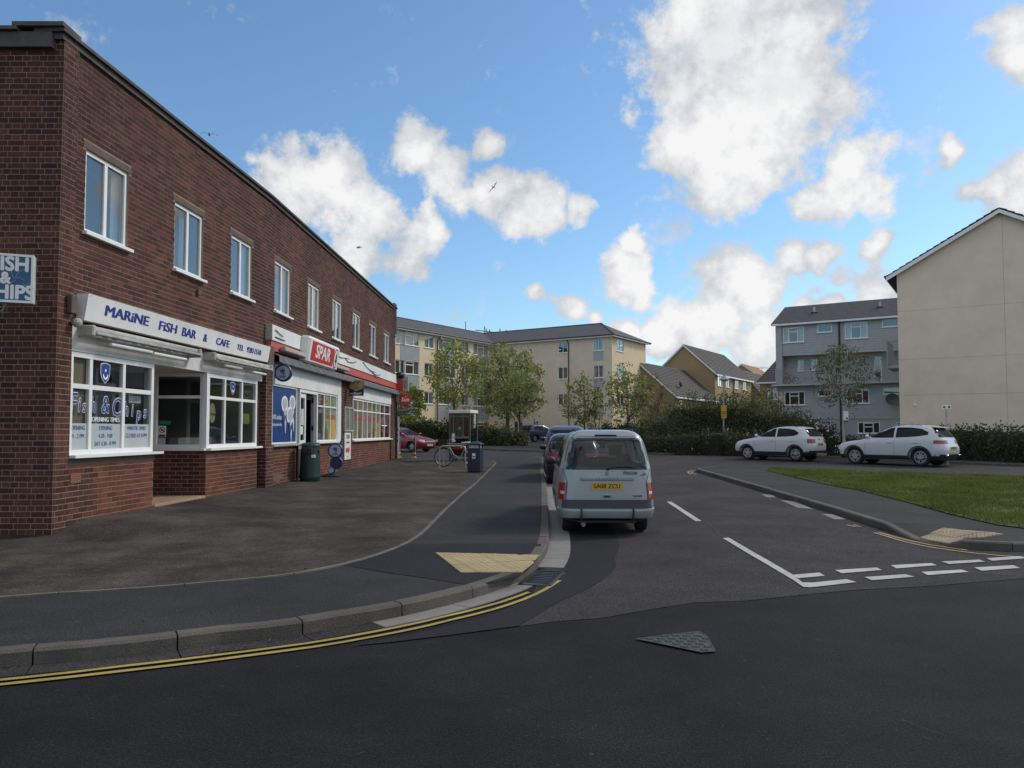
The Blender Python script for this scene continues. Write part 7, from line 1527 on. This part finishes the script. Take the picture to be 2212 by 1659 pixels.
# green litter bin
x, y, z = by_wall(671, .42); lb = thing('litter_bin', 'tall dark green round litter bin before the supermarket door', 'bin', (x, y, z)); k = 1.0
part('body', MB().lathe([(.24, .0), (.26, .02), (.27, .09), (.285, .10), (.285, .16), (.265, .17), (.245, .90), (.262, .91), (.262, .95), (.25, .97), (.20, 1.0), (.001, 1.02)], 28, (0, 0, 0), cap=False), 'green_bin', lb, local=True, smooth=True)
part('opening_frame', MB().bbox(-.12, .12, -.29, -.20, .72, .88, .012), 'green_bin', lb, local=True); part('opening', MB().box(-.10, .10, -.295, -.28, .74, .86), 'black', lb, local=True); part('notice_label', MB().box(.10, .19, -.262, -.20, .62, .70), 'upvc', lb, local=True); part('notice_label', MB().box(-.25, -.18, -.21, -.14, .84, .93), 'upvc', lb, local=True)
part('lock', MB().ball((.27, -.06, .78), .03, .03, .02), 'green_bin', lb, local=True)
# lottery stand
x, y, z = by_wall(716, .45); lt = thing('lottery_stand', 'navy lottery pavement stand of stacked discs beside the green bin', 'sign', (x, y, z))
part('base', MB().lathe([(.30, 0), (.30, .03), (.22, .06), (.06, .08)], 26, (0, 0, 0)), 'black', lt, local=True, smooth=True)
Fl = Frame((x, y), (1, 0)); Fl.n = Vector((0, -1, 0))
def stand_disc(cx, cz, r_, logo, face): disc_sign(Fl, lt, cx, z+cz, r_, logo, face, .05, .10)
stand_disc(.02, .19, .105, False, 'lot_face'); stand_disc(.16, .40, .185, False, 'navy_plastic'); stand_disc(.13, .75, .22, True, 'lot_face')
part('stem', MB().tube([(0, 0, .05), (.02, 0, .17), (.12, 0, .35), (.13, 0, .6)], .03, 8), 'navy_plastic', lt, local=True)
# blue litter bin
x, y, z = on_court(1027, 1020); bb = thing('litter_bin', 'square dark blue litter bin beside the bicycle', 'bin', (x, y, z), R(-14))
part('body', MB().bbox(-.215, .215, -.20, .20, .02, .78, .02), 'bin_blue', bb, local=True); part('plinth', MB().bbox(-.20, .20, -.185, .185, .0, .10, .01), 'bin_blue', bb, local=True)
for sx in (-1, 1):
    for sy in (-1, 1): part('post', MB().bbox(sx*.19-.022, sx*.19+.022, sy*.178-.02, sy*.178+.02, .775, .90, .005), 'bin_blue', bb, local=True)
m = MB(); m.add([(-.235, -.22, .89), (.235, -.22, .89), (.235, .22, .89), (-.235, .22, .89), (-.235, -.22, .93), (.235, -.22, .93), (.235, .22, .93), (-.235, .22, .93), (-.06, -.05, 1.0), (.06, -.05, 1.0), (.06, .05, 1.0), (-.06, .05, 1.0)], [(0, 3, 2, 1), (0, 1, 5, 4), (1, 2, 6, 5), (2, 3, 7, 6), (3, 0, 4, 7), (4, 5, 9, 8), (5, 6, 10, 9), (6, 7, 11, 10), (7, 4, 8, 11), (8, 9, 10, 11)]); part('roof', m, 'bin_blue', bb, local=True)
part('opening', MB().box(-.165, .165, -.18, .18, .785, .885), 'film', bb, local=True); part('label', MB().box(-.05, .06, -.206, -.199, .45, .62), 'upvc', bb, local=True); part('lettering_panel', MB().box(-.035, .045, -.209, -.205, .49, .53), 'black', bb, local=True)
for hh_ in (.2, .77): part('band', MB().box(-.22, .22, -.205, .205, hh_, hh_+.012), 'clad_black', bb, local=True)
# bicycle racks and bicycle
def hoop(label, u0, v0, u1, v1, h=.78):
    a, b = on_court(u0, v0), on_court(u1, v1); A, B = Vector(a), Vector(b); d_ = (B-A).normalized(); pts = [A-Vector((0, 0, .05)), A+Vector((0, 0, h-.14))]+[A+d_*.14*(1-math.cos(t))+Vector((0, 0, h-.14+.14*math.sin(t))) for t in np.linspace(.3, PI/2, 5)]+[B-d_*.14*(1-math.cos(t))+Vector((0, 0, h-.14+.14*math.sin(t))) for t in np.linspace(PI/2, .3, 5)]+[B+Vector((0, 0, h-.14)), B-Vector((0, 0, .05))]
    r_ = thing('bicycle_rack', label, 'bike rack', a); part('hoop', MB().tube(pts, .024, 10), 'steel', r_, smooth=True)
    for q in (A, B): part('foot_plate', MB().lathe([(.06, .0), (.06, .008), (.03, .012)], 14, q), 'steel_dull', r_)
hoop('front steel hoop rack holding the bicycle', 949.5, 1010.5, 1005.5, 1010.5); hoop('rear steel hoop rack behind the bicycle', 958, 1002, 1014, 1003)
a = on_court(958.5, 1007.5); bc = thing('bicycle', 'old step through bicycle with a front basket locked to the racks', 'bicycle', a, R(1.5)); wr = .335; wx = 1.06
for i, xx in enumerate((0, wx)):
    w = part('wheel', MB().tube([(xx+wr*math.cos(t), 0, wr+.01+wr*math.sin(t)) for t in np.linspace(0, 2*PI, 33)], .019, 7, cap=False), 'rubber', bc, local=True, smooth=True); part('rim', MB().tube([(xx+(wr-.028)*math.cos(t), 0, wr+.01+(wr-.028)*math.sin(t)) for t in np.linspace(0, 2*PI, 33)], .010, 6, cap=False), 'steel', w, local=True, smooth=True)
    m = MB()
    for k in range(18): t = 2*PI*k/18; m.tube([(xx, .02*(-1)**k, wr+.01), (xx+(wr-.03)*math.cos(t), 0, wr+.01+(wr-.03)*math.sin(t))], .0022, 3, cap=False)
    part('spokes', m, 'steel_dull', w, local=True, kind='stuff'); part('hub', MB().tube([(xx, -.05, wr+.01), (xx, .05, wr+.01)], .022, 8), 'steel_dull', w, local=True)
    part('mudguard', MB().tube([(xx+(wr+.035)*math.cos(t), 0, wr+.01+(wr+.035)*math.sin(t)) for t in np.linspace(.2 if i == 0 else -.2, 2.6 if i == 0 else 2.4, 14)], .016, 6), 'steel_dull', bc, local=True)
fr = MB(); bbk = (.62, 0, .30); hd_ = (.20, 0, .78); st_ = (.80, 0, .72)
for pl in ([hd_, (.12, 0, .60), (0, 0, wr)], [(.19, 0, .74), (.38, 0, .42), bbk], [(.17, 0, .68), (.34, 0, .36), (.60, 0, .27)], [bbk, st_], [bbk, (wx, .04, wr)], [bbk, (wx, -.04, wr)], [(.77, 0, .62), (wx, .04, wr)], [(.77, 0, .62), (wx, -.04, wr)]): fr.tube(pl, .016, 7)
part('frame', fr, 'steel', bc, local=True, smooth=True); part('seat_post', MB().tube([st_, (.83, 0, .85)], .013, 6), 'steel', bc, local=True)
m = MB(); m.add([(.96, -.10, .86), (.98, 0, .87), (.96, .10, .86), (.80, .05, .875), (.66, .02, .875), (.66, -.02, .875), (.80, -.05, .875), (.96, -.09, .92), (.98, 0, .925), (.96, .09, .92), (.80, .04, .91), (.66, .015, .90), (.66, -.015, .90), (.80, -.04, .91)], [(0, 1, 2, 3, 4, 5, 6), (7, 8, 9, 10, 11, 12, 13)]+[(i, (i+1) % 7, 7+(i+1) % 7, 7+i) for i in range(7)]); part('saddle', m, 'white_board', bc, local=True, smooth=True)
part('stem', MB().tube([hd_, (.215, 0, .97)], .014, 7), 'chrome', bc, local=True); part('handlebar', MB().tube([(.42, -.27, .93), (.30, -.25, 1.0), (.20, -.12, 1.0), (.20, .12, 1.0), (.30, .25, 1.0), (.42, .27, .93)], .013, 7), 'chrome', bc, local=True)
part('basket', MB().add([(-.16, -.13, .74), (.12, -.13, .74), (.12, .13, .74), (-.16, .13, .74), (-.20, -.17, 1.0), (.15, -.17, 1.0), (.15, .17, 1.0), (-.20, .17, 1.0)], [(0, 3, 2, 1), (0, 1, 5, 4), (1, 2, 6, 5), (2, 3, 7, 6), (3, 0, 4, 7)]), pm('dark wicker', (.035, .03, .024), .9, .3, 40), bc, local=True); part('lamp', MB().ball((-.26, 0, .93), .07, .05, .06), 'steel', bc, local=True)
part('chainring', MB().lathe([(.10, -.006), (.10, .006), (.08, .006), (.08, -.006)], 20, (.62, -.05, .30), 'y', cap=False), 'steel_dull', bc, local=True); part('crank', MB().tube([(.62, -.07, .30), (.50, -.08, .20)], .012, 6), 'steel', bc, local=True); part('pedal', MB().bbox(.44, .54, -.16, -.08, .185, .205, .005), 'black', bc, local=True)
# telephone kiosk
x, y = G(1001, 994.5, .12); z = gz(y)+.11; y = y; kx = thing('telephone_kiosk', 'glazed telephone kiosk with white roof and red band', 'phone box', (x, y, z), R(-17)); w = .45; H_ = 2.16
for sx in (-1, 1):
    for sy in (-1, 1): part('corner_post', MB().bbox(sx*w-.035, sx*w+.035, sy*w-.035, sy*w+.035, 0, H_-.12, .006), pm('dark kiosk frame', (.10, .10, .10), .5, metal=.3), kx, local=True)
part('roof', MB().bbox(-w-.045, w+.045, -w-.045, w+.045, H_-.12, H_+.02, .015), 'white_board', kx, local=True); part('roof_band', MB().box(-w-.03, w+.03, -w-.03, w+.03, H_-.15, H_-.122), 'clad_black', kx, local=True)
gk = glass_mat('kiosk glass', (.50, .54, .55), .30)
for nm, a_, b_, c_, d_ in (('front', -w+.035, w-.035, -w-.006, -w+.002), ('rear', -w+.035, w-.035, w-.002, w+.006)):
    part('glass_panel', MB().box(a_, b_, c_, d_, .66, H_-.16), gk, kx, local=True); part('red_band', MB().box(a_, b_, c_-.004, d_+.004, .50, .66), 'red_dark', kx, local=True); part('glass_panel', MB().box(a_, b_, c_, d_, .10, .50), gk, kx, local=True)
for s in (-1, 1): part('glass_panel', MB().box(s*w-.004, s*w+.004, -w+.035, w-.035, .10, H_-.16), gk, kx, local=True)
part('floor', MB().box(-w, w, -w, w, 0, .06), 'concrete', kx, local=True); part('telephone', MB().bbox(-.02, .38, .18, .40, .95, 1.55, .02), 'black', kx, local=True); part('shelf', MB().bbox(-.1, .42, .1, .42, .72, .76, .005), 'steel_dull', kx, local=True); part('lower_box', MB().bbox(.0, .36, -.2, .36, .1, .6, .01), 'film', kx, local=True)
for z0 in (.80, 1.0): part('notice', MB().box(-.36, -.22, -w-.012, -w-.008, z0, z0+.17), 'upvc', kx, local=True)
part('emblem', MB().lathe([(.001, -.004), (.035, -.004), (.035, .004), (.001, .004)], 12, (.08, -w-.014, .58), 'y', cap=False), 'upvc', kx, local=True); part('sticker', MB().lathe([(.06, -.002), (.06, .002), (.035, .002), (.035, -.002)], 14, (.0, -w-.01, 1.40), 'y', cap=False), 'film', kx, local=True)
# bollards
for u, v, lb_ in ((895.5, 989.5, 'black bollard with yellow bands before the red car'), (862.5, 988.5, 'black bollard with yellow bands touching the shop end panel')):
    x, y, z = on_court(u, v); bo = thing('bollard', lb_, 'bollard', (x, y, z), group=None); part('shaft', MB().lathe([(.055, .0), (.055, .94), (.045, .97), (.001, .98)], 14, (0, 0, 0), cap=False), 'black', bo, local=True, smooth=True)
    for z0, z1, mt in ((.03, .10, 'yellow_paint'), (.17, .27, 'yellow_paint'), (.90, .95, 'yellow_paint')): part('yellow_band', MB().lathe([(.058, z0), (.058, z1)], 14, (0, 0, 0)), pm('safety yellow', (.62, .46, .02), .5), bo, local=True, smooth=True)
    part('base_plate', MB().bbox(-.11, .11, -.11, .11, .0, .02, .004), pm('safety yellow', (.62, .46, .02), .5), bo, local=True); part('reflector', MB().box(.02, .06, -.05, -.04, .3, .88), 'old_white', bo, local=True)
# lamp post with yellow notices
x, y = G(1564, 977, .1); z = gz(y)+.1; lp = thing('lamp_post', 'grey lamp post carrying two yellow notices before the thicket', 'lamp post', (x, y, z)); top = at(1566, 822, y).z-z
part('column', MB().tube([(0, 0, -.1), (0, 0, top-1.2), (.04, 0, top-.4), (.07, 0, top+.05)], [.065, .05, .042, .038], 10), 'steel_dull', lp, local=True, smooth=True); part('lantern', MB().lathe([(.05, -.02), (.26, .03), (.27, .10), (.16, .24), (.06, .30), (.06, .36), (.001, .38)], 18, (.08, 0, top-.02), cap=False), 'old_white', lp, local=True, smooth=True)
for v0, v1, lines_ in ((875.6, 888.7, 0), (889.7, 903.3, 1)):
    zt, zb_ = at(1563, v0, y).z-z, at(1563, v1, y).z-z; yn = part('yellow_notice', MB().bbox(-.155, .155, -.08, -.06, zb_, zt, .004), pm('notice yellow', (.58, .34, .03), .6), lp, local=True)
    if lines_:
        part('notice_print', MB().box(-.11, .11, -.084, -.081, zt-.10, zt-.04), 'black', yn, local=True)
        for k in range(3): part('notice_print', MB().box(-.11, .11, -.084, -.081, zt-.18-.05*k, zt-.165-.05*k), 'red_dark', yn, local=True)
part('bracket', MB().lathe([(.075, 2.3), (.075, 2.4)], 12, (0, 0, 0)), 'black', lp, local=True)
# bus stop flag beside the birch
x, y = G(1824.5, 985, .1); z = gz(y)+.1; bs = thing('bus_stop_sign', 'white bus stop flag on a thin pole against the birch', 'sign', (x, y+.15, z)); zt, zb_ = at(1828, 888, y).z-z, at(1828, 908, y).z-z
part('pole', MB().tube([(0, 0, 0), (0, 0, zt+.05)], .035, 8), 'steel_dull', bs, local=True); part('flag', MB().bbox(.04, .29, -.02, .01, zb_, zt, .006), 'white_board', bs, local=True); part('red_tab', MB().bbox(.06, .27, -.02, .01, zb_-.10, zb_-.01, .004), 'red_dark', bs, local=True)
part('symbol', MB().box(.16, .26, -.024, -.021, zb_+.06, zb_+.14), 'clad_black', bs, local=True)
# pole with small plate by the larger white car
x, y = G(2047, 999, .1); z = gz(y)+.1; ps = thing('parking_sign', 'thin pale pole with a small plate on top by the right hedge', 'sign', (x, y, z)); zt = at(2047, 880, y).z-z
part('pole', MB().tube([(0, 0, -.1), (0, 0, zt)], .035, 8), 'old_white', ps, local=True); part('plate', MB().bbox(-.19, .19, -.05, -.03, zt-.07, zt+.09, .004), 'white_board', ps, local=True); part('symbol', MB().box(-.15, -.07, -.054, -.051, zt-.03, zt+.05), 'clad_black', ps, local=True); part('symbol', MB().box(.05, .14, -.054, -.051, zt-.03, zt+.05), 'clad_black', ps, local=True)
# gulls
def gull(label, u, v, D, span, rot, up=.3, roll=0.):
    p = at(u, v, D); g_o = thing('gull', label, 'bird', tuple(p), rot); s = span/2
    m = MB(); m.ball((0, 0, 0), .085*s*1.6, .24*s*1.6, .075*s*1.6, 10, 8); m.ball((0, .30*s*1.3, .03*s), .06*s*1.4, .09*s*1.4, .055*s*1.4, 8, 6); part('body', m, 'gull', g_o, local=True, smooth=True)
    part('tail', MB().add([(-.05*s, -.30*s, 0), (.05*s, -.30*s, 0), (.11*s, -.58*s, .01), (-.11*s, -.58*s, .01), (0, -.35*s, .02)], [(0, 1, 4), (0, 4, 3), (1, 2, 4), (2, 3, 4), (0, 1, 2, 3)]), 'gull', g_o, local=True)
    for q in (-1, 1):
        a = [(0, .14), (.28, .22), (.55, .16), (.80, .02), (1.0, -.22)]; b = [(0, -.14), (.28, -.06), (.55, -.08), (.80, -.14), (1.0, -.24)]
        zz = [0, up*.55, up*.75, up*.35, -up*.4]; vs2 = []
        for i in range(5): vs2 += [(q*a[i][0]*s, a[i][1]*s, zz[i]*s+q*roll*a[i][0]*s), (q*b[i][0]*s, b[i][1]*s, zz[i]*s+q*roll*b[i][0]*s-.01), (q*a[i][0]*s, a[i][1]*s, zz[i]*s+q*roll*a[i][0]*s+.02)]
        fs = []
        for i in range(4): fs += [(3*i, 3*i+1, 3*i+4, 3*i+3), (3*i+2, 3*i+5, 3*i+4, 3*i+1), (3*i, 3*i+3, 3*i+5, 3*i+2)]
        part('wing', MB().add(vs2, fs), 'gull', g_o, local=True)
gull('gull with drooping wings just above the shop roof', 452, 291, 20, .42, R(20), .35)
gull('gull gliding high above the flats near the middle', 1066, 404, 45, .62, R(-35), .25, .9)
gull('gull above the far end of the shop roof', 775, 535, 40, .55, R(75), .35, .3)
# litter scraps
for i, (u, v, s_) in enumerate(((482, 1160+10, .04), (660, 1230, .018), (310, 1345, .015), (1545, 984.5, .06), (470, 1405, .022), (585, 1386, .022), (750, 1315, .018), (1240, 1205, .02), (1490, 1245, .02), (1890, 1063, .05))):
    x, y = G(u, v, .12 if i in (0, 1, 2, 6) else .01); zz = (zc(x, y) if i in (0, 1, 2) else gz(y)+(.115 if i == 6 else (.2 if i == 9 else .012)))+.004; a = rng.uniform(0, 6); c_, s2_ = math.cos(a)*s_, math.sin(a)*s_
    solo('litter_scrap', MB().add([(x-c_, y-s2_, zz), (x+s2_*.6, y-c_*.6, zz+.012), (x+c_, y+s2_, zz+.004), (x-s2_*.5, y+c_*.5, zz+.018)], [(0, 1, 2), (0, 2, 3)]), 'lintel', 'small pale scrap of litter '+('on the forecourt below the fish bar window', 'on the dark footway left of the crossing', 'on the dark footway near the left edge', 'in the gutter of the far kerb', 'in the gutter left of centre', 'at the foot of the kerb near the channel end', 'on the footway above the kerb', 'on the asphalt patch behind the van', 'on the side road near the give way line', 'on the grass')[i], 'litter')
